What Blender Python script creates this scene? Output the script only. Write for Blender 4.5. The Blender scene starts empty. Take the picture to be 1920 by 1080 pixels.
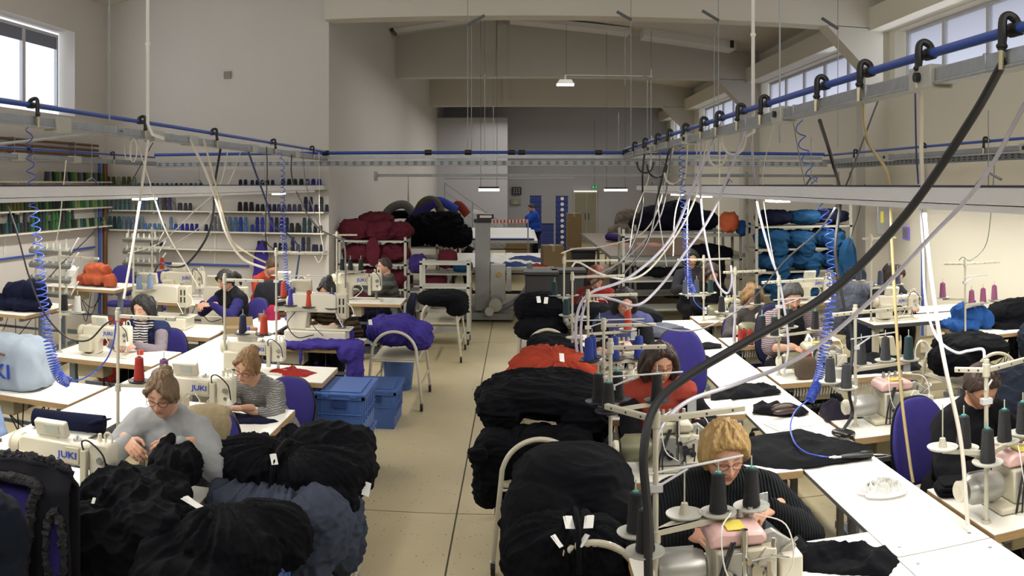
import bpy, math, random
import numpy as np
from mathutils import Vector, Matrix, Euler, noise
PI=math.pi
R=math.radians
random.seed(7)
SC=bpy.context.scene
COL=SC.collection
# ---------------------------------------------------------------- camera (a stitched photograph: cylindrical lens, horizontal)
F=1660.0; CX=972.0; CY=346.0; H=2.3
cd=bpy.data.cameras.new('camera'); cam=bpy.data.objects.new('camera',cd); COL.objects.link(cam)
SC.camera=cam
cd.type='PANO'; cd.panorama_type='CENTRAL_CYLINDRICAL'
cd.central_cylindrical_range_u_min=-CX/F; cd.central_cylindrical_range_u_max=(1920-CX)/F
cd.central_cylindrical_range_v_min=-(1080-CY)/F; cd.central_cylindrical_range_v_max=CY/F
cd.central_cylindrical_radius=1.0
cam.location=(0,0,H); cam.rotation_euler=(R(90),0,0)
cd.clip_start=0.05; cd.clip_end=200
def atz(px,py,z=.77):
    r=F*(H-z)/(py-CY); t=(px-CX)/F
    return Vector((r*math.sin(t),r*math.cos(t),z))
def aty(px,py,Y):
    t=(px-CX)/F; r=Y/math.cos(t)
    return Vector((Y*math.tan(t),Y,H-(py-CY)*r/F))
def atx(px,py,X):
    t=(px-CX)/F; r=X/math.sin(t)
    return Vector((X,r*math.cos(t),H-(py-CY)*r/F))
# ---------------------------------------------------------------- materials
def lin(c):
    return tuple(((v/255)/12.92 if v/255<=.04045 else ((v/255+.055)/1.055)**2.4) for v in c)+(1,)
MATS={}
def mat(name,c,rough=.6,metal=0,var=.08,vs=6,bump=0,bs=40,c2=None,emit=0,spec=.5,alpha=None,coat=0,sheen=0,attr=None,aniso=None):
    if name in MATS: return MATS[name]
    m=bpy.data.materials.new(name); m.use_nodes=True; nt=m.node_tree; N=nt.nodes; L=nt.links
    b=N['Principled BSDF']; b.inputs['Roughness'].default_value=rough; b.inputs['Metallic'].default_value=metal
    b.inputs['Specular IOR Level'].default_value=spec
    if coat: b.inputs['Coat Weight'].default_value=coat
    if sheen: b.inputs['Sheen Weight'].default_value=sheen
    tc=N.new('ShaderNodeTexCoord')
    mp=N.new('ShaderNodeMapping'); L.new(tc.outputs['Object'],mp.inputs['Vector'])
    if aniso: mp.inputs['Scale'].default_value=aniso
    no=N.new('ShaderNodeTexNoise'); no.inputs['Scale'].default_value=vs; no.inputs['Detail'].default_value=3
    L.new(mp.outputs['Vector'],no.inputs['Vector'])
    base=lin(c); dark=tuple(v*(1-var*1.6) for v in base[:3])+(1,); lite=tuple(min(1,v*(1+var)) for v in base[:3])+(1,)
    if c2: lite=lin(c2)
    mx=N.new('ShaderNodeMix'); mx.data_type='RGBA'
    mx.inputs['A'].default_value=dark if not c2 else base; mx.inputs['B'].default_value=lite
    L.new(no.outputs['Fac'],mx.inputs['Factor'])
    out=mx.outputs['Result']
    if attr:
        at=N.new('ShaderNodeAttribute'); at.attribute_name=attr
        mm=N.new('ShaderNodeMix'); mm.data_type='RGBA'; mm.blend_type='MULTIPLY'; mm.inputs['Factor'].default_value=1
        L.new(out,mm.inputs['A']); L.new(at.outputs['Color'],mm.inputs['B']); out=mm.outputs['Result']
    L.new(out,b.inputs['Base Color'])
    if emit:
        b.inputs['Emission Color'].default_value=base; b.inputs['Emission Strength'].default_value=emit
    if bump:
        n2=N.new('ShaderNodeTexNoise'); n2.inputs['Scale'].default_value=bs; n2.inputs['Detail'].default_value=4
        L.new(mp.outputs['Vector'],n2.inputs['Vector'])
        bp=N.new('ShaderNodeBump'); bp.inputs['Strength'].default_value=bump; bp.inputs['Distance'].default_value=.02
        L.new(n2.outputs['Fac'],bp.inputs['Height']); L.new(bp.outputs['Normal'],b.inputs['Normal'])
    if alpha is not None:
        b.inputs['Alpha'].default_value=alpha
    MATS[name]=m; return m
def fab(name,c,rough=.9,var=.25,bump=.5,bs=9,rib=None,stripe=None):
    """woven or knitted cloth: colour blotches, crease bump and, for rib/stripe, a wave pattern"""
    if name in MATS: return MATS[name]
    m=mat(name,c,rough=rough,var=var,vs=5,bump=bump,bs=bs,spec=.13,sheen=.0)
    nt=m.node_tree; N=nt.nodes; L=nt.links; b=N['Principled BSDF']
    if rib or stripe:
        tc=[n for n in N if n.type=='TEX_COORD'][0]
        mp=N.new('ShaderNodeMapping'); L.new(tc.outputs['Object'],mp.inputs['Vector'])
        w=N.new('ShaderNodeTexWave'); L.new(mp.outputs['Vector'],w.inputs['Vector'])
        if rib:
            w.inputs['Scale'].default_value=rib[0]; w.bands_direction=rib[1]; w.inputs['Distortion'].default_value=rib[2]
            bp=N.new('ShaderNodeBump'); bp.inputs['Strength'].default_value=.9; bp.inputs['Distance'].default_value=.012
            L.new(w.outputs['Fac'],bp.inputs['Height']); L.new(bp.outputs['Normal'],b.inputs['Normal'])
            mx=N.new('ShaderNodeMix'); mx.data_type='RGBA'; mx.blend_type='MULTIPLY'; mx.inputs['Factor'].default_value=.6
            src=b.inputs['Base Color'].links[0].from_socket
            L.new(src,mx.inputs['A']); L.new(w.outputs['Color'],mx.inputs['B']); L.new(mx.outputs['Result'],b.inputs['Base Color'])
        if stripe:
            w.inputs['Scale'].default_value=stripe[0]; w.bands_direction=stripe[1]; w.inputs['Distortion'].default_value=stripe[2]
            mx=N.new('ShaderNodeMix'); mx.data_type='RGBA'
            src=b.inputs['Base Color'].links[0].from_socket
            L.new(src,mx.inputs['A']); mx.inputs['B'].default_value=lin(stripe[3])
            rp=N.new('ShaderNodeMath'); rp.operation='GREATER_THAN'; rp.inputs[1].default_value=stripe[4] if len(stripe)>4 else .55
            L.new(w.outputs['Fac'],rp.inputs[0]); L.new(rp.outputs[0],mx.inputs['Factor']); L.new(mx.outputs['Result'],b.inputs['Base Color'])
    return m
# ---------------------------------------------------------------- mesh builder
def catmull(pts,n=8):
    P=[Vector(p) for p in pts]
    if len(P)<3: return P
    P=[P[0]*2-P[1]]+P+[P[-1]*2-P[-2]]; out=[]
    for i in range(1,len(P)-2):
        a,b,c,d=P[i-1:i+3]
        for k in range(n):
            t=k/n
            out.append(.5*((2*b)+(c-a)*t+(2*a-5*b+4*c-d)*t*t+(3*b-a-3*c+d)*t**3))
    out.append(P[-2]); return out
class MB:
    def __init__(s): s.v=[]; s.f=[]; s.m=[]
    def add(s,vs,fs,m=0):
        b=len(s.v); s.v.extend([tuple(v) for v in vs]); s.f.extend([tuple(b+i for i in f) for f in fs]); s.m.extend([m]*len(fs)); return s
    def box(s,c,d,rot=None,m=0):
        x,y,z=d[0]/2,d[1]/2,d[2]/2
        vs=[Vector((i*x,j*y,k*z)) for i in(-1,1) for j in(-1,1) for k in(-1,1)]
        if rot is not None:
            M=rot if isinstance(rot,Matrix) else Euler(rot).to_matrix()
            vs=[M@v for v in vs]
        c=Vector(c); vs=[v+c for v in vs]
        return s.add(vs,[(0,1,3,2),(4,6,7,5),(0,4,5,1),(2,3,7,6),(0,2,6,4),(1,5,7,3)],m)
    def bx(s,x0,x1,y0,y1,z0,z1,m=0):
        return s.box(((x0+x1)/2,(y0+y1)/2,(z0+z1)/2),(abs(x1-x0),abs(y1-y0),abs(z1-z0)),None,m)
    def tube(s,pts,r,n=8,m=0,cap=True,smooth=0):
        P=catmull(pts,smooth) if smooth else [Vector(p) for p in pts]
        k=len(P); rs=[r]*k if not isinstance(r,(list,tuple)) else None
        if rs is None:
            rs=[r[0]+(r[-1]-r[0])*i/(k-1) for i in range(k)] if len(r)==2 else ([r[min(len(r)-1,int(i/(k-1)*(len(r)-1)))]+(r[min(len(r)-1,int(i/(k-1)*(len(r)-1))+1)]-r[int(i/(k-1)*(len(r)-1))])*((i/(k-1)*(len(r)-1))%1) for i in range(k)])
        t=(P[1]-P[0]).normalized(); a=t.orthogonal().normalized(); vs=[]
        for i in range(k):
            tt=(P[min(i+1,k-1)]-P[max(i-1,0)])
            if tt.length<1e-9: tt=t
            tt=tt.normalized()
            a=(a-tt*a.dot(tt)); a=a.normalized() if a.length>1e-6 else tt.orthogonal().normalized()
            b=tt.cross(a)
            for j in range(n):
                g=2*PI*j/n; vs.append(P[i]+(a*math.cos(g)+b*math.sin(g))*rs[i])
        fs=[(i*n+j,i*n+(j+1)%n,(i+1)*n+(j+1)%n,(i+1)*n+j) for i in range(k-1) for j in range(n)]
        if cap: fs+= [tuple(range(n))[::-1],tuple((k-1)*n+j for j in range(n))]
        return s.add(vs,fs,m)
    def cyl(s,a,b,r,r2=None,n=14,m=0):
        return s.tube([a,b],[r,r if r2 is None else r2],n,m)
    def lathe(s,c,prof,n=16,rot=None,m=0):
        c=Vector(c); M=Matrix.Identity(3) if rot is None else (rot if isinstance(rot,Matrix) else Euler(rot).to_matrix())
        vs=[]; k=len(prof)
        for (r,z) in prof:
            for j in range(n):
                g=2*PI*j/n; vs.append(c+M@Vector((r*math.cos(g),r*math.sin(g),z)))
        fs=[(i*n+j,i*n+(j+1)%n,(i+1)*n+(j+1)%n,(i+1)*n+j) for i in range(k-1) for j in range(n)]
        if prof[0][0]>1e-5: fs.append(tuple(range(n))[::-1])
        if prof[-1][0]>1e-5: fs.append(tuple((k-1)*n+j for j in range(n)))
        return s.add(vs,fs,m)
    def ell(s,c,r,rot=None,nu=16,nv=10,m=0,p=1.0):
        c=Vector(c); M=Matrix.Identity(3) if rot is None else (rot if isinstance(rot,Matrix) else Euler(rot).to_matrix())
        vs=[]
        sg=lambda v:math.copysign(abs(v)**p,v)
        for i in range(nv+1):
            la=-PI/2+PI*i/nv; la=max(-PI/2+.02,min(PI/2-.02,la))
            for j in range(nu):
                lo=2*PI*j/nu
                vs.append(c+M@Vector((r[0]*sg(math.cos(la))*sg(math.cos(lo)),r[1]*sg(math.cos(la))*sg(math.sin(lo)),r[2]*sg(math.sin(la)))))
        fs=[(i*nu+j,i*nu+(j+1)%nu,(i+1)*nu+(j+1)%nu,(i+1)*nu+j) for i in range(nv) for j in range(nu)]
        fs+=[tuple(range(nu))[::-1],tuple(nv*nu+j for j in range(nu))]
        return s.add(vs,fs,m)
    def prism(s,poly,a,b,axis='z',m=0):
        n=len(poly)
        def P(u,v,w):
            return {'z':(u,v,w),'y':(u,w,v),'x':(w,u,v)}[axis]
        vs=[P(u,v,a) for u,v in poly]+[P(u,v,b) for u,v in poly]
        ar=sum(poly[i][0]*poly[(i+1)%n][1]-poly[(i+1)%n][0]*poly[i][1] for i in range(n))
        if (ar>0)==(axis!='y'): fs=[tuple(range(n))[::-1],tuple(range(n,2*n))]+[(i,(i+1)%n,n+(i+1)%n,n+i) for i in range(n)]
        else: fs=[tuple(range(n)),tuple(range(n,2*n))[::-1]]+[((i+1)%n,i,n+i,n+(i+1)%n) for i in range(n)]
        if b<a: fs=[f[::-1] for f in fs]
        return s.add(vs,fs,m)
    def sheet(s,fn,nu,nv,m=0,closed=False):
        vs=[fn(i/nu,j/nv) for j in range(nv+1) for i in range(nu+(0 if closed else 1))]
        w=nu if closed else nu+1
        fs=[(j*w+i,j*w+(i+1)%w,(j+1)*w+(i+1)%w,(j+1)*w+i) for j in range(nv) for i in range(nu)]
        return s.add(vs,fs,m)
    def mesh(s,name,mats,smooth=35):
        me=bpy.data.meshes.new(name); me.from_pydata(s.v,[],s.f)
        for m in (mats if isinstance(mats,(list,tuple)) else [mats]): me.materials.append(m)
        if len(me.materials)>1: me.polygons.foreach_set('material_index',s.m)
        if smooth:
            me.polygons.foreach_set('use_smooth',[True]*len(me.polygons))
            me.set_sharp_from_angle(angle=R(smooth))
        me.update(); return me
    def build(s,name,mats,parent=None,smooth=35,bevel=0,loc=None,rz=0):
        o=bpy.data.objects.new(name,s.mesh(name,mats,smooth)); COL.objects.link(o)
        if parent is not None: o.parent=parent
        if loc is not None: o.location=loc
        if rz: o.rotation_euler=(0,0,rz)
        if bevel:
            b=o.modifiers.new('b','BEVEL'); b.width=bevel; b.segments=2; b.limit_method='ANGLE'; b.angle_limit=R(40)
        return o
def tag(o,label=None,cat=None,group=None,kind=None):
    if label: o['label']=label
    if cat: o['category']=cat
    if group: o['group']=group
    if kind: o['kind']=kind
    return o
def thing(name,label,cat,loc=(0,0,0),rz=0,group=None):
    o=bpy.data.objects.new(name,None); COL.objects.link(o); o.empty_display_size=.1
    o.location=loc; o.rotation_euler=(0,0,rz); return tag(o,label,cat,group)
def struct(o): o['kind']='structure'; return o
def dup(root,loc,rz=0,label=None,group=None,scale=None):
    def cp(o,par):
        c=o.copy(); COL.objects.link(c); c.parent=par
        for ch in KIDS(o): cp(ch,c)
        return c
    r=cp(root,None); r.location=loc; r.rotation_euler=(0,0,rz)
    if label: r['label']=label
    if group: r['group']=group
    if scale: r.scale=scale
    return r
def KIDS(o): return list(o.children)
def fbm(p,o=3):
    return noise.fractal(p,1.0,2.0,o)
# ---------------------------------------------------------------- palette
WALL=mat('wall_plaster',(205,200,194),.9,var=.04,vs=.6,bump=.08,bs=30)
BEAMM=mat('beam_paint',(205,200,190),.9,var=.03,vs=.8)
WHITE=mat('white_paint',(226,224,218),.5,var=.03)
LAM=mat('white_laminate',(236,234,226),.35,var=.025,vs=3)
PLY=mat('plywood_edge',(176,146,104),.6,var=.25,vs=8,aniso=(1,1,14))
GREY=mat('grey_steel',(150,152,152),.45,metal=.3,var=.08)
LGREY=mat('light_grey_paint',(178,178,170),.45,var=.06)
DGREY=mat('dark_grey_paint',(66,68,72),.5,var=.1)
GALV=mat('galvanised_steel',(168,172,176),.38,metal=.7,var=.18,vs=20)
CHROME=mat('chrome',(205,205,205),.2,metal=1,var=.03)
CREAM=mat('cream_enamel',(214,208,190),.35,var=.04,coat=.2)
CREAM2=mat('warm_cream_enamel',(196,190,168),.4,var=.05)
PINK=mat('pink_enamel',(222,182,178),.35,var=.05)
BLACKP=mat('black_plastic',(24,24,26),.45,var=.1)
RUB=mat('black_rubber',(22,22,24),.6,var=.15,bump=.1,bs=60)
BLUEP=mat('blue_crate_plastic',(66,98,162),.45,var=.12,vs=5,bump=.05,bs=20)
BLUEPIPE=mat('blue_pipe_paint',(52,84,170),.4,var=.08)
BLUECOIL=mat('blue_coil_plastic',(50,78,180),.35,var=.08)
CHAIRB=mat('royal_blue_upholstery',(48,41,120),.9,var=.15,vs=20,bump=.2,bs=300)
CHAIRN=mat('dark_navy_upholstery',(26,29,70),.9,var=.15,vs=20,bump=.2,bs=300)
TAG=mat('white_label_paper',(235,235,232),.7,var=.03)
TUBEC=mat('cream_tube_enamel',(196,190,172),.35,var=.04,coat=.2)
CARD=mat('brown_cardboard',(128,108,74),.85,var=.12,vs=4)
WOODT=mat('brown_table_wood',(120,92,68),.35,var=.2,vs=5)
COPPER=mat('rusty_brown_pipe',(112,78,56),.5,metal=.3,var=.2)
BULB=mat('lit_tube',(255,250,235),.5,emit=14,var=0)
JBLUE=mat('blue_lettering',(40,70,180),.5,var=.05)
TEAL=mat('teal_spool_core',(50,150,150),.5)
def text_mesh(body,size,name,m,parent,loc,rot,sx=1):
    c=bpy.data.curves.new(name,'FONT'); c.body=body; c.size=size; c.extrude=.0006; c.align_x='CENTER'; c.align_y='CENTER'; c.offset=size*.02
    o=bpy.data.objects.new('tmp',c); COL.objects.link(o)
    dg=bpy.context.evaluated_depsgraph_get(); me=bpy.data.meshes.new_from_object(o.evaluated_get(dg))
    bpy.data.objects.remove(o); me.materials.clear(); me.materials.append(m)
    o=bpy.data.objects.new(name,me); COL.objects.link(o); o.parent=parent; o.location=loc; o.rotation_euler=rot; o.scale=(sx,1,1)
    return o
# ================================================================ the hall
XL=-6.9; XR=6.0; YB=13.75; XS=-2.99; YE=35.4; Y0=-1.5; ZT=7.2
# floor with slabs and joints
fm=bpy.data.materials.new('terrazzo_floor'); fm.use_nodes=True
def floor_nodes():
    nt=fm.node_tree; N=nt.nodes; L=nt.links; b=N['Principled BSDF']
    b.inputs['Roughness'].default_value=.42; b.inputs['Specular IOR Level'].default_value=.35
    tc=N.new('ShaderNodeTexCoord')
    n1=N.new('ShaderNodeTexNoise'); n1.inputs['Scale'].default_value=.7; n1.inputs['Detail'].default_value=4
    L.new(tc.outputs['Object'],n1.inputs['Vector'])
    r1=N.new('ShaderNodeValToRGB'); r1.color_ramp.elements[0].color=lin((184,171,136)); r1.color_ramp.elements[1].color=lin((206,193,156))
    r1.color_ramp.elements[0].position=.3; r1.color_ramp.elements[1].position=.7
    L.new(n1.outputs['Fac'],r1.inputs['Fac'])
    v=N.new('ShaderNodeTexVoronoi'); v.inputs['Scale'].default_value=26; L.new(tc.outputs['Object'],v.inputs['Vector'])
    n2=N.new('ShaderNodeTexNoise'); n2.inputs['Scale'].default_value=9; L.new(tc.outputs['Object'],n2.inputs['Vector'])
    m0=N.new('ShaderNodeMath'); m0.operation='MULTIPLY'; m0.inputs[1].default_value=.28; L.new(n2.outputs['Fac'],m0.inputs[0])
    m1=N.new('ShaderNodeMath'); m1.operation='LESS_THAN'; L.new(v.outputs['Distance'],m1.inputs[0]); L.new(m0.outputs[0],m1.inputs[1])
    vc=N.new('ShaderNodeSeparateColor'); L.new(v.outputs['Color'],vc.inputs[0])
    m3=N.new('ShaderNodeMath'); m3.operation='GREATER_THAN'; m3.inputs[1].default_value=.55; L.new(vc.outputs[0],m3.inputs[0])
    m4=N.new('ShaderNodeMath'); m4.operation='MULTIPLY'; L.new(m1.outputs[0],m4.inputs[0]); L.new(m3.outputs[0],m4.inputs[1])
    mx=N.new('ShaderNodeMix'); mx.data_type='RGBA'; L.new(m4.outputs[0],mx.inputs['Factor']); L.new(r1.outputs['Color'],mx.inputs['A']); mx.inputs['B'].default_value=lin((96,88,74))
    L.new(mx.outputs['Result'],b.inputs['Base Color'])
floor_nodes()
SEAL=mat('dark_joint_sealant',(84,80,70),.8)
b=MB(); ys=[Y0,-.53,6.17,12.87,19.6,26.3,33,YE+.2]; xs=[-7.2,-6.4,-.43,5.5,6.3]; g=.006
for i in range(len(xs)-1):
    for j in range(len(ys)-1):
        b.bx(xs[i]+g,xs[i+1]-g,ys[j]+g,ys[j+1]-g,-.1,0)
b.bx(-7.2,6.3,Y0,YE+.2,-.2,-.004,1)
struct(b.build('floor',[fm,SEAL],smooth=0))
# left wall with the window band set back in it
wz0,wz1=3.52,4.72
b=MB(); b.bx(XL-.3,XL,Y0,YB+.2,-.1,wz0-.12); b.bx(XL-.3,XL,Y0,YB+.2,wz1+.05,ZT)
b.bx(XL-.3,XL,Y0,3,wz0-.12,wz1+.05); b.bx(XL-.3,XL,12.6,YB+.2,wz0-.12,wz1+.05)
struct(b.build('wall_left',WALL,smooth=0))
b=MB(); b.bx(XL-.3,XS,YB,YB+.25,-.1,ZT)
struct(b.build('wall_back_left',WALL,smooth=0))
b=MB(); b.bx(XS-.25,XS,YB+.25,YE,-.1,ZT)
struct(b.build('wall_side_recess',WALL,smooth=0))
b=MB(); b.bx(XS-.25,XR+.3,YE,YE+.25,-.1,ZT)
b.bx(-3,-.4,YE-3,YE,-.05,4.75); 
struct(b.build('wall_back',mat('back_wall_grey',(190,188,190),.9,var=.03,vs=.5),smooth=0))
b=MB(); b.bx(XL-.3,XR+.3,Y0-.2,Y0,-.1,ZT); struct(b.build('wall_front',WALL,smooth=0))
rz0,rz1=3.75,4.82
bays=[(3.2,13.25),(14.4,21.3),(22.3,29.0),(30.3,34.6)]
b=MB(); b.bx(XR,XR+.3,Y0,YE+.2,-.1,rz0); b.bx(XR,XR+.3,Y0,YE+.2,rz1,ZT)
pv=Y0
for a,c in bays: b.bx(XR,XR+.3,pv,a,rz0,rz1); pv=c
b.bx(XR,XR+.3,pv,YE+.2,rz0,rz1)
b.bx(XR-.35,XR,Y0,YE,rz1+.02,rz1+.4)
struct(b.build('wall_right',mat('right_wall_plaster',(226,221,206),.9,var=.03,vs=.6),smooth=0))
# roof
b=MB(); rx=-.4
b.prism([(XL-.3,5.35),(rx,6.3),(XR+.3,5.55),(XR+.3,5.8),(rx,6.55),(XL-.3,5.6)],Y0-.2,YE+.3,'y')
struct(b.build('ceiling',BEAMM,smooth=0))
# concrete tie beams with tapering tops, columns with haunches
for k,(yb,zb) in enumerate([(YB-.25,4.88),(21.5,4.92),(29.8,4.95)]):
    b=MB(); x0=XS if k else XS-.02
    b.prism([(x0,zb),(XR,zb),(XR,5.75),(rx,6.42),(x0,6.1)],yb,yb+.4,'y')
    b.prism([(XR,0),(XR-.42,0),(XR-.42,zb-.65),(XR-1.1,zb+.01),(XR,zb+.01)],yb,yb+.4,'y')
    if k: b.bx(rx-.12,rx+.12,yb-.04,yb+.44,zb+.03,6.2)
    struct(b.build('trim_beam_%d'%(k+1),BEAMM,smooth=0))
# second narrow pier beside the first recess column
# windows
WF=mat('window_frame_grey',(200,200,204),.5)
SHADEM=mat('grey_blind',(120,124,140),.8)
def glassmat(name,c,mixv,diff):
    m=bpy.data.materials.new(name); m.use_nodes=True; N=m.node_tree.nodes; L=m.node_tree.links
    N.remove(N['Principled BSDF']); o=N['Material Output']
    t=N.new('ShaderNodeBsdfTransparent'); t.inputs[0].default_value=lin(c)
    tl=N.new('ShaderNodeBsdfTranslucent'); 
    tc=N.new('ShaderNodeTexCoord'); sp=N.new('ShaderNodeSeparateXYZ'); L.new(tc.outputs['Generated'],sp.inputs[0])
    rp=N.new('ShaderNodeValToRGB'); rp.color_ramp.elements[0].color=lin(diff); rp.color_ramp.elements[1].color=tuple(v*.55 for v in lin(diff)[:3])+(1,)  # panes darken upward: window brightness painted into the translucent colour
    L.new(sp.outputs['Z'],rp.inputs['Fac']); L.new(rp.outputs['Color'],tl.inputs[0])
    mx=N.new('ShaderNodeMixShader'); mx.inputs[0].default_value=mixv; L.new(t.outputs[0],mx.inputs[1]); L.new(tl.outputs[0],mx.inputs[2])
    L.new(mx.outputs[0],o.inputs[0]); return m
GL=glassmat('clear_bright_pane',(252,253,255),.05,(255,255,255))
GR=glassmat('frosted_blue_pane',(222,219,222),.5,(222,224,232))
def win(x,s,y0,y1,z0,z1,n,idx,glass,xin,blind):
    """a strip of n panes; s=+1 right wall, -1 left wall"""
    b=MB(); d=.05
    b.bx(x,x+.06*s,y0,y1,z0,z0+d); b.bx(x,x+.06*s,y0,y1,z1-d,z1)
    for i in range(n+1):
        y=y0+(y1-y0)*i/n; w=.045
        b.bx(x-.002*s,x+.062*s,max(y0,y-w),min(y1,y+w),z0,z1)
    o=struct(b.build('window_%d'%idx,WF,smooth=0,bevel=.006))
    for i in range(n):
        a=y0+(y1-y0)*i/n+.04; c=y0+(y1-y0)*(i+1)/n-.04
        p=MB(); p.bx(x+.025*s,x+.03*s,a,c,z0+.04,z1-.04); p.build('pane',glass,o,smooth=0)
        if blind:
            p=MB(); p.bx(x+.01*s,x+.02*s,a,c,z1-.04-blind,z1-.04); p.build('blind',SHADEM,o,smooth=0)
# left window group: panes start near y 12 (beside the corner) and go on towards the camera
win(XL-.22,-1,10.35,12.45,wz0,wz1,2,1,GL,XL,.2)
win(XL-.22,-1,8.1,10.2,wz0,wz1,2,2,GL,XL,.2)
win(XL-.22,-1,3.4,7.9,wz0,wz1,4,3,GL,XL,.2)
b=MB()
b.bx(XL-.3,XL-.2,10.2,10.35,wz0-.1,wz1+.05); b.bx(XL-.3,XL-.2,7.9,8.1,wz0-.1,wz1+.05); struct(b.build('trim_mullion_left',WALL,smooth=0))
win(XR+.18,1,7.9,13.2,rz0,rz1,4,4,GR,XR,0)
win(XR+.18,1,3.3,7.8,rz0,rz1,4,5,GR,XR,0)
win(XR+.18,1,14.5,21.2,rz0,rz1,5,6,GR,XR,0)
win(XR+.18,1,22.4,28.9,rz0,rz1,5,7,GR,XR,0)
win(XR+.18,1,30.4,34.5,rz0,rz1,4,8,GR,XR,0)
# ---------------------------------------------------------------- daylight, light bars and added fill
w=bpy.data.worlds.new('overcast_sky'); SC.world=w; w.use_nodes=True
bg=w.node_tree.nodes['Background']; bg.inputs[0].default_value=(.86,.92,1,1); bg.inputs[1].default_value=1.6
def area(name,loc,rot,sx,sy,power,col,spread=180):
    l=bpy.data.lights.new(name,'AREA'); l.shape='RECTANGLE'; l.size=sx; l.size_y=sy; l.energy=power; l.color=col; l.spread=R(spread)
    o=bpy.data.objects.new(name,l); COL.objects.link(o); o.location=loc; o.rotation_euler=rot; return o
warm=(1,.955,.87)
for X,y0,y1,p in [(-2.85,1.9,13.0,165),(1.8,1.5,13,205),(-5.6,5,13,95),(4.6,4.5,13,150)]:
    area('bar_and_fill_glow',(X,(y0+y1)/2,2.17),(0,0,0),.12,y1-y0,p,warm)  # outer two strips are added fill with no bar above them
area('roof_fill',(-1,6,5.3),(0,0,0),5,9,45,(1,.97,.94))  # broad fill areas added under the roof, not fixtures
area('roof_fill',(1,19,4.8),(0,0,0),5,7,130,(1,.97,.93))
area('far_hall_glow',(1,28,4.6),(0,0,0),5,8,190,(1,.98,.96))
area('front_fill',(-.5,-1.2,4.6),(R(88),0,0),11,1.6,185,(1,.98,.95))  # added frontal fill for beams and walls; no window stands there
area('window_glow_left',(XL+.12,9,4.1),(0,R(-90),0),1.1,7,50,(.86,.92,1))
area('window_glow_right',(XR-.1,10,4.3),(0,R(90),0),1,12,40,(.86,.92,1))
SC.view_settings.view_transform='Standard'; SC.view_settings.look='None'
SC.view_settings.exposure=0; SC.view_settings.gamma=1
SC.cycles.max_bounces=6; SC.cycles.diffuse_bounces=3; SC.cycles.glossy_bounces=2; SC.cycles.transmission_bounces=4; SC.cycles.transparent_max_bounces=8
SC.cycles.caustics_reflective=False; SC.cycles.caustics_refractive=False
# ================================================================ overhead services
def rail(name,label,X,z,y0,y1,pipe=.028,drops=(),boxes=()):
    """blue air pipe clamped above a steel busbar channel, running away from the camera"""
    t=thing(name,label,'overhead rail',(X,0,0),group='overhead air and power rails')
    b=MB(); b.cyl((0,y0,z),(0,y1,z),pipe,n=12); b.build('air_pipe',BLUEPIPE,t)
    b=MB(); b.bx(-.035,.035,y0,y1,z-.125,z-.07); b.bx(-.043,.043,y0,y1,z-.137,z-.124)
    for i in range(int((y1-y0)/1.1)): b.bx(-.039,.039,y0+i*1.1,y0+i*1.1+.02,z-.13,z-.065)
    b.build('busbar_channel',GALV,t,bevel=.004)
    for y in drops:
        sg=-1 if X>0 else 1; q=pipe/.02
        b=MB(); b.tube([(0,y-.02,z+.01),(0,y,z+.035*q),(sg*.022,y+.01,z+.05*q),(sg*.044,y+.01,z+.03),(sg*.046,y+.01,z-.035),(sg*.05,y+.01,z-.075)],[.015*q,.017*q,.015*q,.018*q,.015*q],9,smooth=4)
        b.cyl((0,y-.03,z),(0,y+.03,z),pipe*1.35,n=10); b.ell((sg*.048,y+.01,z-.06),(.022*q,.022*q,.014))
        b.build('pipe_tee',BLACKP,t)
        b=MB(); b.cyl((sg*.05,y+.01,z-.075),(sg*.052,y+.01,z-.14),.011,.009,10); b.build('brass_fitting',mat('pale_brass',(196,186,150),.3,metal=.8),t)
    for y in boxes:
        b=MB(); b.bx(-.055,.05,y,y+.2,z-.15,z-.055); b.build('tap_off_box',LGREY,t,bevel=.006)
        b=MB(); b.cyl((-.055,y+.1,z-.10),(-.075,y+.1,z-.10),.02); b.build('dial',BLACKP,t)
    return t
RZ=2.80
r_right=rail('air_and_power_rail','long blue air pipe over steel busbar, right of the aisle, many hoses',1.61,RZ+.03,.5,13.2,.019,
    [1.9,2.56,3.21,3.84,4.45,5.56,6.18,6.86,7.46,8.3,9.2,10,11,12],[3.1,5.1,8.1,10.4])
r_left=rail('air_and_power_rail','long blue air pipe over steel busbar, left of the aisle',-2.92,RZ,1.5,13.2,.016,
    [4.75,6.4,8.1,10.2,12.2],[4.1,5.0,6.6,7.4,9.3,11.2])
r_lwall=rail('air_and_power_rail','blue air pipe over steel busbar nearest the window wall on the left',-5.75,2.74,5,13.2,.014,[9.3,11.6],[9,10.4])
r_rwall=rail('air_and_power_rail','blue air pipe over steel busbar nearest the right wall',4.75,2.76,4.5,13.2,.016,[8.1,9.6,11.8],[7.2,10.6])
t=thing('cross_pipe','blue air pipe crossing the hall between the rails',"pipe",(0,0,0))
b=MB(); b.cyl((-5.75,13.2,RZ-.02),(4.75,13.2,RZ-.02),.024); b.build('air_pipe',BLUEPIPE,t)
b=MB(); b.bx(-2.9,4.7,13.17,13.23,RZ-.11,RZ-.06); b.build('support_rail',GALV,t)
for x in(-2.92,-1.35,-.75,-.1,.05,1.2,1.61): b=MB(); b.cyl((x-.05,13.2,RZ-.02),(x+.05,13.2,RZ-.02),.042,n=10); b.build('pipe_coupling',BLACKP,t)
PERF=mat('perforated_tray_zinc',(150,154,158),.45,metal=.5,var=.1)
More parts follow.
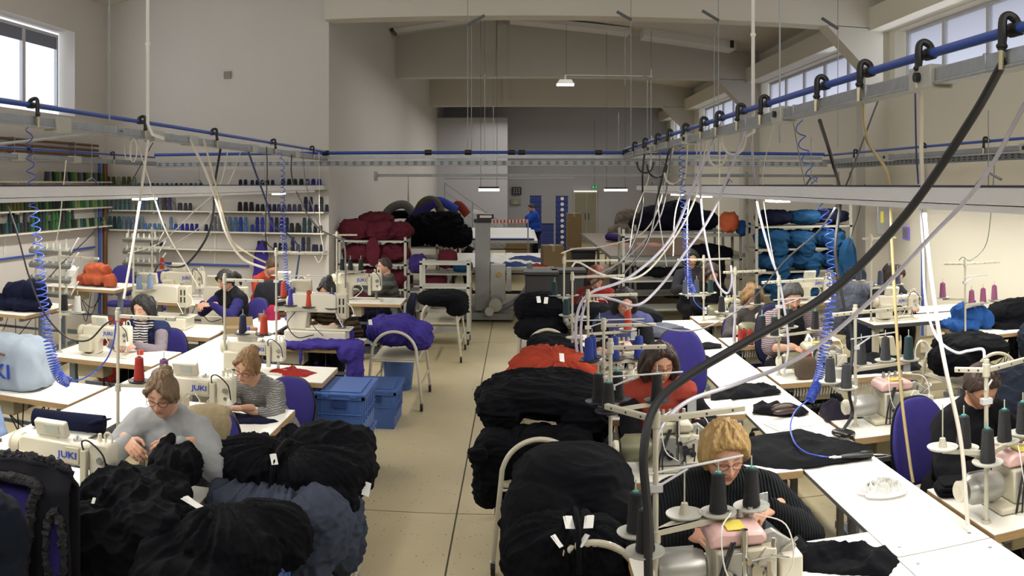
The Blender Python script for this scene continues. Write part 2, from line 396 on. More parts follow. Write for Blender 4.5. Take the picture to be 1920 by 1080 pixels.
def tray(label,p0,p1):
    t=thing('cable_tray',label,'cable tray',p0); d=Vector(p1)-Vector(p0); L=d.length; t.rotation_euler=(0,0,math.atan2(d.y,d.x))
    b=MB(); b.bx(0,L,-.07,.07,-.005,0); b.bx(0,L,-.07,-.067,0,.07); b.bx(0,L,.067,.07,0,.07); b.build('tray_body',PERF,t,smooth=0)
    b=MB(); n=int(L/.13)
    for i in range(n):
        for zz in(.022,.05): b.bx(i*.13+.03,i*.13+.085,-.0715,-.0698,zz-.006,zz+.006)
    s=b.build('slots',mat('dark_slot',(60,62,64),.8),t,smooth=0); s['kind']='stuff'
    return t
tray('perforated cable tray crossing the hall below the blue pipe',(-5.6,13.0,2.58),(4.7,13.0,2.64))
tray('perforated cable tray running along the right wall',(4.95,13.2,2.56),(4.95,4.6,2.56))
for X,lab in((-2.92,'left'),(1.61,'right')): pass
t=thing('hanging_bar','galvanised bar below the cable tray across the aisle','bar')
b=MB(); b.bx(-2.45,5.6,14.9,14.95,2.43,2.48); b.bx(-2.45,-2.4,14.88,14.97,2.36,2.52); b.build('bar',GALV,t)
t=thing('hanging_conduit','thin grey conduit frame hanging over the cutting tables','pipe')
b=MB(); b.tube([(-2.4,19.2,1.8),(-2.4,19.2,2.5),(2.5,19.2,2.5),(4.4,17,2.5)],.02); b.tube([(-1.6,19.2,2.43),(1.2,19.2,2.43)],.012); b.build('conduit',GREY,t)
# hanging rods
def rod(x,y,z0,z1,lab,clip=None):
    t=thing('hanging_rod',lab,'rod',(x,y,0),group='ceiling suspension rods')
    b=MB(); b.cyl((0,0,z0),(0,0,z1),.006,n=6); b.build('rod',GREY,t)
    if clip:
        b=MB(); b.box((clip[1],0,clip[0]),(abs(clip[1])*2+.05,.03,.04),(0,.5 if clip[1]<0 else -.5,0)); b.build('bracket',mat('dark_bracket',(92,96,98),.5,metal=.4),t)
rods=[(877,0,280,12.9,38,.12),(884,30,280,13.3,0,0),(1183,0,275,12.9,30,-.1),(1172,60,160,14,0,0),(1347,0,290,12.9,30,-.12),(1339,50,290,13.3,0,0),(1462,0,268,6.4,0,0),(1571,0,275,12.9,45,-.13),
 (205,0,226,5.6,0,0),(909,36,310,20,143,.06),(925,145,310,26,0,0),(1062,45,145,20,0,0),(1221,58,280,19,145,-.08),(1160,203,310,28,0,0),(1214,150,270,20,0,0)]
for i,(px,y0,y1,Y,c,o) in enumerate(rods):
    p=aty(px,y1,Y); z1=6.05 if y0<=0 or True else 0
    z1=aty(px,y0,Y).z if y0>0 else 5.6
    rod(p.x,p.y,p.z,z1,'thin steel rod hanging from the roof',(aty(px,c,Y).z,o) if c else None)
# painted downpipes (conduits feeding the rails)
for px,Y,zb,lab in((277,6.1,2.66,'white vertical conduit dropping to the left rail'),(1412,6.05,2.66,'white vertical conduit dropping to the right rail')):
    p=aty(px,100,Y); t=thing('hanging_conduit',lab,'conduit',(p.x,Y,0))
    b=MB(); b.tube([(0,0,5.6),(0,0,zb+.1),(.02,.05,zb+.02),(.02,.25,zb)],.013,10); b.build('tube',WHITE,t)
    for q in(3.35,4.4): b=MB(); b.cyl((0,0,q),(0,0,q+.02),.02); b.build('clip',WHITE,t)
# light bars
def lightbar(X,y0,y1,lab,zt=2.29,h=.07,w=.13,lamps=()):
    t=thing('light_bar',lab,'light fixture',(X,0,0),group='long light channels over the work rows')
    b=MB(); b.bx(-w/2,w/2,y0,y1,zt-h,zt); b.build('channel',mat('light_bar_white',(232,232,234),.45,var=.03),t,bevel=.004)
    b=MB(); b.bx(-w/2-.004,w/2+.004,y0,y1,zt,zt+.007); b.build('cover_strip',mat('dark_cover_strip',(44,42,70),.5),t)
    b=MB(); b.bx(-w/2+.01,w/2-.01,y0,y1-.6,zt-h-.03,zt-h-.004); b.build('lip',mat('light_bar_white',(190,190,196)),t)
    for y in lamps:
        b=MB(); b.bx(-.05,.05,y,y+.28,zt-h-.045,zt-h-.03); b.build('lamp',BULB,t)
    for y in np.arange(y0+.9,y1,2.2):
        b=MB(); b.cyl((0,y,zt),(0,y,RZ-.2),.0025,n=4); b.tube([(0,y-.1,zt+.03),(0,y,zt+.06),(0,y+.1,zt+.01)],.006,5); b.build('suspension_wire',GREY,t)
lightbar(-2.98,2.6,13.1,'long white light channel hanging over the left work row',lamps=(6.5,10.6))
lightbar(1.82,2.2,13.1,'long white light channel hanging over the right work row',lamps=(5.9,8.4,9.9))
# heating pipes on the left wall
for k,z in enumerate((2.95,2.87,2.78,2.69)):
    t=thing('heating_pipe','rusty brown pipe running along the window wall','pipe',(0,0,0),group='brown pipes on the window wall')
    b=MB(); b.cyl((XL+.09,4,z),(XL+.09,YB-.5,z),.02); b.build('pipe',COPPER,t)
    for y in(6,8.3,10.6,12.4): b=MB(); b.bx(XL,XL+.11,y,y+.03,z-.03,z+.03); b.build('bracket',GREY,t)
t=thing('corner_riser','brown riser pipe in the back left corner beside a blue one','pipe',(XL+.12,YB-.3,0))
b=MB(); b.cyl((0,0,0),(0,0,2.7),.045); b.build('riser',COPPER,t)
b=MB(); b.cyl((-.02,-.16,0),(-.02,-.16,2.75),.03); b.build('blue_riser',BLUEPIPE,t)
t=thing('wall_valve','small grey vent box on the back left wall','box',(0,0,0))
p=aty(427,141,YB); b=MB(); b.bx(p.x-.06,p.x+.06,YB-.03,YB,p.z-.06,p.z+.06); b.build('cover',mat('vent_grey',(140,138,130),.7),t)
t=thing('wall_socket','small white junction box and conduit beside the left window','box',(0,0,0))
p=aty(193,180,YB); b=MB(); b.bx(p.x-.05,p.x+.05,YB-.06,YB,p.z-.06,p.z+.06); b.build('cover',WHITE,t)
b=MB(); b.cyl((p.x,YB-.02,p.z),(p.x,YB-.02,p.z-.5),.012); b.build('conduit',WHITE,t)
# roof panels, duct, pendant lamp
t=thing('roof_panel','long white ventilation panel under the roof on the left','panel')
b=MB(); b.prism([(-2.9,5.92),(-1.1,6.14),(-1.1,6.2),(-2.9,6.02)],20.4,21.0,'y'); b.build('panel',WHITE,t)
b=MB(); b.bx(-2.96,-2.9,20.4,21.0,5.86,6.02); b.build('end_cap',DGREY,t)
t=thing('roof_panel','long white ventilation panel under the roof in the middle','panel')
b=MB(); b.prism([(-.2,6.1),(2.6,5.82),(2.6,5.95),(-.2,6.2)],20.4,21,'y'); b.build('panel',WHITE,t)
t=thing('roof_duct','white air duct with dark end opening under the roof on the right','duct')
b=MB(); b.prism([(2.9,5.75),(5.1,5.5),(5.1,5.75),(2.9,6.0)],20.3,21,'y'); b.build('duct',WHITE,t)
b=MB(); b.bx(4.95,5.03,20.26,20.3,5.53,5.7); b.build('opening',BLACKP,t)
t=thing('pendant_lamp','white pendant lamp with four glowing tubes hanging from the roof','lamp',(aty(1060,150,20).x,20,0))
z=aty(1060,158,20).z
b=MB(); b.prism([(-.13,z+.1),(.13,z+.1),(.2,z),(-.2,z)],-.1,.1,'y'); b.build('lamp_shade',WHITE,t)
b=MB(); b.bx(-.19,.19,-.09,.09,z-.03,z-.001); b.build('lit_panel',BULB,t)
b=MB(); b.bx(0,2.0,-.01,.01,z+.2,z+.215); b.cyl((0,0,z+.1),(0,0,z+.21),.02); b.build('support_arm',GREY,t)
# ================================================================ thread shelves
CONEC={'olive':(84,84,36),'dgreen':(26,58,40),'green':(60,112,58),'lime':(120,150,70),'black':(22,24,28),'teal':(40,90,92),'dteal':(24,56,62),
 'sage':(132,148,118),'grey':(112,114,120),'bluegrey':(104,122,138),'steel':(88,112,140),'sky':(66,112,168),'blue':(36,60,150),'royal':(34,34,130),'navy':(26,32,66),'violet':(66,62,110),'dgrey':(58,58,64),'paleteal':(100,134,134)}
NAMES={'olive':'olive green','dgreen':'dark green','green':'mid green','lime':'lime green','black':'black','teal':'teal','dteal':'dark teal','sage':'pale sage','grey':'grey','bluegrey':'blue grey','steel':'steel blue','sky':'sky blue','blue':'bright blue','royal':'royal blue','navy':'navy blue','violet':'dusky violet','dgrey':'charcoal','paleteal':'pale teal'}
def threadmat(k,c): return mat('thread_'+k,c,.7,var=.12,vs=3,bump=.6,bs=20,aniso=(1,1,60))
CM={}
def conemesh(h,r,k,c):
    key=(round(h,3),round(r,3),k)
    if key not in CM:
        b=MB(); b.lathe((0,0,0),[(r,0),(r,.01*h/.12),(r*.97,h*.06),(r*.74,h*.93),(r*.6,h*.96)],12)
        b.lathe((0,0,0),[(r*.35,h*.95),(r*.34,h),(r*.2,h)],8,m=1); CM[key]=b.mesh('cone_winding',[threadmat(k,c),TEAL if k in('black','navy','dteal') else BLACKP])
    return CM[key]
ncone=0; REST=MB(); restm={}
def cone(x,y,z,k,h,r,lab,grp):
    global ncone; ncone+=1
    if ncone>236:
        m_=conemesh(h,r,k,CONEC[k]); i_=restm.setdefault(k,len(restm)); REST.add([(v.co.x+x,v.co.y+y,v.co.z+z) for v in m_.vertices],[tuple(p.vertices) for p in m_.polygons],i_); return
    o=bpy.data.objects.new('thread_cone',conemesh(h,r,k,CONEC[k])); COL.objects.link(o); o.location=(x,y,z); tag(o,lab,'thread cone',grp)
SHM=mat('shelf_board_white',(214,210,198),.5,var=.03)
def board(lab,x0,x1,y0,y1,z,wall,br=()):
    t=thing('wall_shelf',lab,'shelf',(x0,y0,z))
    b=MB(); b.bx(0,x1-x0,0,y1-y0,-.022,0); b.build('board',SHM,t,bevel=.002)
    for q in br:
        b=MB()
        if wall=='b': b.bx(q-x0-.012,q-x0+.012,.05,y1-y0,-.05,-.022); b.bx(q-x0-.012,q-x0+.012,y1-y0-.02,y1-y0,-.3,-.05)
        else: b.bx(0,x1-x0-.05,q-y0-.012,q-y0+.012,-.05,-.022); b.bx(0,.02,q-y0-.012,q-y0+.012,-.3,-.05)
        b.build('bracket',WHITE,t)
sd=.3
zb=[aty(400,352,YB-.15).z, aty(300,394,YB-.15).z, aty(300,431,YB-.15).z, aty(500,469,YB-.15).z]
xs0=aty(204,400,YB-.3).x; xe=XS-.02
names=['topmost','second','third','lowest']
X3=aty(283,460,YB-.3).x
for i,z in enumerate(zb):
    board('%s white thread shelf on the back wall'%names[i],xs0 if i<3 else X3,xe,YB-sd,YB,z,'b',[-5.9,-4.9,-4.0])
def pxx(px): return aty(px,400,YB-.17).x
# runs: (shelf, px0, px1, [colours], height px, layers)
zl=[aty(0,0,1).z]*0
def zside(px,py): return atx(px,py,XL+.2).z
zl=[zside(100,340)-.0, zside(100,392), zside(100,431)]
for i,z in enumerate(zl):
    board('%s white thread shelf on the window wall'%['topmost','middle','lowest'][i],XL,XL+.3,7.5 if i else 9.6,YB-.38,z,'s',[9,10.5,12])
lr=[(0,11.4,13.2,['dgrey','grey','black','green','lime'],.15,1),(1,8.9,10.9,['olive','dgreen','olive'],.17,2),(1,10.9,12.2,['dgreen','black','green'],.13,2),(1,12.2,13.3,['green','lime','sage'],.14,2),
    (2,8.9,10.6,['dteal','black','teal'],.15,2),(2,10.6,12.2,['dgreen','dgrey','green'],.14,2),(2,12.2,13.3,['teal','dgreen','sage'],.14,1)]
for (s,a,c,ks,h,ly) in [q for q in lr if q[0]]:
    y=a;i=0
    while y<c:
        k=ks[i%len(ks)] if random.random()<.7 else random.choice(ks)
        for l in range(ly):
            if l and random.random()<.2: continue
            cone(XL+.17,y,zl[s]+l*h,k,h,.038,'%s thread cone on the %s window-wall shelf'%(NAMES[k],['topmost','middle','lowest'][s]),'thread cones on the %s window-wall shelf'%['topmost','middle','lowest'][s])
        y+=.1; i+=1
runs=[(0,205,258,['olive','olive','sage'],24,1),(0,262,380,['bluegrey','navy','steel','navy','dgrey'],9,1),(0,452,462,['navy','navy'],16,1),(0,474,520,['navy','black'],15,1),(0,532,560,['navy','black','dgreen'],17,1),(0,566,600,['navy','violet','royal','blue'],17,1),
 (1,206,250,['paleteal','bluegrey'],14,2),(1,252,300,['bluegrey','sage','steel'],14,2),(1,302,338,['grey','dgrey','violet'],15,2),(1,340,358,['dgrey','teal'],15,1),(1,451,478,['black'],18,1),(1,484,494,['black'],14,1),(1,506,520,['navy'],14,1),(1,524,572,['navy','dgrey','violet'],14,1),(1,574,618,['navy','dgrey'],14,2),
 (2,208,232,['teal','dteal'],13,2),(2,234,272,['bluegrey','steel'],13,2),(2,274,316,['sky','steel'],13,1),(2,322,342,['steel','blue'],13,2),(2,343,378,['royal'],14,1),(2,388,402,['navy','steel'],13,1),(2,404,436,['grey','steel'],14,2),(2,443,464,['sky','blue'],14,2),(2,474,500,['blue','royal'],14,2),(2,510,540,['royal','navy'],14,2),(2,548,560,['black'],18,1),(2,562,590,['black','dteal'],14,2),(2,592,608,['black','dgrey'],14,1),
 (3,286,312,['navy','steel'],13,1),(3,487,504,['black'],18,1),(3,517,545,['black','navy'],15,1),(3,550,592,['navy','dgrey'],13,2),(3,594,612,['navy'],13,1)]
for (s,a,c,ks,hp,ly) in sorted(runs,key=lambda q:(q[0]==0,)):
    x=pxx(a); xend=pxx(c); h=hp*.0085; r=.036 if hp<17 else .042; i=0
    if s==0 and hp==24: h=.19
    while x<xend:
        k=ks[i%len(ks)] if random.random()<.8 else random.choice(ks)
        for l in range(ly):
            if l and random.random()<.2: continue
            cone(x,YB-.2,zb[s]+l*h,k,h,r,'%s thread cone on the %s back-wall shelf'%(NAMES[k],names[s]),'thread cones on the %s back-wall shelf'%names[s])
        x+=r*2+.013; i+=1
for (s,a,c,ks,h,ly) in [q for q in lr if not q[0]]:
    y=a;i=0
    while y<c:
        k=ks[i%len(ks)]; cone(XL+.17,y,zl[s],k,h,.038,'x','x'); y+=.1; i+=1
o=REST.build('thread_cone_rest',[threadmat(k,CONEC[k]) for k in restm]); tag(o,'remaining small thread cones standing on the uppermost wall shelves','thread cones',None,'stuff')
print('CONES',ncone)
# ================================================================ furniture
TZ=.77
LEGM=mat('blue_grey_leg_paint',(126,138,158),.5,metal=.1)
def ztable(name,label,x0,x1,y0,y1,z=TZ,group=None,th=.04,motor=True,legs=True,lm=None,top=None,edge=None):
    t=thing(name,label,'table',((x0+x1)/2,(y0+y1)/2,0),group=group); w=(x1-x0)/2; d=(y1-y0)/2
    b=MB(); b.bx(-w,w,-d,d,z-th,z-.003,1); b.bx(-w+.001,w-.001,-d+.001,d-.001,z-.003,z,0); b.build('table_top',[top or LAM,edge or PLY],t,smooth=0)
    lm=lm or LEGM
    if legs:
        for s in(-1,1):
            b=MB(); x=s*(w-.12); b.bx(x-.03,x+.03,-.035,.035,.06,z-th-.05); b.bx(x-.025,x+.025,-d+.06,d-.06,0,.05)
            b.bx(x-.02,x+.02,-d+.08,d-.08,z-th-.05,z-th); b.build('leg',lm,t,bevel=.004)
        b=MB(); b.bx(-w+.12,w-.12,-.02,.02,.2,.26); b.build('crossbar',lm,t); b=MB(); b.bx(-w+.12,w-.12,d-.12,d-.1,.42,.45); b.build('crossbar',lm,t)
    if motor:
        b=MB(); b.box((-w*.35,0,z-th-.09),(.26,.2,.15)); b.build('motor_box',CREAM2,t,bevel=.01)
        b=MB(); b.box((0,-.02,.12),(.34,.2,.02),(.25,0,0)); b.cyl((.15,0,.12),(.15,0,z-th),.005,n=6); b.build('foot_pedal',DGREY,t)
        b=MB(); random.seed(int(x0*100+y0*37))
        for k in range(3):
            a=Vector((-w*.35+random.uniform(-.1,.1),.0,z-th-.16)); c=Vector((random.uniform(-w*.7,w*.7),random.uniform(-.1,.2),z-th-.02)); m=(a+c)/2+Vector((0,0,-.18-.1*k))
            b.tube([a,m,c],.005,6,smooth=6)
        b.build('cable',RUB,t)
    return t
# left island
LT=[('S1',-2.5,-1.5,3.55,4.2),('S2',-2.5,-1.5,5.14,5.82),('S3',-2.5,-1.5,6.66,7.25),('S4',-2.5,-1.5,8.05,8.68),('S5',-2.5,-1.5,11.2,11.85)]
LL={'S0':'white sewing table nearest the camera on the left row','S1':'white sewing table in front of the woman in the grey sweater','S2':'white sewing table of the woman with glasses and grey knit top',
 'S3':'white sewing table with a folded red garment and no operator','S4':'white sewing table under the bright purple garments','S5':'small sewing table in front of the man in the grey sweater'}
for n,x0,x1,y0,y1 in LT: ztable('sewing_table',LL[n],x0,x1,y0,y1,group='sewing tables of the left row')
ztable('sewing_table','white sewing table under the big JUKI cover bag',-4.05,-3.0,5.38,6.0,group='sewing tables of the left row')
ztable('sewing_table','white sewing table of the woman in the striped scarf',-4.05,-3.0,6.82,7.5,group='sewing tables of the left row')
ztable('sewing_table','white sewing table of the woman in the black vest',-4.1,-3.02,8.3,9.1,group='sewing tables of the left row')
ztable('sewing_table','white sewing table beside the person in the red sweater',-3.3,-2.3,10.3,10.9,group='sewing tables of the left row')
ztable('sewing_table','white table carrying the machine under a navy cover',-6.75,-5.45,8.75,9.9,group='tables along the window wall')
ztable('sewing_table','white table carrying the machine under an orange cloth',-6.3,-5.15,10.5,11.35,z=.9,group='tables along the window wall')
ztable('sewing_table','white table with the buttonhole machine near the back wall',-4.85,-3.7,10.6,11.5,group='tables along the window wall')
def strip(label,x0,x1,y0,y1,z=TZ-.012):
    t=thing('centre_table',label,'table',((x0+x1)/2,(y0+y1)/2,0),group='narrow white tables down the middle of a row'); w=(x1-x0)/2; d=(y1-y0)/2
    b=MB(); b.bx(-w+.004,w-.004,-d+.004,d-.004,z-.022,z-.003,1); b.bx(-w+.005,w-.005,-d+.005,d-.005,z-.003,z)
    b.build('table_top',[LAM,GREY],t,smooth=0)
    for sy in(-1,1):
        b=MB(); y=sy*(d-.1)
        for sx in(-1,1): b.bx(sx*(w-.05)-.018,sx*(w-.05)+.018,y-.018,y+.018,0,z-.03)
        b.bx(-w+.05,w-.05,y-.015,y+.015,z-.055,z-.023); b.build('leg_frame',GREY,t)
    for sx in(-1,1):
        for sy in(-1,1): b=MB(); b.cyl((sx*(w-.06),sy*(d-.09),z),(sx*(w-.06),sy*(d-.09),z+.0015),.009,n=10); b.build('screw_cap',GREY,t)
    return t
ys=[2.2,3.9,4.95,6.6,8.25,9.9]
sl=['nearest the camera','with the rolled navy fabric','beside the woman with glasses','crossed by a thin white pole','with thread rolls on it']
for i in range(5): strip('narrow white table of the left row, '+sl[i],-2.99,-2.51,ys[i],ys[i+1])
# right island
RT=[('R0',.45,1.5,2.95,3.6),('R1',.45,1.5,4.5,5.0),('R1b',.45,1.5,5.72,6.18),('R2',.45,1.5,6.95,7.5),('R3',.6,1.55,8.15,9.0),('R4',.45,1.5,9.6,10.1),
    ('Q0',1.98,3.1,3.32,3.98),('Q1',1.98,3.1,4.95,5.62),('Q2',1.98,3.1,6.5,7.15),('Q3',1.98,3.1,8.12,8.6),('Q4',1.98,3.1,9.58,10.1)]
RLB={'R0':'white sewing table of the blonde woman in the ribbed sweater','R1':'white sewing table of the woman in the red vest','R1b':'white sewing table with blue thread cones and an empty blue chair','R2':'white sewing table of the woman in the blue grey vest','R3':'white table with books and grey garments behind the blue grey vest',
 'R4':'white sewing table of the red-haired woman','Q0':'white sewing table of the woman in black at the right edge','Q1':'white sewing table with the idle overlock machine beside the black purse','Q2':'white sewing table of the grey-haired woman','Q3':'white sewing table of the brown-haired woman','Q4':'white sewing table of the long-haired woman'}
for n,x0,x1,y0,y1 in RT: ztable('sewing_table',RLB[n],x0,x1,y0,y1,group='sewing tables of the right row',motor=n!='R3')
ys=[1.7,3.33,4.95,6.6,8.25,9.9]
sl=['nearest the camera','with the air gun and crumpled white bag','with the small black purse','with black cloth in front of the empty chair','farthest from the camera']
for i in range(5): strip('narrow white table of the right row, '+sl[i],1.51,1.97,ys[i],ys[i+1])
# right wall side
ztable('sewing_table','white sewing table under the bright blue cloth by the right wall',4.35,5.35,7.75,8.6,z=.77,group='tables by the right wall')
ztable('folding_table','dark edged table with white plastic machine by the right wall',3.55,4.75,8.35,8.85,z=.86,motor=False,lm=CREAM2,edge=DGREY)
ztable('folding_table','dark edged side table with grey garments by the right wall',4.5,5.5,9.3,9.8,z=.8,motor=False,lm=CREAM2,edge=DGREY)
ztable('side_table','small white table at the right edge beside the cart',4.5,5.3,6.2,6.8,z=.72,motor=False,lm=CREAM2)
# ------------------------------------------------ lockstitch machine
def lockstitch():
    t=thing('sewing_machine','cream lockstitch sewing machine with blue JUKI lettering','sewing machine',group='cream lockstitch sewing machines')
    b=MB(); b.bx(-.26,.2,-.09,.09,.001,.014); b.bx(.0,.2,-.075,.06,.014,.018); b.build('bed',CREAM,t,bevel=.003)
    b=MB(); b.prism([(-.25,.015),(-.1,.015),(-.1,.12),(-.075,.155),(.1,.15),(.1,.25),(.09,.262),(-.24,.262),(-.26,.24),(-.26,.05)],-.055,.055,'y'); b.build('arm',CREAM,t,bevel=.012)
    b=MB(); b.prism([(.1,.1),(.19,.1),(.2,.12),(.2,.26),(.19,.275),(.1,.275)],-.05,.045,'y'); b.build('head_cover',CREAM,t,bevel=.01)
    b=MB(); b.bx(-.01,.06,-.066,-.055,.165,.245); b.bx(.07,.1,-.075,-.045,.06,.24); b.build('side_plate',CREAM2,t,bevel=.004)
    b=MB(); b.cyl((-.26,0,.2),(-.3,0,.2),.055,.058,20); b.cyl((-.3,0,.2),(-.315,0,.2),.06,.05,20); b.build('handwheel',CREAM2,t)
    b=MB(); b.box((-.2,-.085,.11),(.13,.09,.15)); b.build('oil_tank',CREAM2,t,bevel=.015)
    b=MB(); b.box((-.1,-.02,.31),(.16,.035,.085),(.35,0,0)); b.bx(-.13,-.07,-.02,.0,.25,.29); p=b.build('control_panel',CREAM,t,bevel=.008)
    b=MB(); b.box((-.09,-.0405,.31),(.07,.003,.05),(.35,0,0)); b.build('screen',mat('pale_screen',(190,196,188),.3),p)
    b=MB(); b.cyl((.15,0,.1),(.15,0,.04),.006); b.cyl((.15,0,.04),(.15,0,.012),.002); b.box((.15,-.01,.03),(.02,.035,.008)); b.cyl((.135,.01,.12),(.135,.01,.03),.005); b.build('needle_bar',CHROME,t)
    b=MB(); b.cyl((.13,-.0,.275),(.13,0,.31),.011,.008); b.tube([(.16,0,.275),(.155,0,.31),(.175,0,.32),(.19,0,.3),(.19,0,.275)],.005,6,smooth=4); b.build('thread_guide',CREAM,t); b=MB(); b.cyl((.02,0,.262),(.02,0,.272),.02); b.cyl((.02,0,.27),(.02,0,.285),.006); b.build('bobbin_winder',CHROME,t)
    b=MB(); b.cyl((.16,-.05,.2),(.16,-.066,.2),.016); b.build('tension_dial',CHROME,t); b=MB(); b.cyl((.16,-.05,.15),(.16,-.058,.15),.01); b.build('screw',CHROME,t)
    b=MB(); b.tube([(.08,-.06,.24),(.09,-.09,.29),(.13,-.1,.30),(.19,-.09,.24),(.2,-.07,.15)],.004,6,smooth=5); b.build('lamp_neck',RUB,t)
    b=MB(); b.cyl((.19,-.07,.15),(.19,-.06,.12),.012,.016); b.build('lamp_head',WHITE,t)
    text_mesh('JUKI',.044,'lettering',JBLUE,t,(.005,-.0685,.205),(PI/2,0,0),1.15)
    b=MB(); b.tube([(-.15,-.1,.02),(-.05,-.13,.05),(.02,-.1,.12),(-.02,-.07,.17)],.003,6,smooth=5); b.build('cable',WHITE,t)
    return t
LS0=lockstitch()
def put(proto,first,loc,rz,label,group=None,scale=None):
    if first: proto.location=loc; proto.rotation_euler=(0,0,rz); proto['label']=label; 
    else: proto=dup(proto,loc,rz,label,group,scale)
    if scale: proto.scale=scale
    return proto
G_LS='cream lockstitch sewing machines'
put(LS0,True,(-2.12,3.86,TZ),0,'cream JUKI lockstitch machine in front of the woman in the grey sweater',scale=(1.12,1.12,1.0))
put(LS0,False,(-2.02,5.42,TZ),0,'cream JUKI lockstitch machine of the woman with glasses and grey knit top',scale=(1.1,1.1,1.05))
put(LS0,False,(-2.08,6.93,TZ),0,'cream lockstitch machine standing over the folded red garment',scale=(1.05,1.05,.95))
put(LS0,False,(-3.52,7.1,TZ),0,'cream JUKI lockstitch machine of the woman in the striped scarf',scale=(1.0,1,1))
put(LS0,False,(-4.35,11.1,TZ),0,'cream lockstitch machine near the hanging purple garment by the back wall',scale=(1.2,1.1,1.35))
put(LS0,False,(-2.75,10.6,TZ),0,'cream lockstitch machine beside the person in the red sweater',scale=(1.1,1.1,1.3))
put(LS0,False,(-2.05,11.5,TZ),0,'cream machine with lit lamp in front of the man in the grey sweater',scale=(1.3,1.2,1.35))
put(LS0,False,(3.95,8.6,.86),0,'cream machine of the hooded woman by the right wall',scale=(1,1,1))
# buttonhole / bar tack machine with box base
def bartack():
    t=thing('sewing_machine','cream bar tacking machine on a box base','sewing machine')
    b=MB(); b.bx(-.3,.3,-.14,.14,.002,.13); b.build('base',CREAM,t,bevel=.012)
    b=MB(); b.bx(-.1,.34,-.1,.12,.13,.15); b.prism([(-.28,.13),(-.1,.13),(-.08,.3),(.2,.3),(.2,.46),(.16,.48),(-.26,.48),(-.3,.42)],-.08,.08,'y'); b.build('arm',CREAM,t,bevel=.015)
    b=MB(); b.bx(.2,.3,-.07,.07,.24,.48); b.build('head_cover',CREAM2,t,bevel=.01)
    b=MB()
    for z in(.3,.38): b.bx(.225,.24,-.072,-.07,z,z+.06); b.bx(.262,.277,-.072,-.07,z,z+.06)
    b.build('vent_slots',BLACKP,t)
    b=MB(); b.cyl((.25,0,.24),(.25,0,.14),.008); b.box((.25,-.03,.16),(.08,.08,.01)); b.cyl((.2,-.09,.3),(.27,-.11,.18),.006); b.build('clamp',CHROME,t)
    b=MB(); b.box((-.15,-.02,.55),(.2,.05,.12),(.3,0,0)); b.build('control_panel',CREAM2,t,bevel=.008)
    b=MB(); b.tube([(.3,-.05,.4),(.36,-.1,.36),(.38,-.12,.3)],.004,6,smooth=4); b.lathe((.38,-.12,.28),[(.0,.0),(.022,.004),(.02,.014),(0,.02)],12); b.build('lamp',WHITE,t)
    b=MB(); b.tube([(-.2,-.1,.3),(-.25,-.2,.2),(-.15,-.22,.08),(0,-.16,.1)],.005,6,smooth=5); b.tube([(-.05,-.09,.3),(0,-.2,.2),(.1,-.2,.1)],.004,6,smooth=5); b.build('cable',RUB,t)
    return t
BT=bartack()
put(BT,True,(-1.93,8.36,TZ),0,'cream bar tacking machine at the table with the bright purple garments')
put(BT,False,(-3.72,8.75,TZ),0,'beige bar tacking machine in front of the woman in the black vest',scale=(1.05,1.05,.95))
put(BT,False,(-3.5,10.2,.58),0,'cream bar tacking machine with a pink top near the back wall',scale=(.9,1,1))
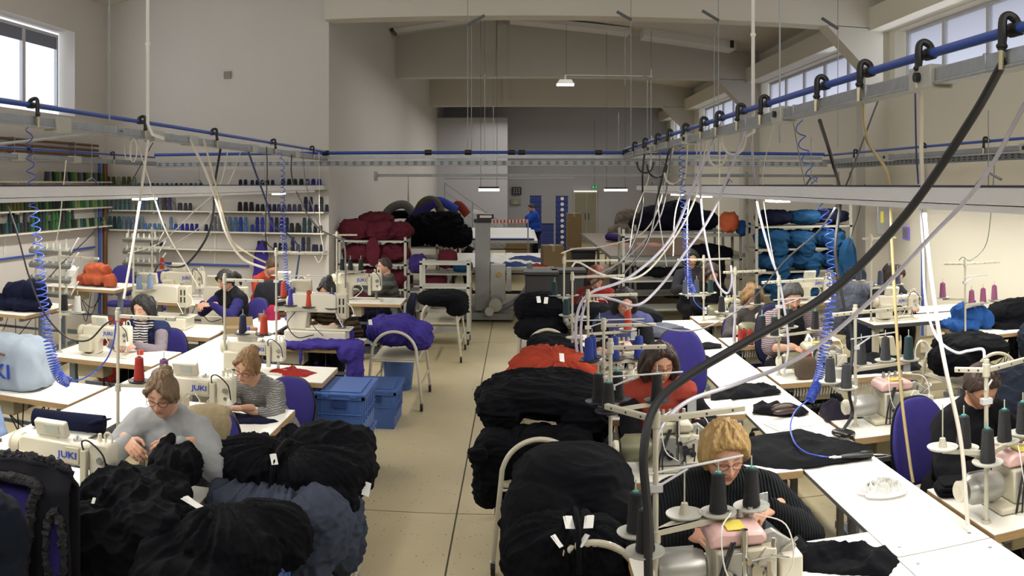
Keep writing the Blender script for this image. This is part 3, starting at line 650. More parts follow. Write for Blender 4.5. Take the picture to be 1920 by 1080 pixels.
# ------------------------------------------------ overlock machine
ALU=mat('cast_aluminium',(176,176,172),.38,metal=.55,var=.08)
def overlock(motorm,cover,nm):
    t=thing('overlock_machine',nm,'sewing machine',group='overlock machines of the right row')
    b=MB(); b.bx(-.14,.2,-.12,.12,.002,.03); b.bx(-.07,.13,-.1,.08,.03,.17); b.build('body',CREAM2,t,bevel=.01)
    b=MB(); b.prism([(-.09,.175),(.09,.175),(.105,.195),(.09,.222),(-.06,.232),(-.09,.21)],-.09,.08,'y'); b.build('top_cover',cover,t,bevel=.012)
    b=MB(); b.bx(-.03,.03,-.08,.0,.2325,.2345); b.build('warning_label',mat('yellow_label',(226,210,90),.6),t)
    b=MB(); b.lathe((-.12,-.03,.1),[(.03,-.03),(.05,-.02),(.058,.0),(.062,.06),(.06,.11),(.045,.13)],18,(0,-PI/2,0)); 
    for k in range(6): b.box((-.18,-.03+.061*math.sin(k*PI/6+.2),.1+.061*math.cos(k*PI/6+.2)),(.10,.006,.012),(-(k*PI/6+.2),0,0))
    b.build('motor',motorm,t)
    b=MB(); b.lathe((-.26,-.03,.1),[(.0,.0),(.04,.0),(.042,.02),(.03,.03)],14,(0,-PI/2,0)); b.build('handwheel',CREAM,t)
    b=MB(); b.bx(.14,.22,-.1,.02,.04,.13); b.build('cloth_plate',CREAM,t,bevel=.008)
    b=MB(); b.cyl((.02,-.1,.06),(.02,-.1,.24),.012); b.cyl((.1,-.11,.05),(.12,-.1,.2),.008); b.box((.07,-.115,.1),(.06,.02,.03)); b.cyl((.05,-.12,.12),(.05,-.14,.12),.014); b.cyl((-.04,-.11,.1),(-.04,-.13,.1),.016)
    b.cyl((.15,-.05,.13),(.19,-.12,.2),.006); b.bx(.03,.09,-.108,-.1,.03,.09); b.build('linkage',CHROME,t)
    for sx_,sz_,sr_ in((-.04,.055,.012),(.11,.07,.01),(.0,.15,.008),(-.05,.15,.007),(.12,.15,.007)): b=MB(); b.cyl((sx_,-.1,sz_),(sx_,-.107,sz_),sr_); b.build('screw',BLACKP,t)
    b=MB(); b.prism([(-.065,.035),(.03,.035),(.05,.06),(.05,.12),(.02,.165),(-.065,.165)],-.108,-.1,'y'); b.build('front_plate',ALU,t,bevel=.003)
    b=MB(); b.prism([(.06,.04),(.125,.04),(.125,.17),(.09,.175),(.06,.13)],-.115,-.1,'y'); b.build('side_casting',CREAM,t,bevel=.004)
    b=MB(); b.cyl((-.02,-.108,.08),(-.02,-.125,.08),.017); b.cyl((-.02,-.125,.08),(-.02,-.13,.08),.008); b.build('lower_knob',BLACKP,t)
    b=MB(); b.cyl((.09,-.11,.09),(.09,-.135,.09),.015); b.box((.09,-.14,.11),(.012,.008,.06)); b.build('feed_lever',CHROME,t)
    b=MB(); b.cyl((.03,-.11,.14),(.03,-.13,.14),.01); b.cyl((.03,-.125,.14),(.1,-.14,.16),.004); b.cyl((.1,-.14,.16),(.16,-.13,.14),.004); b.build('looper_rod',CHROME,t)
    b=MB(); b.prism([(.12,.1),(.2,.12),(.21,.15),(.13,.21),(.09,.2)],-.06,-.03,'y'); b.cyl((.19,-.045,.13),(.2,-.045,.05),.009); b.build('presser_arm',ALU,t,bevel=.004)
    for k in range(4):
        b=MB(); b.cyl((-.03+.035*k,.03,.232),(-.03+.035*k,.03,.262),.011,.008); b.build('tension_knob',ALU,t)
    b=MB(); b.tube([(0,0,.26),(-.06,-.12,.25),(-.05,-.15,.12),(.02,-.13,.06)],.0025,5,smooth=6); b.tube([(.08,0,.25),(.16,-.1,.24),(.17,-.14,.12),(.1,-.13,.03)],.0025,5,smooth=6); b.build('thread_tube',WHITE,t)
    b=MB(); b.tube([(-.02,-.1,.2),(-.07,-.14,.1),(-.08,-.13,.01)],.005,6,smooth=5); b.tube([(-.01,-.1,.2),(-.06,-.15,.1),(-.06,-.14,.01)],.004,6,smooth=5); b.build('cable',RUB,t)
    b=MB(); b.box((.12,.05,.27),(.05,.004,.06),(0,0,.3)); b.build('finger_guard',mat('clear_guard',(200,205,205),.1,alpha=.35),t)
    return t
GRNM=mat('green_grey_enamel',(122,122,96),.4,metal=.2)
OV0=overlock(ALU,PINK,'a'); OV1=overlock(GRNM,CREAM2,'b')
OVL=[(OV0,(.80,3.27,TZ),'overlock machine with pink top in front of the blonde woman',(1.15,1.15,1.08)),
 (OV1,(.82,4.74,TZ),'overlock machine with green grey motor in front of the woman in the red vest',(1.1,1.1,1.15)),
 (OV1,(.83,5.95,TZ),'white overlock machine under the blue thread cones',(1.15,1,1.15)),
 (OV0,(.82,7.2,TZ),'overlock machine with pink top of the woman in the blue grey vest',(1.1,1,1.05)),
 (OV0,(.8,9.85,TZ),'overlock machine with pink top of the red-haired woman',(1.1,1,1)),
 (OV0,(2.28,3.62,TZ),'overlock machine with pink top and silver motor at the right edge',(1.2,1.2,1.15)),
 (OV0,(2.36,5.28,TZ),'idle overlock machine with pink top beside the black purse',(1.2,1.1,1.15)),
 (OV1,(2.38,6.85,TZ),'cream overlock machine of the grey-haired woman',(1.15,1,1.05)),
 (OV1,(2.42,8.38,TZ),'grey overlock machine of the brown-haired woman',(1.2,1,1.15)),
 (OV1,(2.4,9.85,TZ),'grey overlock machine of the long-haired woman',(1.1,1,1))]
used=set()
for pr,loc,lab,sc in OVL:
    put(pr,pr.name not in used,loc,0,lab,'overlock machines of the right row',sc); used.add(pr.name)
# ------------------------------------------------ thread stands and cones
CON={}
def tcone(x,y,z,k,lab,h=.15,r=.036,grp='thread cones on the machine stands'):
    o=bpy.data.objects.new('thread_cone',conemesh(h,r,k,CONEC[k])); COL.objects.link(o); o.location=(x,y,z); tag(o,lab,'thread cone',grp)
CONEC.update(black=(13,13,16),dgrey=(38,33,36),dteal=(14,32,40),navy=(20,25,50),red=(178,48,36),orange=(200,70,44),lilac=(128,88,134),purple=(74,60,166),pinkv=(150,80,122),white=(222,222,216),cblue=(38,62,150),sgrey=(70,78,96),lblue=(140,160,190))
NAMES.update(red='red',orange='orange red',lilac='lilac',purple='purple',pinkv='mauve',white='white',cblue='cobalt blue',sgrey='slate grey',lblue='pale blue')
STM=mat('stand_cream_tube',(188,184,168),.35,metal=.15,var=.05)
def stand(label,x,y,h,top,trays,cones,where,mid=None,z=TZ,discm=None):
    """pole with a top crossbar (list of (dx,dy)), trays [(dx,dy,z)] joined to the pole, optional mid thread rod"""
    t=thing('thread_stand',label,'thread stand',(x,y,z),group='thread stands on the sewing tables')
    b=MB(); b.cyl((0,0,0.001),(0,0,h),.0105,n=12); b.cyl((0,0,0.001),(0,0,.012),.024,.02); b.cyl((0,0,h),(0,0,h+.02),.014); b.build('pole',STM,t)
    b=MB()
    for dx,dy in top:
        L=math.hypot(dx,dy); a=math.atan2(dy,dx); b.box((dx/2,dy/2,h-.03),(L,.022,.022),(0,0,a))
    b.cyl((0,0,h-.06),(0,0,h),.018); b.build('top_crossbar',STM,t,bevel=.003)
    for dx,dy in top:
        L=math.hypot(dx,dy); a=math.atan2(dy,dx)
        for q in(.25,.55,.85): b=MB(); b.box((dx*q,dy*q,h-.03),(.008,.0235,.008),(0,0,a)); b.build('guide_hole',BLACKP,t)
    if mid:
        b=MB(); mz=mid[2]; b.cyl((0,0,mz),(mid[0]*.35,mid[1]*.35,mz+.05),.005); b.cyl((mid[0]*-.1,mid[1]*-.1+0,mz+.055),(mid[0],mid[1],mz+.06),.005); b.box((0,0,mz),(.05,.03,.025)); b.build('thread_rod',mat('clear_acrylic_rod',(190,192,196),.2),t)
    if trays:
        zt=trays[0][2]; b=MB()
        b.cyl((0,0,zt-.05),(0,0,zt-.005),.019)
        for dx,dy,tz in trays: b.box((dx/2,dy/2,tz-.014),(math.hypot(dx,dy),.018,.02),(0,0,math.atan2(dy,dx)))
        b.build('tray_arm',STM,t)
        for dx,dy,tz in trays:
            b=MB(); b.lathe((dx,dy,tz),[(.02,-.002),(.066,-.002),(.072,.004),(.072,.008),(.064,.004),(.0,.004)],24); b.build('spool_disc',discm or LGREY,t)
            b=MB(); b.cyl((dx,dy,tz),(dx,dy,tz+.2),.0032,n=8); b.lathe((dx,dy,tz),[(.022,.004),(.013,.045),(.0,.045)],10); b.build('spool_pin',STM,t)
    for i,k in cones:
        dx,dy,tz=trays[i]; tcone(x+dx,y+dy,z+tz+.009,k,'%s thread cone on the stand %s'%(NAMES[k],where))
    return t
BD=mat('dark_blue_spool_disc',(44,46,58),.5)
# nearest right station
stand('thread stand with black cones in front of the blonde woman',.5,3.2,.7,[(.36,.1),(-.16,.22)],[(.13,.12,.27),(.26,.11,.27),(.4,.14,.27),(-.06,.1,.22),(-.05,-.08,.22)],[(1,'black'),(2,'black'),(3,'black'),(4,'black')],'in front of the blonde woman',(.36,.12,.42))
stand('thread stand with black cones between the red vest woman and the black heap',.49,4.69,.69,[(.3,-.0),(-.0,.12)],[(-.06,.05,.36),(.05,.1,.36),(.27,.12,.34),(-.02,-.08,.34)],[(0,'black'),(1,'black'),(2,'black'),(3,'black')],'in front of the red vest woman',(.4,.05,.45),discm=BD)
stand('thread stand with cobalt blue cones behind the orange garments',.58,6.0,.6,[(.36,0)],[(-.1,.02,.33),(-.07,.12,.33),(.08,.05,.33),(.25,.06,.33)],[(0,'cblue'),(1,'cblue'),(2,'cblue'),(3,'cblue')],'behind the orange garments',discm=BD)
stand('thread stand of the woman in the blue grey vest, orange cone on it',.55,6.98,.68,[(.4,.05)],[(.1,.1,.3),(.33,.1,.36),(-.1,.1,.3)],[(1,'orange'),(0,'black')],'of the blue grey vest woman',(.45,.0,.4))
stand('thread stand right of the arched cart with black garments',.5,8.2,.7,[(.5,.1)],[(-.05,.1,.3),(.1,.1,.28)],[(0,'dteal')],'beside the cart with black garments',z=0.77)
stand('thread stand of the red-haired woman',.5,9.7,.72,[(.6,.05)],[(-.1,.1,.3),(.1,.1,.3)],[(0,'dteal'),(1,'black')],'of the red-haired woman')
stand('thread stand with black cones at the right edge, tall white pole',2.02,3.46,.72,[(.3,.12),(-.12,.08)],[(-.16,.12,.33),(-.05,.12,.31),(-.01,-.03,.28),(.17,.12,.31),(.3,.16,.32)],[(1,'black'),(2,'black'),(3,'black'),(4,'black')],'at the right edge',(.1,.12,.55))
stand('thread stand with charcoal cones over the idle overlock machine',2.08,5.2,.75,[(.42,.05),(-.17,-.05)],[(-.18,-.03,.3),(-.1,-.1,.27),(.09,.12,.36),(.27,.14,.37),(.42,.1,.37)],[(0,'dgrey'),(1,'dgrey'),(2,'dgrey'),(3,'dgrey'),(4,'dteal')],'over the idle overlock machine',(.33,.1,.5))
stand('thread stand of the grey-haired woman',2.06,6.8,.78,[(.38,.03),(-.15,-.03)],[(-.14,0,.33),(-.06,-.08,.33),(.13,.12,.36),(.35,.12,.33)],[(0,'black'),(1,'black'),(2,'black'),(3,'black')],'of the grey-haired woman',(.5,.1,.55))
stand('thread stand of the brown-haired woman',2.06,8.25,.72,[(.32,.05),(-.12,-.02)],[(-.12,.05,.3),(.25,.1,.36)],[(0,'black'),(1,'black')],'of the brown-haired woman')
stand('thread stand of the long-haired woman',2.06,9.7,.72,[(.32,.05),(-.3,0)],[(-.2,.05,.3),(-.06,.1,.3),(.1,.1,.3)],[(0,'sgrey'),(1,'sgrey'),(2,'dteal')],'of the long-haired woman')
stand('thread stand with mauve cones by the right wall, thin cross arms',4.42,8.0,.74,[(.42,.02),(-.2,.1)],[(-.2,.12,.36),(.12,.08,.27),(.27,.1,.28),(.42,.12,.3)],[(0,'pinkv'),(1,'pinkv'),(2,'pinkv'),(3,'pinkv')],'by the right wall',(.3,.05,.52))
stand('thread stand of the hooded woman by the right wall',3.62,8.6,.9,[(.3,.03),(-.1,0)],[(-.1,.1,.42),(.15,.1,.36),(.36,.12,.36)],[(0,'sgrey'),(1,'sgrey'),(2,'sgrey')],'of the hooded woman',z=.86)
# left stands
stand('thread stand with a red and a lilac cone in front of the scarf woman',-2.42,4.98,.75,[(.38,.02)],[(.1,.1,.3),(.27,.1,.3)],[(0,'red'),(1,'lilac')],'on the strip with the thin white pole',z=TZ-.012,discm=BD)
stand('thread stand with navy and orange cones near the centre strip',-2.36,6.85,.78,[(.33,.02)],[(.14,.05,.31),(.32,.05,.31)],[(0,'navy'),(1,'orange')],'over the empty red-cloth machine',discm=BD)
stand('thread stand with orange and purple cones in front of the beanie woman',-2.3,8.2,.9,[(.5,.05)],[(.12,.1,.36),(.3,.1,.35),(.52,.12,.34),(.02,.2,.42),(.1,.25,.42)],[(0,'purple'),(1,'orange'),(2,'purple'),(3,'orange'),(4,'purple')],'in front of the beanie woman',(.5,.0,.6),discm=BD)
stand('thread stand with black cones beside the man in the grey sweater',-2.35,11.3,.9,[(-.05,.0),(.25,.1)],[(.05,.1,.4),(.16,.1,.4),(.3,.1,.4)],[(0,'black'),(1,'black'),(2,'black')],'beside the man in the grey sweater')
stand('thread stand with navy and blue cones left of the black vest woman',-3.95,8.5,.9,[(.4,.05)],[(.0,.15,.4),(.15,.1,.42)],[(0,'lblue'),(1,'lblue')],'left of the black vest woman')
stand('thread stand with a black and a white cone beside the cream machine',-4.0,7.02,.9,[(.4,.0)],[(-.02,.12,.36),(.14,.08,.36)],[(0,'black'),(1,'white')],'of the scarf woman')
stand('thread stand at the left edge with one black cone',-2.46,3.6,.3,[(.05,.05)],[(-.05,.02,.1)],[(0,'black')],'at the left edge')
stand('tall spool stand against the back wall beside the purple garment',-4.72,10.75,.95,[(.3,.05),(-.25,0)],[(.1,.1,.4)],[(0,'red')],'near the back wall')
# ------------------------------------------------ chairs
def chair(m,nm):
    t=thing('swivel_chair',nm,'chair',group='blue swivel work chairs')
    b=MB()
    for k in range(5):
        a=k*2*PI/5+.3; b.tube([(0,0,.11),(.28*math.cos(a),.28*math.sin(a),.075)],[.022,.014],8)
    b.cyl((0,0,.09),(0,0,.2),.028); b.build('star_base',BLACKP,t)
    for k in range(5):
        a=k*2*PI/5+.3; c=Vector((.28*math.cos(a),.28*math.sin(a),.028)); b=MB(); n=Vector((-math.sin(a),math.cos(a),0)); b.cyl(c-n*.022,c+n*.022,.027,n=12); b.cyl(c,c+Vector((0,0,.045)),.008); b.build('caster',BLACKP,t)
    b=MB(); b.cyl((0,0,.2),(0,0,.44),.016); b.build('gas_column',CHROME,t)
    b=MB(); b.ell((0,0,.49),(.225,.22,.045),p=.6,nu=28,nv=10); b.build('seat',m,t)
    b=MB(); b.tube([(0,.1,.44),(0,.24,.46),(0,.275,.62),(0,.255,.78)],.014,8,smooth=5); b.build('back_bracket',BLACKP,t)
    def pad(r,off):
        bb=MB()
        def f(u,v):
            la=-PI/2+PI*v*.999+.0005; lo=2*PI*u; sg=lambda q,e:math.copysign(abs(q)**e,q)
            x=r[0]*sg(math.cos(la),.7)*sg(math.cos(lo),.7); yy=r[1]*sg(math.cos(la),.7)*sg(math.sin(lo),.7); z=r[2]*sg(math.sin(la),.75)
            x*=1-.14*max(0,z/r[2]); return (x,.225+off+yy-x*x*.9+.03*(z/r[2]),.86+z)
        return bb.sheet(f,36,20,closed=True)
    pad((.205,.03,.265),0).build('backrest',m,t)
    pad((.212,.014,.272),.022).build('backrest_shell',BLACKP,t)
    return t
CH=chair(CHAIRB,'x'); CHN=chair(CHAIRN,'y')
CH.name='swivel_chair'
first={}
def seat(x,y,rz,lab,pr=None,dz=0,sc=None):
    pr=pr or CH; f=pr.name not in first; first[pr.name]=1
    return put(pr,f,(x,y,0),rz,lab,None,(1,1,(.9+dz)))
# ------------------------------------------------ carts, crates
def cart(label,x,y,rz=0,w=.46,L=.9,h=.8,shelf=.5):
    t=thing('garment_cart',label,'cart',(x,y,0),rz,group='cream tube carts with arched ends')
    for s in(-1,1):
        yy=s*L/2; b=MB(); pts=[(-w/2-.05,yy,.09)]+[(-w/2,yy,h-w/2)]+[(-w/2*math.cos(a),yy,h-w/2+w/2*math.sin(a)) for a in np.linspace(.25,PI-.25,9)]+[(w/2,yy,h-w/2),(w/2+.05,yy,.09)]
        b.tube(pts,.0155,10,smooth=3); b.build('end_arch',TUBEC,t)
        for q in(-1,1):
            c=Vector((q*(w/2+.05),yy,.035)); b=MB(); b.cyl(c+Vector((-.013,.0,.005)),c+Vector((.013,0,.005)),.039,n=16); k=b.build('caster',RUB,t)
            b=MB(); b.box(c+Vector((0,0,.025)),(.032,.03,.045)); b.cyl(c+Vector((0,0,.045)),c+Vector((0,0,.075)),.012); b.build('fork',CHROME,k)
    b=MB()
    for q in(-1,1):
        b.cyl((q*w/2,-L/2,shelf),(q*w/2,L/2,shelf),.011); b.cyl((q*(w/2+.035),-L/2,.24),(q*(w/2+.035),L/2,.24),.011)
    for yy in np.linspace(-L/2,L/2,4): b.cyl((-w/2,yy,shelf),(w/2,yy,shelf),.008)
    b.build('side_rails',TUBEC,t)
    b=MB(); b.bx(-w/2,w/2,-L/2+.02,L/2-.02,shelf+.008,shelf+.016); b.build('shelf_board',CREAM2,t)
    return t
def crate(label,x,y,z,rz=0,lid=True,w=.4,d=.6,h=.36,sc=1):
    t=thing('plastic_crate',label,'crate',(x,y,z),rz,group='blue plastic transport crates')
    b=MB(); k=.93; zz=h-.03
    w2,d2=w/2,d/2
    vs=[(i*w2*kk,j*d2*kk,q) for q,kk in((0,k-.05),(zz,k)) for i,j in((-1,-1),(1,-1),(1,1),(-1,1))]
    b.add(vs,[(0,3,2,1)]+[(i,(i+1)%4,4+(i+1)%4,4+i) for i in range(4)])
    ins=[(i*w2*kk,j*d2*kk,q) for q,kk in((.02,k-.09),(zz,k-.04)) for i,j in((-1,-1),(1,-1),(1,1),(-1,1))]
    b.add(ins,[(0,1,2,3)]+[((i+1)%4,i,4+i,4+(i+1)%4) for i in range(4)]); b.add(vs[4:]+ins[4:],[(i,(i+1)%4,4+(i+1)%4,4+i) for i in range(4)])
    b.build('crate_body',BLUEP,t,smooth=0)
    b=MB(); b.bx(-w2,w2,-d2,-d2+.03,zz-.03,zz); b.bx(-w2,w2,d2-.03,d2,zz-.03,zz); b.bx(-w2,-w2+.03,-d2,d2,zz-.03,zz); b.bx(w2-.03,w2,-d2,d2,zz-.03,zz)
    for j in(-1,1):
        for q in(-.8,-.3,.3,.8): b.bx(q*w2*.9-.006,q*w2*.9+.006,j*d2*k*.985-.006,j*d2*k*.985+.006,.16,zz-.02)
        b.bx(-w2*.86,w2*.86,j*d2*.93-.005,j*d2*.93+.005,zz-.15,zz-.14)
    for i in(-1,1):
        for q in(-.85,-.5,-.15,.15,.5,.85): b.bx(i*w2*k*.985-.007,i*w2*k*.985+.007,q*d2*.9-.006,q*d2*.9+.006,.12,zz-.02)
        b.bx(i*w2*.93-.005,i*w2*.93+.005,-d2*.86,d2*.86,zz-.15,zz-.14)
    b.build('rim_and_ribs',BLUEP,t,bevel=.004,smooth=0)
    b=MB(); b.bx(-.055,.055,-d2-.004,-d2+.008,zz-.09,zz-.04); b.build('hand_hold',mat('deep_blue_recess',(26,48,104),.6),t)
    if lid:
        b=MB(); b.bx(-w2-.005,w2+.005,-d2-.008,d2+.008,zz+.001,zz+.02); b.bx(-w2*.8,w2*.8,-d2*.85,d2*.85,zz+.02,zz+.03)
        for q in(-.55,.55): b.bx(q*w2-.03,q*w2+.03,-d2-.012,-d2+.002,zz-.012,zz+.018)
        for q in np.linspace(-.8,.8,11): b.bx(w2-.004,w2+.01,q*d2-.012,q*d2+.012,zz-.006,zz+.016)
        b.build('lid',BLUEP,t,bevel=.004,smooth=0)
    return t
crate('blue lidded crate at the bottom of the two crate stack by the aisle',-1.37,6.93,0)
crate('blue lidded crate on top of the two crate stack by the aisle',-1.36,6.92,.353)
crate('single blue crate on the floor behind the crate stack',-1.34,8.5,0,h=.38)
# ================================================================ people
def skinmat(name,c):
    return mat('skin_'+name,c,.55,var=.06,vs=14,attr='Col',bump=.05,bs=120,spec=.35)
SK={'fair':skinmat('fair',(196,152,128)),'mid':skinmat('mid',(180,134,108)),'pale':skinmat('pale',(212,170,148))}
def hairmat(n,c,c2): return mat('hair_'+n,c,.5,c2=c2,vs=9,bump=.8,bs=22,aniso=(3,3,.7),spec=.4)
def ss(a,b,x): t=np.clip((x-a)/(b-a),0,1); return t*t*(3-2*t)
def headgrid(n,thick=None):
    nu=n; nv=n
    s=(np.arange(nu)/nu*2-1)*PI; ph=s-.42*np.sin(s)
    th=-PI/2+PI*(np.arange(nv+1)/nv); th=np.clip(th,-PI/2+.01,PI/2-.01)
    PH,TH=np.meshgrid(ph,th)
    dx=np.sin(PH)*np.cos(TH); dy=-np.cos(PH)*np.cos(TH); dz=np.sin(TH)
    x=dx*.076; y=dy*.098; z=dz*.118
    t=np.clip(-z/.118,0,1)
    fr=y<0
    x=x*(1-.30*t**1.4); y=np.where(fr,-.098*(np.abs(y)/.098)**.88*(1-.05*t),y*(1-.5*t**1.2))
    f=ss(.0,-.05,y); g=lambda v,c,w:np.exp(-((v-c)/w)**2); ax=np.abs(x)
    if thick is None:
        y=y+f*.011*g(ax,.031,.017)*g(z,.010,.014)-f*.006*g(ax,.031,.012)*g(z,.006,.009)-f*.004*g(z,.032,.01)*g(ax,.028,.022)
        tn=np.clip((.022-z)/.05,0,1); fall=ss(-.040,-.031,z)*ss(.03,.015,z)
        y=y-f*(.005+.019*tn)*np.exp(-(x/(.0065+.0055*tn))**2)*fall
        y=y-f*.007*g(ax,.012,.006)*g(z,-.028,.007)
        y=y-f*.005*g(ax,.034,.018)*g(z,-.022,.018)
        y=y-f*.0065*np.exp(-(x/.021)**4)*(g(z,-.0505,.005)+g(z,-.061,.006))+f*.003*np.exp(-(x/.02)**4)*g(z,-.0555,.002)
        y=y-f*.009*g(x,0,.02)*g(z,-.096,.014)+f*.003*g(z,-.076,.007)*g(x,0,.025)
    else:
        T=thick(PH,z); nrm=np.sqrt(dx**2+dy**2+dz**2); x=x+dx/nrm*T; y=y+dy/nrm*T; z=z+dz/nrm*T
    V=np.stack([x,y,z],-1).reshape(-1,3)
    F=[(i*nu+j,i*nu+(j+1)%nu,(i+1)*nu+(j+1)%nu,(i+1)*nu+j) for i in range(nv) for j in range(nu)]
    F+=[tuple(range(nu))[::-1],tuple(nv*nu+j for j in range(nu))]
    C=np.ones((V.shape[0],4))
    if thick is None:
        x=V[:,0];y=V[:,1];z=V[:,2]; ax=np.abs(x); f=(y<-.03)
        def mul(m,c):
            for k in range(3): C[:,k]*=1-m*(1-c[k])
        mul(f*np.exp(-(x/.022)**4)*np.exp(-((z+.0555)/.0085)**2),(.72,.42,.42))
        mul(f*np.exp(-(x/.02)**4)*np.exp(-((z+.0555)/.0022)**2),(.45,.35,.35))
        mul(f*g(z,.031-(ax-.03)**2*6,.0045)*g(ax,.031,.016)**.5*(ax>.012)*(ax<.05),(.38,.32,.28))
        mul(f*g(z,.001+(ax-.031)**2*14,.0028)*(np.abs(ax-.031)<.0155),(.2,.15,.14))
        mul(f*g(ax,.031,.02)*g(z,.008,.014),(.85,.74,.72))
        mul(f*g(ax,.04,.018)*g(z,-.026,.018),(1,.86,.84))
        mul(f*g(x,0,.012)*g(z,-.027,.01),(1,.88,.86))
        mul(f*g(ax,.0065,.0035)*g(z,-.036,.003),(.45,.35,.33))
    return V,F,C
def remesh(mb,vox,it=4,fac=.5):
    me=bpy.data.meshes.new('tmp'); me.from_pydata(mb.v,[],mb.f); o=bpy.data.objects.new('tmp',me); COL.objects.link(o)
    m=o.modifiers.new('r','REMESH'); m.mode='VOXEL'; m.voxel_size=vox
    if it: q=o.modifiers.new('s','SMOOTH'); q.factor=fac; q.iterations=it
    dg=bpy.context.evaluated_depsgraph_get(); out=bpy.data.meshes.new_from_object(o.evaluated_get(dg))
    bpy.data.objects.remove(o); bpy.data.meshes.remove(me)
    V=np.zeros(len(out.vertices)*3); out.vertices.foreach_get('co',V); NV=np.zeros(len(out.vertices)*3); out.vertices.foreach_get('normal',NV)
    F=[tuple(p.vertices) for p in out.polygons]; bpy.data.meshes.remove(out)
    return V.reshape(-1,3),F,NV.reshape(-1,3)
def mesh_from(name,V,F,mats,colors=None,parent=None,matidx=None):
    me=bpy.data.meshes.new(name); me.from_pydata([tuple(v) for v in V],[],F)
    for m in (mats if isinstance(mats,list) else [mats]): me.materials.append(m)
    if matidx is not None: me.polygons.foreach_set('material_index',matidx)
    me.polygons.foreach_set('use_smooth',[True]*len(me.polygons))
    if colors is not None:
        a=me.color_attributes.new('Col','FLOAT_COLOR','POINT'); a.data.foreach_set('color',np.asarray(colors,dtype=np.float32).ravel())
    me.update(); o=bpy.data.objects.new(name,me); COL.objects.link(o)
    if parent is not None: o.parent=parent
    return o
def wrinkle(V,N,amp,fr,seed=0,stretch=(1,1,1)):
    out=V.copy(); s=Vector((seed*3.1,seed*1.7,seed))
    for i in range(len(V)):
        p=Vector((V[i][0]*fr*stretch[0],V[i][1]*fr*stretch[1],V[i][2]*fr*stretch[2]))+s
        d=1-2*abs(noise.noise(p))
        out[i]+=N[i]*(amp*(d-.5)+amp*.5*noise.noise(p*2.3))
    return out
def limb(mb,a,b,ra,rb,n=14):
    a=Vector(a);b=Vector(b); mb.tube([a,a.lerp(b,.33),a.lerp(b,.66),b],[ra,ra*.8+rb*.2+.003,ra*.35+rb*.65+.002,rb],n); mb.ell(a,(ra,)*3,nu=12,nv=8); mb.ell(b,(rb,)*3,nu=12,nv=8)
def ik(S,W,l1,l2,pole):
    d=W-S; L=d.length
    if L>l1+l2-.01: W=S+d.normalized()*(l1+l2-.01); d=W-S; L=d.length
    a=(l1*l1-l2*l2+L*L)/(2*L); h=math.sqrt(max(0,l1*l1-a*a)); u=d/L; p=(pole-u*pole.dot(u)).normalized()
    return S+u*a+p*h, W
def handmesh(W,f,nrm,s,curl,vox,sc=1):
    """palm and five fingers; f finger direction, nrm back-of-hand normal, s +1/-1 side of the thumb"""
    mb=MB(); f=f.normalized(); n=(nrm-f*nrm.dot(f)).normalized(); x=f.cross(n)*s
    M=Matrix((x,f,n)).transposed()
    def P(a,b,c): return W+(x*a+f*b+n*c)*sc
    limb(mb,P(0,-.06,0),P(0,.01,0),.024*sc,.021*sc,12)
    mb.ell(P(0,.045,0),(.037*sc,.046*sc,.0145*sc),M,nu=18,nv=10,p=.85)
    fl=[(.027,.088,.040,.026,.020),(.009,.094,.044,.030,.021),(-.009,.090,.041,.027,.020),(-.026,.080,.032,.021,.018)]
    for i,(a,b,l1,l2,l3) in enumerate(fl):
        spread=(.10,.03,-.05,-.14)[i]; p0=P(a*.92,b*.62,0.002); ang=0; p=P(a,b,.001); r=.0085*sc
        q=[p0,p]; cc=curl*(.9+.1*i)
        for l in(l1,l2,l3):
            ang+=cc; d=(f*math.cos(ang)-n*math.sin(ang)+x*spread*math.cos(ang)); p=p+d.normalized()*l*sc; q.append(p)
        mb.tube(q,[r,r*1.02,r,r*.9,r*.72],9); mb.ell(q[-1],(r*.74,)*3,nu=8,nv=6)
        for z in q[1:-1]: mb.ell(z,(r*1.04,)*3,nu=8,nv=6)
    t0=P(.022,.012,-.004); t1=P(.048,.042,-.010); t2=P(.056,.070,-.016-.01*curl); t3=P(.050,.094,-.022-.02*curl)
    mb.tube([t0,t1,t2,t3],[.014*sc,.0115*sc,.0095*sc,.0075*sc],9); mb.ell(t1,(.0115*sc,)*3,nu=8,nv=6); mb.ell(t3,(.0076*sc,)*3,nu=8,nv=6)
    V,F,N=remesh(mb,vox,2,.45); return V,F
HAIRF={}; PS={}
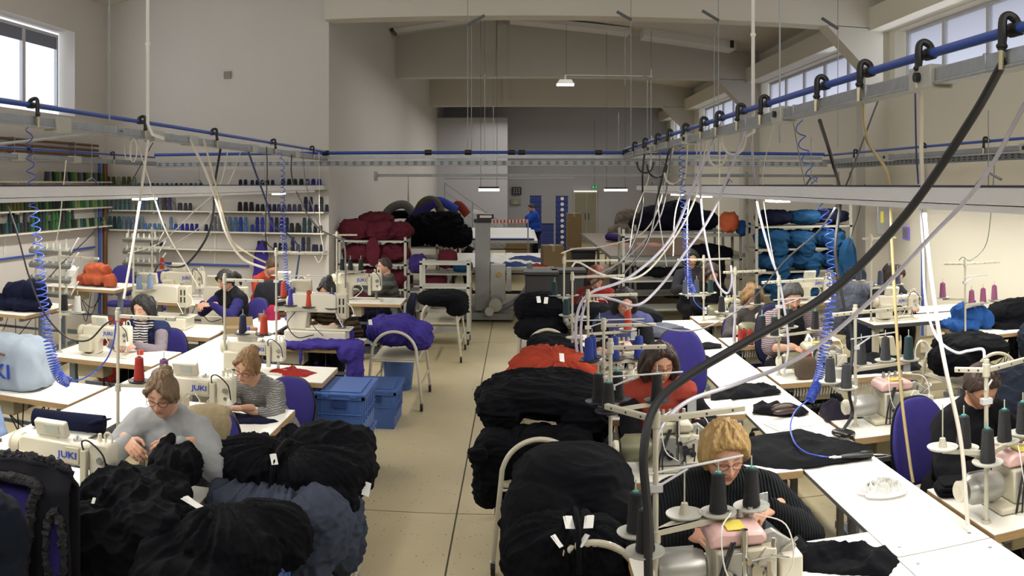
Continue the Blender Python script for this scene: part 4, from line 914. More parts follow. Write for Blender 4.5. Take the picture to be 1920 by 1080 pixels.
def person(label,x,y,rz=0,sz=.5,lean=.3,hp=.5,hy=0,hroll=0,hands=None,hdir=None,skin='fair',top=None,bottom=None,hair=('short','brown'),sleeve='long',vest=None,near=1,glasses=False,w=1.0,stand=False,scarf=None,curl=.45,bend=0,neckline=0,shoe=True,hs=1.0,palm=None,belly=0,headoff=(0,0,0),apron=None,cap=None,legs=True):
    t=thing('person',label,'person',(x,y,0),rz)
    vb={3:.010,2:.013,1:.018}[near]; vg={3:.009,2:.012,1:.017}[near]
    hip=Vector((0,0,sz+.09)) if not stand else Vector((0,0,.93))
    sl=.50 if not stand else .52
    nb=hip+Vector((bend*sl,-math.sin(lean)*sl,math.cos(lean)*sl))
    up=(nb-hip).normalized()
    sh=[nb+Vector((s*.165*w,.0,-.045)) for s in(-1,1)]
    hc=nb+Vector((bend*.1,-math.sin(lean+hp*.35)*.165,math.cos(lean+hp*.35)*.165))+Vector(headoff)
    HM=Matrix.Rotation(hy,3,'Z')@Matrix.Rotation(hp,3,'X')@Matrix.Rotation(hroll,3,'Y')
    if hands is None: hands=[(-.12,-.42,.83),(.12,-.42,.83)]
    arms=[]
    for i,s in enumerate((-1,1)):
        if hands[i] is None: hands[i]=(s*.2,-.2,.85)
        W=Vector(hands[i]); E,W=ik(sh[i],W,.285*(1 if sh[i] else 1),.26,Vector((s*.9,.25,-.8))); arms.append((sh[i],E,W))
    # hips, knees, feet
    lg=[]
    for s in(-1,1):
        h=hip+Vector((s*.09,0,-.02))
        if stand: k=Vector((s*.1,-.02,.5)); a=Vector((s*.11,.02,.09))
        else: k=Vector((s*.15,-.42,sz+.07)); a=Vector((s*.15,-.36,.1))
        lg.append((h,k,a))
    def torso(mb,e,full=True):
        a=hip; c=nb; m=a.lerp(c,.5)
        mb.ell(a+Vector((0,.0,.0)),(.165*w+e,.125*w+e,.12+e),nu=20,nv=12)
        mb.ell(a.lerp(c,.33)+Vector((0,-.02-belly*.5,0)),(.145*w+e+belly*.4,.115*w+e+belly,.16+e),(lean,0,0),nu=20,nv=12)
        mb.ell(a.lerp(c,.68)+Vector((0,.0,0)),(.165*w+e,.12*w+e,.17+e),(lean,0,0),nu=20,nv=12)
        mb.ell(a.lerp(c,.60)+Vector((0,-.045,0)),(.13*w+e,.10*w+e,.09+e),(lean,0,0),nu=20,nv=12)
        mb.tube([sh[0]+Vector((0,0,-.01)),nb+Vector((0,.02,.0)),sh[1]+Vector((0,0,-.01))],[.058*w+e,.07*w+e,.058*w+e],14)
        for s_ in sh: mb.ell(s_+Vector((0,0,-.012)),(.062*w+e,)*3,nu=12,nv=8)
    mb=MB(); torso(mb,0); mb.tube([nb+Vector((0,.01,-.03)),nb.lerp(hc,.55)+Vector((0,.012,0)),hc+HM@Vector((0,.025,-.04))],[.062,.053,.052],14)
    for (S,E,W) in arms: limb(mb,S,E,.047*w,.038*w); limb(mb,E,W,.038*w,.024)
    if legs:
        for (h,k,a) in lg: limb(mb,h,k,.085*w,.058*w); limb(mb,k,a,.056*w,.038); 
    V,F,N=remesh(mb,vb,5); C=np.ones((len(V),4))
    hv,hf,hcx=headgrid({3:120,2:84,1:56}[near]); hv=hv*hs
    A=np.array(HM); hv=hv@A.T+np.array(hc); b0=len(V); V=np.vstack([V,hv]); F+= [tuple(b0+i for i in f) for f in hf]; C=np.vstack([C,hcx])
    for s in(-1,1):
        e=MB(); e.ell(hc+HM@Vector((s*.075,.008,0.0)),(.009,.019,.031),HM.copy()@Euler((.15,0,s*.25)).to_matrix(),nu=12,nv=8); e.ell(hc+HM@Vector((s*.079,.004,-.024)),(.006,.01,.01),nu=8,nv=6)
        b0=len(V); V=np.vstack([V,np.array([tuple(q) for q in e.v])]); F+=[tuple(b0+i for i in f) for f in e.f]; C=np.vstack([C,np.tile([1,.88,.86,1],(len(e.v),1))])
    for i,s in enumerate((-1,1)):
        W=arms[i][2]; fd=Vector(hdir[i]) if hdir else Vector((-s*.35,-.75,-.25)); fd=fd*.75+(W-arms[i][1]).normalized()*.25
        pn=Vector(palm[i]) if palm else Vector((s*.3,-.1,.9))
        hvv,hff=handmesh(W,fd,pn,-s if (fd.cross(pn)).x*1 >0 else s,curl,{3:.0032,2:.0045,1:.0065}[near]); b0=len(V); V=np.vstack([V,hvv]); F+=[tuple(b0+q for q in f) for f in hff]; C=np.vstack([C,np.tile([1,.94,.92,1],(len(hvv),1))])
    mesh_from('body',V,F,SK[skin],C,t)
    def garment(nm,m,e,slv,torso_on=True,amp=.006,fr=12,seed=1,hem=None):
        g=MB()
        if torso_on: torso(g,e)
        if neckline: g.lathe(nb+Vector((0,.0,-.02)),[(.09,-.02),(.08,.03),(.066,.055),(.058,.05)],18,(lean*.6,0,0))
        if slv:
            for (S,E,W) in arms:
                if slv=='long': Wc=E.lerp(W,.97); limb(g,S,E,.058*w+e,.050*w+e); limb(g,E,Wc,.050*w+e,.034+e*.6)
                elif slv=='elbow': limb(g,S,S.lerp(E,.98),.058*w+e,.056*w+e)
                elif slv=='three': limb(g,S,E,.058*w+e,.050*w+e); limb(g,E,E.lerp(W,.45),.050*w+e,.040+e)
                elif slv=='short': limb(g,S,S.lerp(E,.62),.06*w+e,.066*w+e)
        V,F,N=remesh(g,vg,4); V=wrinkle(V,N,amp,fr,seed); return mesh_from(nm,V,F,m,None,t)
    if vest:
        garment('undershirt',top,.008,sleeve,seed=2); garment('vest',vest,.028,None,amp=.010,fr=11,seed=4)
    else: garment('top',top,.012 if near<3 else .014,sleeve,amp=.008,fr=9,seed=3)
    if legs:
        g=MB()
        g.ell(hip+Vector((0,.01,-.03)),(.175*w,.135*w,.11),nu=20,nv=12)
        for (h,k,a) in lg: limb(g,h,k,.098*w,.070*w); limb(g,k,a+Vector((0,0,.02)),.068*w,.052)
        V,F,N=remesh(g,.018,4); V=wrinkle(V,N,.006,10,5); mesh_from('trousers',V,F,bottom or fab('trouser_black',(24,24,28)),None,t)
        for (h,k,a) in lg:
            g=MB(); g.ell(a+Vector((0,-.05,-.045)),(.045,.125,.04),p=.85,nu=16,nv=8); g.bx(a.x-.045,a.x+.045,a.y-.17,a.y+.07,.004,.022); g.build('shoe',BLACKP,t)
    # hair
    st,hcn=hair; hm=HAIRF[hcn]; T0=.020
    if st=='short': zl=lambda a:np.interp(a,[0,.5,1.0,1.35,1.7,2.2,PI],[.07,.068,.045,.0,-.015,-.055,-.06])
    elif st=='crop': zl=lambda a:np.interp(a,[0,.5,1.0,1.35,1.7,2.2,PI],[.08,.078,.055,.01,-.01,-.05,-.055]); T0=.008
    else: zl=lambda a:np.interp(a,[0,.35,.8,1.15,1.6,2.2,PI],[.078,.068,.045,.005,-.03,-.08,-.09])
    if st=='volume': T0=.032
    if st in('bun','pony'): T0=.013
    thick=lambda PH,z:(lambda m:m*T0*(1+.2*np.sin(PH*9+z*40))*(1+.35*np.clip(z/.118,0,1))-(1-m)*.012)(ss(-.008,.010,z-zl(np.abs(PH))))
    hv,hf,_=headgrid(72 if near>1 else 48,thick); hv=hv*hs
    hb=MB(); hb.add([tuple(v) for v in hv],hf)
    if st=='bun': hb.ell((0,.07,.105),(.045,.042,.036)); hb.tube([(-.04,-.085,.07),(-.07,-.07,.05),(-.078,-.03,.01)],[.012,.016,.01],8,smooth=4); hb.tube([(.0,-.088,.085),(.05,-.095,.055),(.074,-.07,.01),(.076,-.04,-.02)],[.014,.02,.014,.004],8,smooth=4); hb.ell((0,.02,.112),(.06,.06,.03))
    if st=='pony': hb.ell((.02,.125,.02),(.03,.04,.045)); hb.tube([(.02,.12,.04),(.03,.16,-.02),(.03,.15,-.12)],[.02,.032,.012],10,smooth=4); hb.tube([(.02,-.09,.085),(-.05,-.088,.06),(-.076,-.05,0),(-.075,-.04,-.05)],[.012,.018,.014,.005],8,smooth=4); hb.tube([(.02,-.09,.085),(.06,-.08,.05),(.078,-.04,-.02)],[.012,.016,.006],8,smooth=4)
    if st=='bob' or st=='long':
        L=-.10 if st=='bob' else -.26
        for s in(-1,1):
            hb.tube([(s*.02,-.06,.115),(s*.066,-.055,.06),(s*.088,-.03,0),(s*.092,-.005,L*.6),(s*.082,-.012,L)],[.02,.028,.032,.034,.016],10,smooth=4)
            hb.tube([(s*.05,.03,.1),(s*.088,.03,.03),(s*.096,.035,L*.5),(s*.08,.03,L)],[.03,.034,.036,.02],10,smooth=4)
        hb.tube([(0,.09,.06),(0,.115,-.02),(0,.10,L)],[.06,.06,.04],14,smooth=4)
    if st=='volume': 
        hb.tube([(-.05,-.08,.10),(.02,-.09,.095),(.07,-.075,.07)],[.02,.024,.014],10,smooth=4); hb.ell((.0,.03,.1),(.085,.08,.05)); hb.ell((.0,.08,.0),(.08,.05,.08))
        for k in range(9): a=k*.7-2.8; hb.ell((.085*math.sin(a),.03-.085*math.cos(a)*.9,.045+.03*math.sin(k*2.1)),(.025,.02,.03))
    hm2=[(q[0]*1,q[1],q[2]) for q in hb.v]; hb.v=hm2
    V,F,N=remesh(hb,{3:.005,2:.0065,1:.009}[near],2)
    out=V.copy()
    for i in range(len(V)):
        v=V[i]; a=math.atan2(v[0],-v[1]); d=noise.noise(Vector((a*7 if abs(v[2])<.1 else v[0]*90,v[2]*10,(v[1]*60 if v[2]>.09 else 0))))
        out[i]=v+N[i]*.006*d
    V=out@A.T+np.array(hc); mesh_from('hair',V,F,hm,None,t)
    if cap:
        g=MB(); g.lathe((0,.005,.03),[(.088,-.01),(.094,.0),(.094,.02),(.088,.06),(.06,.09),(.02,.105),(0,.106)],24)
        V=np.array([tuple(HM@(Vector(q)*hs)+hc) for q in g.v]); mesh_from('cap',V,g.f,cap,None,t)
    if glasses:
        g=MB()
        for s in(-1,1):
            P=[HM@Vector((s*.033+.024*math.cos(a)*1.05,-.104-.004*0+abs(math.cos(a))*0,.002+.016*math.sin(a)))+hc for a in np.linspace(0,2*PI,15)]
            g.tube(P,.0016 if near>1 else .0025,6)
            g.tube([HM@Vector((s*.057,-.100,.004))+hc,HM@Vector((s*.076,-.05,.008))+hc,HM@Vector((s*.08,.01,.01))+hc],.0016,6)
        g.tube([HM@Vector((-.009,-.106,.004))+hc,HM@Vector((0,-.11,.008))+hc,HM@Vector((.009,-.106,.004))+hc],.0016,6)
        g.build('eyeglasses',mat('dark_frame_metal',(60,50,46),.3,metal=.6),t)
    if scarf:
        g=MB(); c=nb+Vector((0,-.02,.01))
        P=[c+Vector((.085*math.cos(a),.075*math.sin(a)-.01,.015*math.sin(a*2)-.02*(-math.sin(a)))) for a in np.linspace(0,2*PI,13)]
        g.tube(P,.034,10); g.tube([c+Vector((-.03,-.09,-.01)),c+Vector((-.03,-.16,-.12)),c+Vector((-.02,-.16,-.3))],[.03,.045,.04],10,smooth=4); g.tube([c+Vector((.04,-.09,-.01)),c+Vector((.04,-.15,-.1)),c+Vector((.045,-.14,-.26))],[.03,.04,.035],10,smooth=4)
        V,F,N=remesh(g,.009,3); V=wrinkle(V,N,.006,22,2); mesh_from('scarf',V,F,scarf,None,t)
    t['_s']=0; del t['_s']; PS[label]=(x,y,rz,sz)
    return t,hc,arms
for n,c,c2 in (('blonde',(120,92,56),(206,172,112)),('darkblonde',(74,58,42),(140,114,84)),('brown',(44,30,22),(92,66,46)),('black',(14,13,14),(46,42,42)),('red',(74,30,20),(130,62,40)),('grey',(34,34,36),(86,85,84)),('lightbrown',(84,60,38),(160,124,80)),('darkbrown',(26,18,16),(66,48,40))): HAIRF[n]=hairmat(n,c,c2)
GREYS=fab('heather_grey_jersey',(150,152,154),var=.12,bump=.3,bs=14)
KNITG=fab('light_grey_knit',(180,180,178),rib=(26,'Z',6))
LILACW=fab('pale_lilac_jersey',(212,204,206),var=.08,bump=.3,bs=12)
NAVYV=fab('navy_quilted_shell',(40,48,84),bump=.9,bs=12)
BLKV=fab('black_quilted_shell',(26,26,30),bump=.9,bs=12)
STR=fab('black_white_stripe',(36,34,42),stripe=(14,'Z',2,(196,192,196)))
INDIGO=fab('indigo_jersey',(46,42,98)); REDK=fab('coral_red_knit',(168,64,44)); BRN=fab('brown_striped_knit',(36,30,24),stripe=(7,'Z',3,(74,62,44)))
RIBB=fab('black_rib_knit',(40,44,48),rib=(22,'X',.6)); GRYST=fab('grey_band_knit',(92,92,88),stripe=(3,'Z',2,(58,60,60)))
REDV=fab('brick_red_quilted_shell',(136,56,46),bump=.9,bs=12); BLKJ=fab('black_jersey',(20,20,24)); SLV=fab('slate_blue_fleece',(74,78,116)); LILK=fab('dusty_lilac_knit',(172,154,160),rib=(20,'Z',1))
DGK=fab('dark_grey_knit',(84,80,82)); TEE=fab('bright_blue_cotton',(38,78,178),bump=.5); DGJ=fab('charcoal_jersey',(44,44,50)); BLK2=fab('black_wool_cap',(16,16,18),bump=.6,bs=60)
NAVYD=fab('dark_navy_sweatshirt',(22,28,40)); BROWNF=fab('brown_fleece',(88,76,58))
# left row, front to back
P1=person('woman with pinned-up blonde hair in a heather grey long-sleeved sweater sewing black cloth',-1.80,4.62,-.12,lean=.45,hp=.24,hy=.22,hands=[(-.10,-.49,.97),(.20,-.47,1.0)],hdir=[(.5,-.5,-.35),(-.55,-.45,-.3)],palm=[(-.2,-.75,.6),(.2,-.75,.6)],top=GREYS,bottom=fab('trouser_lilac',(120,100,150)),hair=('bun','darkblonde'),near=3,glasses=True,w=1.12,belly=.03,neckline=0,curl=.55,skin='fair')
P2=person('woman with tied-back hair, glasses and a light grey knit top guiding navy cloth',-1.74,6.24,-.1,sz=.43,lean=.66,hp=.25,hy=-.05,hroll=.2,hands=[(-.15,-.66,.835),(.03,-.70,.83)],hdir=[(.2,-.8,-.2),(-.8,-.5,-.1)],palm=[(-.3,0,.95),(.1,-.1,1)],top=KNITG,bottom=None,hair=('bun','lightbrown'),near=3,glasses=True,w=.95,sleeve='three',bend=-.1,curl=.25,skin='fair')
P3=person('woman with chin-length black hair, navy quilted vest and striped scarf',-3.46,7.93,.05,sz=.44,lean=.44,hp=.25,hy=-.3,hands=[(-.16,-.55,.83),(.04,-.58,.83)],top=fab('taupe_jersey',(128,118,126)),vest=NAVYV,scarf=STR,hair=('bob','black'),near=3,w=.95,skin='pale')
P4=person('woman with black ponytail in a black quilted vest over indigo sleeves',-3.12,9.62,-.55,lean=.3,hp=.35,hy=-.1,hands=[(-.06,-.5,.98),(.08,-.5,.98)],top=INDIGO,vest=BLKV,hair=('pony','black'),near=2,w=1.0)
P5=person('person in a coral red sweater bending over a machine by the back wall',-3.5,11.55,.9,lean=.42,hp=.75,hands=[(-.1,-.55,.95),(.1,-.55,.95)],top=REDK,sleeve='three',hair=('crop','brown'),near=2,glasses=True,sz=.52)
P6=person('woman in a black hat-like hair and brown striped knit holding purple cloth',-1.93,9.05,-.02,lean=.32,hp=.3,hy=-.1,hands=[(-.08,-.42,.9),(.16,-.45,.92)],hdir=[(.3,-.6,-.5),(-.4,-.5,-.5)],top=BRN,neckline=1,hair=('bun','black'),near=2,w=1.0,curl=.5)
P6[0]['label']='woman with black pinned-up hair and brown striped knit holding bright purple cloth'
P7=person('man with cropped hair in a banded grey sweater seated sideways at a machine',-1.78,12.3,-1.25,sz=.4,lean=.12,hp=.15,hands=[(-.1,-.48,.9),(.1,-.48,.92)],top=GRYST,hair=('crop','darkbrown'),near=2,w=1.08,bottom=fab('trouser_navy',(20,24,40)))
# standing workers at the back
P8=person('person in a black knit cap leaning over the far cutting table',-1.12,19.3,-1.2,stand=True,lean=.32,hp=.5,hands=[(-.1,-.5,1.1),(.1,-.5,1.0)],top=fab('pale_grey_jersey',(170,168,172)),hair=('crop','brown'),near=1,cap=BLK2)
P9=person('man in a bright blue T-shirt and black trousers standing at the white cutting table',.5,26.2,-1.45,stand=True,lean=.1,hp=.55,hands=[(-.1,-.5,1.2),(.1,-.5,1.2)],top=TEE,sleeve='short',hair=('crop','darkbrown'),near=1,w=1.35,belly=.05)
# right row
P10=person('woman with wavy blonde hair, glasses and a black ribbed sweater',.88,4.10,.04,sz=.44,lean=.5,hp=.16,hy=0,hands=[(-.2,-.5,.86),(.17,-.48,.92)],hdir=[(.4,-.6,-.2),(-.6,-.5,-.2)],top=RIBB,neckline=0,hair=('volume','blonde'),near=3,glasses=True,w=1.25,belly=.02,hs=1.03)
P11=person('woman with straight dark brown hair, glasses and a brick red quilted vest',.83,5.55,.1,lean=.36,hp=.2,hy=.05,hands=[(.0,-.5,.86),(.16,-.46,.88)],top=BLKJ,vest=REDV,hair=('bob','darkbrown'),near=3,glasses=True,w=1.05,skin='mid')
P12=person('woman in a slate blue sleeveless vest with bare forearm on her machine',.93,8.02,0,sz=.57,lean=.42,hp=.3,hy=.1,hands=[(-.12,-.6,.86),(.02,-.62,.9)],top=BLKJ,sleeve='elbow',vest=SLV,hair=('bob','black'),near=2,glasses=True,w=1.1)
P13=person('woman with red curly hair seated behind the stands at the far right row',.9,10.45,.0,lean=.3,hp=.6,hands=[(-.1,-.5,.86),(.1,-.5,.86)],top=fab('red_black_knit',(120,34,30)),hair=('volume','red'),near=1)
P14=person('woman with grey-streaked dark hair in a dusty lilac sweater and black scarf',2.36,7.62,.02,sz=.6,lean=.3,hp=.45,hands=[(-.06,-.5,.92),(.13,-.5,.92)],top=LILK,sleeve='elbow',scarf=fab('black_scarf',(20,20,24)),hair=('short','grey'),near=2,w=1.05,curl=.6)
P15=person('woman with straight light brown hair in a dark grey sweater',2.40,9.15,0,sz=.46,lean=.42,hp=.6,hands=[(-.1,-.5,.86),(.12,-.5,.86)],top=DGK,hair=('bob','lightbrown'),near=1)
P16=person('woman with dark hair falling over her face and a black top behind the black cones',2.27,10.75,.3,lean=.28,hp=.6,hands=[(-.1,-.5,.86),(.12,-.5,.86)],top=BLKJ,hair=('long','darkbrown'),near=1,skin='mid')
P17=person('woman with dark hair and glasses looking ahead at the far end of the right row',2.42,12.4,.1,lean=.15,hp=.15,hands=[(-.1,-.4,.9),(.12,-.4,.9)],top=DGJ,hair=('bob','black'),near=1,glasses=True,skin='mid')
P18=person('woman with short dark hair and black top at the right edge',2.34,4.40,.2,lean=.34,hp=.6,hy=-.15,hands=[(-.1,-.5,.85),(.2,-.4,.85)],top=BLKJ,hair=('short','darkbrown'),near=3,glasses=True,w=1.1,skin='mid')
P19=person('person in a black hooded jacket bent over the machine by the right wall',3.98,9.42,.5,lean=.45,hp=.6,hands=[(-.1,-.5,.95),(.12,-.5,.95)],top=DGJ,neckline=1,hair=('bob','darkbrown'),near=1,w=1.15,sz=.6)
P21=person('person in a pale blue shirt beside the big machine cover bag',-3.47,4.92,0,lean=.2,hp=.4,hands=[(-.1,-.4,.85),(.15,-.35,.8)],top=fab('pale_blue_cotton',(136,156,196)),hair=('short','darkblonde'),near=1,sz=.36)
# ================================================================ cloth heaps, covers, bags
BLK=fab('black_knit_cloth',(8,10,16),var=.3,bump=.22,bs=26)
NVY=fab('navy_cloth',(17,21,44),var=.28,bump=.22,bs=24)
SLB=fab('slate_blue_cloth',(64,70,86),var=.28,bump=.22,bs=24)
SLG=fab('slate_grey_cloth',(92,96,110),var=.28,bump=.22,bs=24)
DNV=fab('dark_slate_cloth',(38,44,58),var=.28,bump=.22,bs=24)
ORG=fab('orange_red_cloth',(160,62,44),var=.28,bump=.22,bs=24)
ORC=fab('orange_cover_cloth',(168,84,56),var=.2,bump=.4,bs=6)
PUR=fab('purple_cloth',(64,54,136),var=.25,bump=.22,bs=24)
MAR=fab('maroon_cloth',(92,36,48),var=.28,bump=.22,bs=24)
TEALB=fab('petrol_blue_cloth',(26,64,100),var=.28,bump=.22,bs=24)
BRB=fab('bright_blue_cloth',(38,78,140),var=.2,bump=.5,bs=6)
BEI=fab('beige_fleece',(150,136,108),var=.15,bump=.5,bs=20)
def cloth(name,label,cat,ells,m,vox=.014,amp=.022,dirn=(3,9,9),fine=.007,layers=0,seed=0,group=None,floor=None,tubes=(),tags=(),ties=(),it=3,kind=None,flow=0,tie=None,spread=1):
    mb=MB()
    c0=Vector(ells[0][0]); 
    for e in ells:
        c,r=e[0],e[1]; rz=e[2] if len(e)>2 else (0,0,0); p=e[3] if len(e)>3 else .8
        mb.ell(Vector(c)-c0,r,rz,nu=28,nv=16,p=p)
    for P,r in tubes: mb.tube([Vector(q)-c0 for q in P],r,10,smooth=4)
    V,F,N=remesh(mb,vox,it); sd=Vector((seed*5.3,seed*2.1,seed*7.7)); out=V.copy()
    ca,sa=math.cos(flow),math.sin(flow); q=Vector(tie)-c0 if tie else None
    for i in range(len(V)):
        v=V[i]; n=N[i]
        w=Vector(v)*2.4+sd; wx=noise.noise(w)*.10; wy=noise.noise(w+Vector((9,0,0)))*.10; wz=noise.noise(w+Vector((0,9,0)))*.10
        if q is not None:
            dx=v[0]-q.x; dy=v[1]-q.y; rr=math.hypot(dx,dy); a=math.atan2(dy,dx)
            p=Vector((math.cos(a)*3.2*spread+wx*9,math.sin(a)*3.2*spread+wy*9,rr*1.6+(v[2]+wz)*8))+sd; k=min(1,rr/.12)
        else:
            x=v[0]+wx; y=v[1]+wy
            p=Vector(((x*ca+y*sa)*dirn[0],(-x*sa+y*ca)*dirn[1],(v[2]+wz)*dirn[2]))+sd; k=1
        a1=abs(noise.noise(p)); a2=abs(noise.noise(p*2.1+Vector((3,3,3)))); a3=noise.noise(p*4.7)
        d=k*(amp*(.62-min(1,a1*2.6)**.7)+fine*(.6-min(1,a2*2.6)**.7)+fine*.35*a3)
        if layers:
            s=max(0,1-abs(n[2])*1.2); d+=s*layers*(math.sin((v[2]+.05*noise.noise(p*.6)+wx*.3)*2*PI/.042)+.9*noise.noise(Vector((v[0]*22,v[1]*22,v[2]*50))))
        if q is not None: d-=.02*math.exp(-(rr/.07)**2)
        out[i]=v+n*d
    if floor is not None: out[:,2]=np.maximum(out[:,2],floor-c0.z)
    o=mesh_from(name,out,F,m); o.location=c0; tag(o,label,cat,group,kind)
    for (P,rot,s) in tags:
        t=MB(); t.box((0,0,0),(s*.55,s,.0015)); t.box((s*.05,s*.03,.002),(s*.4,s*.9,.001),(0.1,0,0)); k=t.build('label_tag',TAG,None,smooth=0); k.parent=o; k.location=Vector(P)-c0; k.rotation_euler=rot
    for (P,r) in ties:
        t=MB(); t.tube([Vector(q)-c0 for q in P],r,6,smooth=5); k=t.build('tie_band',m,None); k.parent=o
    return o
def flat(name,label,poly,z,m,amp=.02,seed=0,cat='cloth',group=None,hang=None,th=.012,n=46,fr=9):
    """garment lying on a surface: irregular outline with puffed folds"""
    cx=sum(p[0] for p in poly)/len(poly); cy=sum(p[1] for p in poly)/len(poly); sd=Vector((seed*3.3,seed,seed*1.3))
    P=[Vector((poly[i][0]*(1-k/8)+poly[(i+1)%len(poly)][0]*k/8-cx,poly[i][1]*(1-k/8)+poly[(i+1)%len(poly)][1]*k/8-cy,0)) for i in range(len(poly)) for k in range(8)]
    ang=sorted([(math.atan2(p[1],p[0]),math.hypot(p[0],p[1])) for p in P]); A=[a[0] for a in ang]; D=[a[1] for a in ang]
    A=[A[-1]-2*PI]+A+[A[0]+2*PI]; D=[D[-1]]+D+[D[0]]
    mb=MB()
    def f(u,v):
        a=-PI+2*PI*u; rr=np.interp(a,A,D)*(1+.05*noise.noise(Vector((math.cos(a)*3,math.sin(a)*3,seed)))+.06*noise.noise(Vector((math.cos(a)*9,math.sin(a)*9,seed)))); k=min(1,v*2) if v<=.5 else 1-(v-.5)*2
        x=math.cos(a)*rr*k; y=math.sin(a)*rr*k
        if v<=.5: e=1-k**6; h=th*e+amp*e*max(0,(1-2.2*abs(noise.noise(Vector((x*fr,y*fr*.6,0))+sd))))+.3*amp*e*abs(noise.noise(Vector((x*fr*3,y*fr*3,4))+sd))+.001
        else: h=.0005
        return (x,y,h)
    mb.sheet(f,80,n,closed=True)
    o=mb.build(name,m,None,smooth=60); o.location=(cx,cy,z); return tag(o,label,cat,group)
GB='garment bundles on the carts'
# ---- carts
cart('cream cart under the big black garment bundles right of the aisle',.13,5.66)
cart('cream cart with black bundles at the bottom of the view, arch in front',.31,4.12,w=.42,L=.86)
cart('cream cart carrying the orange garments',.24,7.1,w=.42,L=.8)
cart('cream cart with black garments beside the blue grey vest woman',.3,8.75,w=.42,L=.8)
cart('cream cart with tied black garments farthest up the aisle on the right',.24,10.1,w=.44,L=.9)
cart('cream cart under the bright purple garments',-1.26,9.35,w=.46,L=.85)
cart('cream cart with folded black garments in front of the grey shelf trolley',-1.02,11.85,w=.46,L=.9)
cart('cream cart holding the blue crates and heaps on the left of the aisle',-1.14,3.95,w=.5,L=1.5,h=.62,shelf=.33)
cart('cream cart with slate grey garments near the right wall',4.05,9.95,w=.46,L=.7,h=.95)
cart('cream cart with black garments beside the blue covered machine',4.0,7.15,.1,w=.5,L=.8)
# ---- heaps right of the aisle
cloth('garment_bundle','upper black garment bundle draped over the cart right of the aisle','garments',[((.17,5.95,.90),(.42,.42,.125)),((.42,5.75,.82),(.17,.34,.18)),((-.1,5.75,.86),(.16,.25,.12)),((.0,6.15,.82),(.3,.2,.12))],BLK,.010,.024,(1.6,9,13),.010,.004,1,GB,flow=-.35,
    tubes=[([(-.18,5.62,.90),(-.26,5.6,.88)],.05)])
cloth('garment_bundle','lower black garment bundle with white tag hanging off the cart','garments',[((.1,5.5,.66),(.36,.22,.13)),((-.12,5.52,.58),(.16,.2,.2)),((.33,5.45,.58),(.16,.2,.24)),((-.18,5.48,.44),(.1,.14,.12))],BLK,.010,.024,(1.6,9,13),.010,.004,2,GB,tie=(-.02,5.3,.7),spread=1.3,
    tubes=[([(-.2,5.3,.7),(-.29,5.28,.68)],.045)],tags=[((.17,5.1,.74),(1.0,.0,-.35),.13)])
cloth('garment_bundle','orange red garment pile behind the big black bundles','garments',[((.27,6.95,.86),(.34,.33,.12)),((.42,6.75,.80),(.2,.22,.12)),((.05,6.8,.82),(.15,.2,.08)),((.22,7.0,.95),(.2,.18,.07))],ORG,.010,.026,(3,9,9),.012,.004,3,GB,tie=(.3,6.8,.9),spread=1.3,
    tags=[((.33,6.72,.985),(.9,.2,.3),.07)])
cloth('garment_bundle','black garments peeking out behind the orange pile','garments',[((.3,7.45,.86),(.3,.18,.1)),((.5,7.4,.8),(.12,.15,.1))],BLK,.016,.02,(3,9,9),.006,.004,4,GB)
cloth('garment_bundle','large smooth black bundle at the bottom right of the aisle','garments',[((.27,4.42,.80),(.30,.34,.19)),((.12,4.25,.7),(.2,.3,.2)),((.45,4.2,.66),(.14,.3,.2)),((.02,4.1,.62),(.1,.2,.13))],BLK,.010,.018,(1.3,5,8),.006,.003,5,GB,flow=-.6,
    tubes=[([(.0,4.3,.72),(-.06,4.2,.66)],.045)])
cloth('garment_bundle','tied black bundle with four white tags behind the front cart arch','garments',[((.21,3.86,.72),(.26,.2,.13)),((.05,3.84,.68),(.12,.2,.12)),((.36,3.84,.68),(.12,.2,.12))],BLK,.009,.020,(4,9,9),.009,.003,6,GB,tie=(.25,3.8,.85),spread=1.5,
    tags=[((.215,3.76,.862),(.35,.1,.15),.075),((.30,3.76,.862),(.35,-.1,-.2),.075),((.16,3.67,.82),(.7,.1,1.0),.06),((.27,3.67,.82),(.7,-.1,-1.0),.06)],ties=[([(.25,3.62,.70),(.25,3.70,.85),(.25,3.88,.872),(.25,4.04,.8)],.012)])
cloth('garment_bundle','tied black garments on the farthest right cart, two small tags','garments',[((.25,9.95,.92),(.3,.35,.17)),((.25,9.7,.72),(.29,.3,.12))],BLK,.018,.02,(4,8,8),.006,.008,7,GB,tags=[((.22,9.62,1.05),(.9,0,.2),.08),((.3,9.62,1.04),(.9,0,-.2),.08)])
cloth('garment_bundle','black garments on the cart beside the blue grey vest woman','garments',[((.32,8.6,.72),(.24,.3,.13))],BLK,.018,.02,(4,8,8),.006,.006,8,GB)
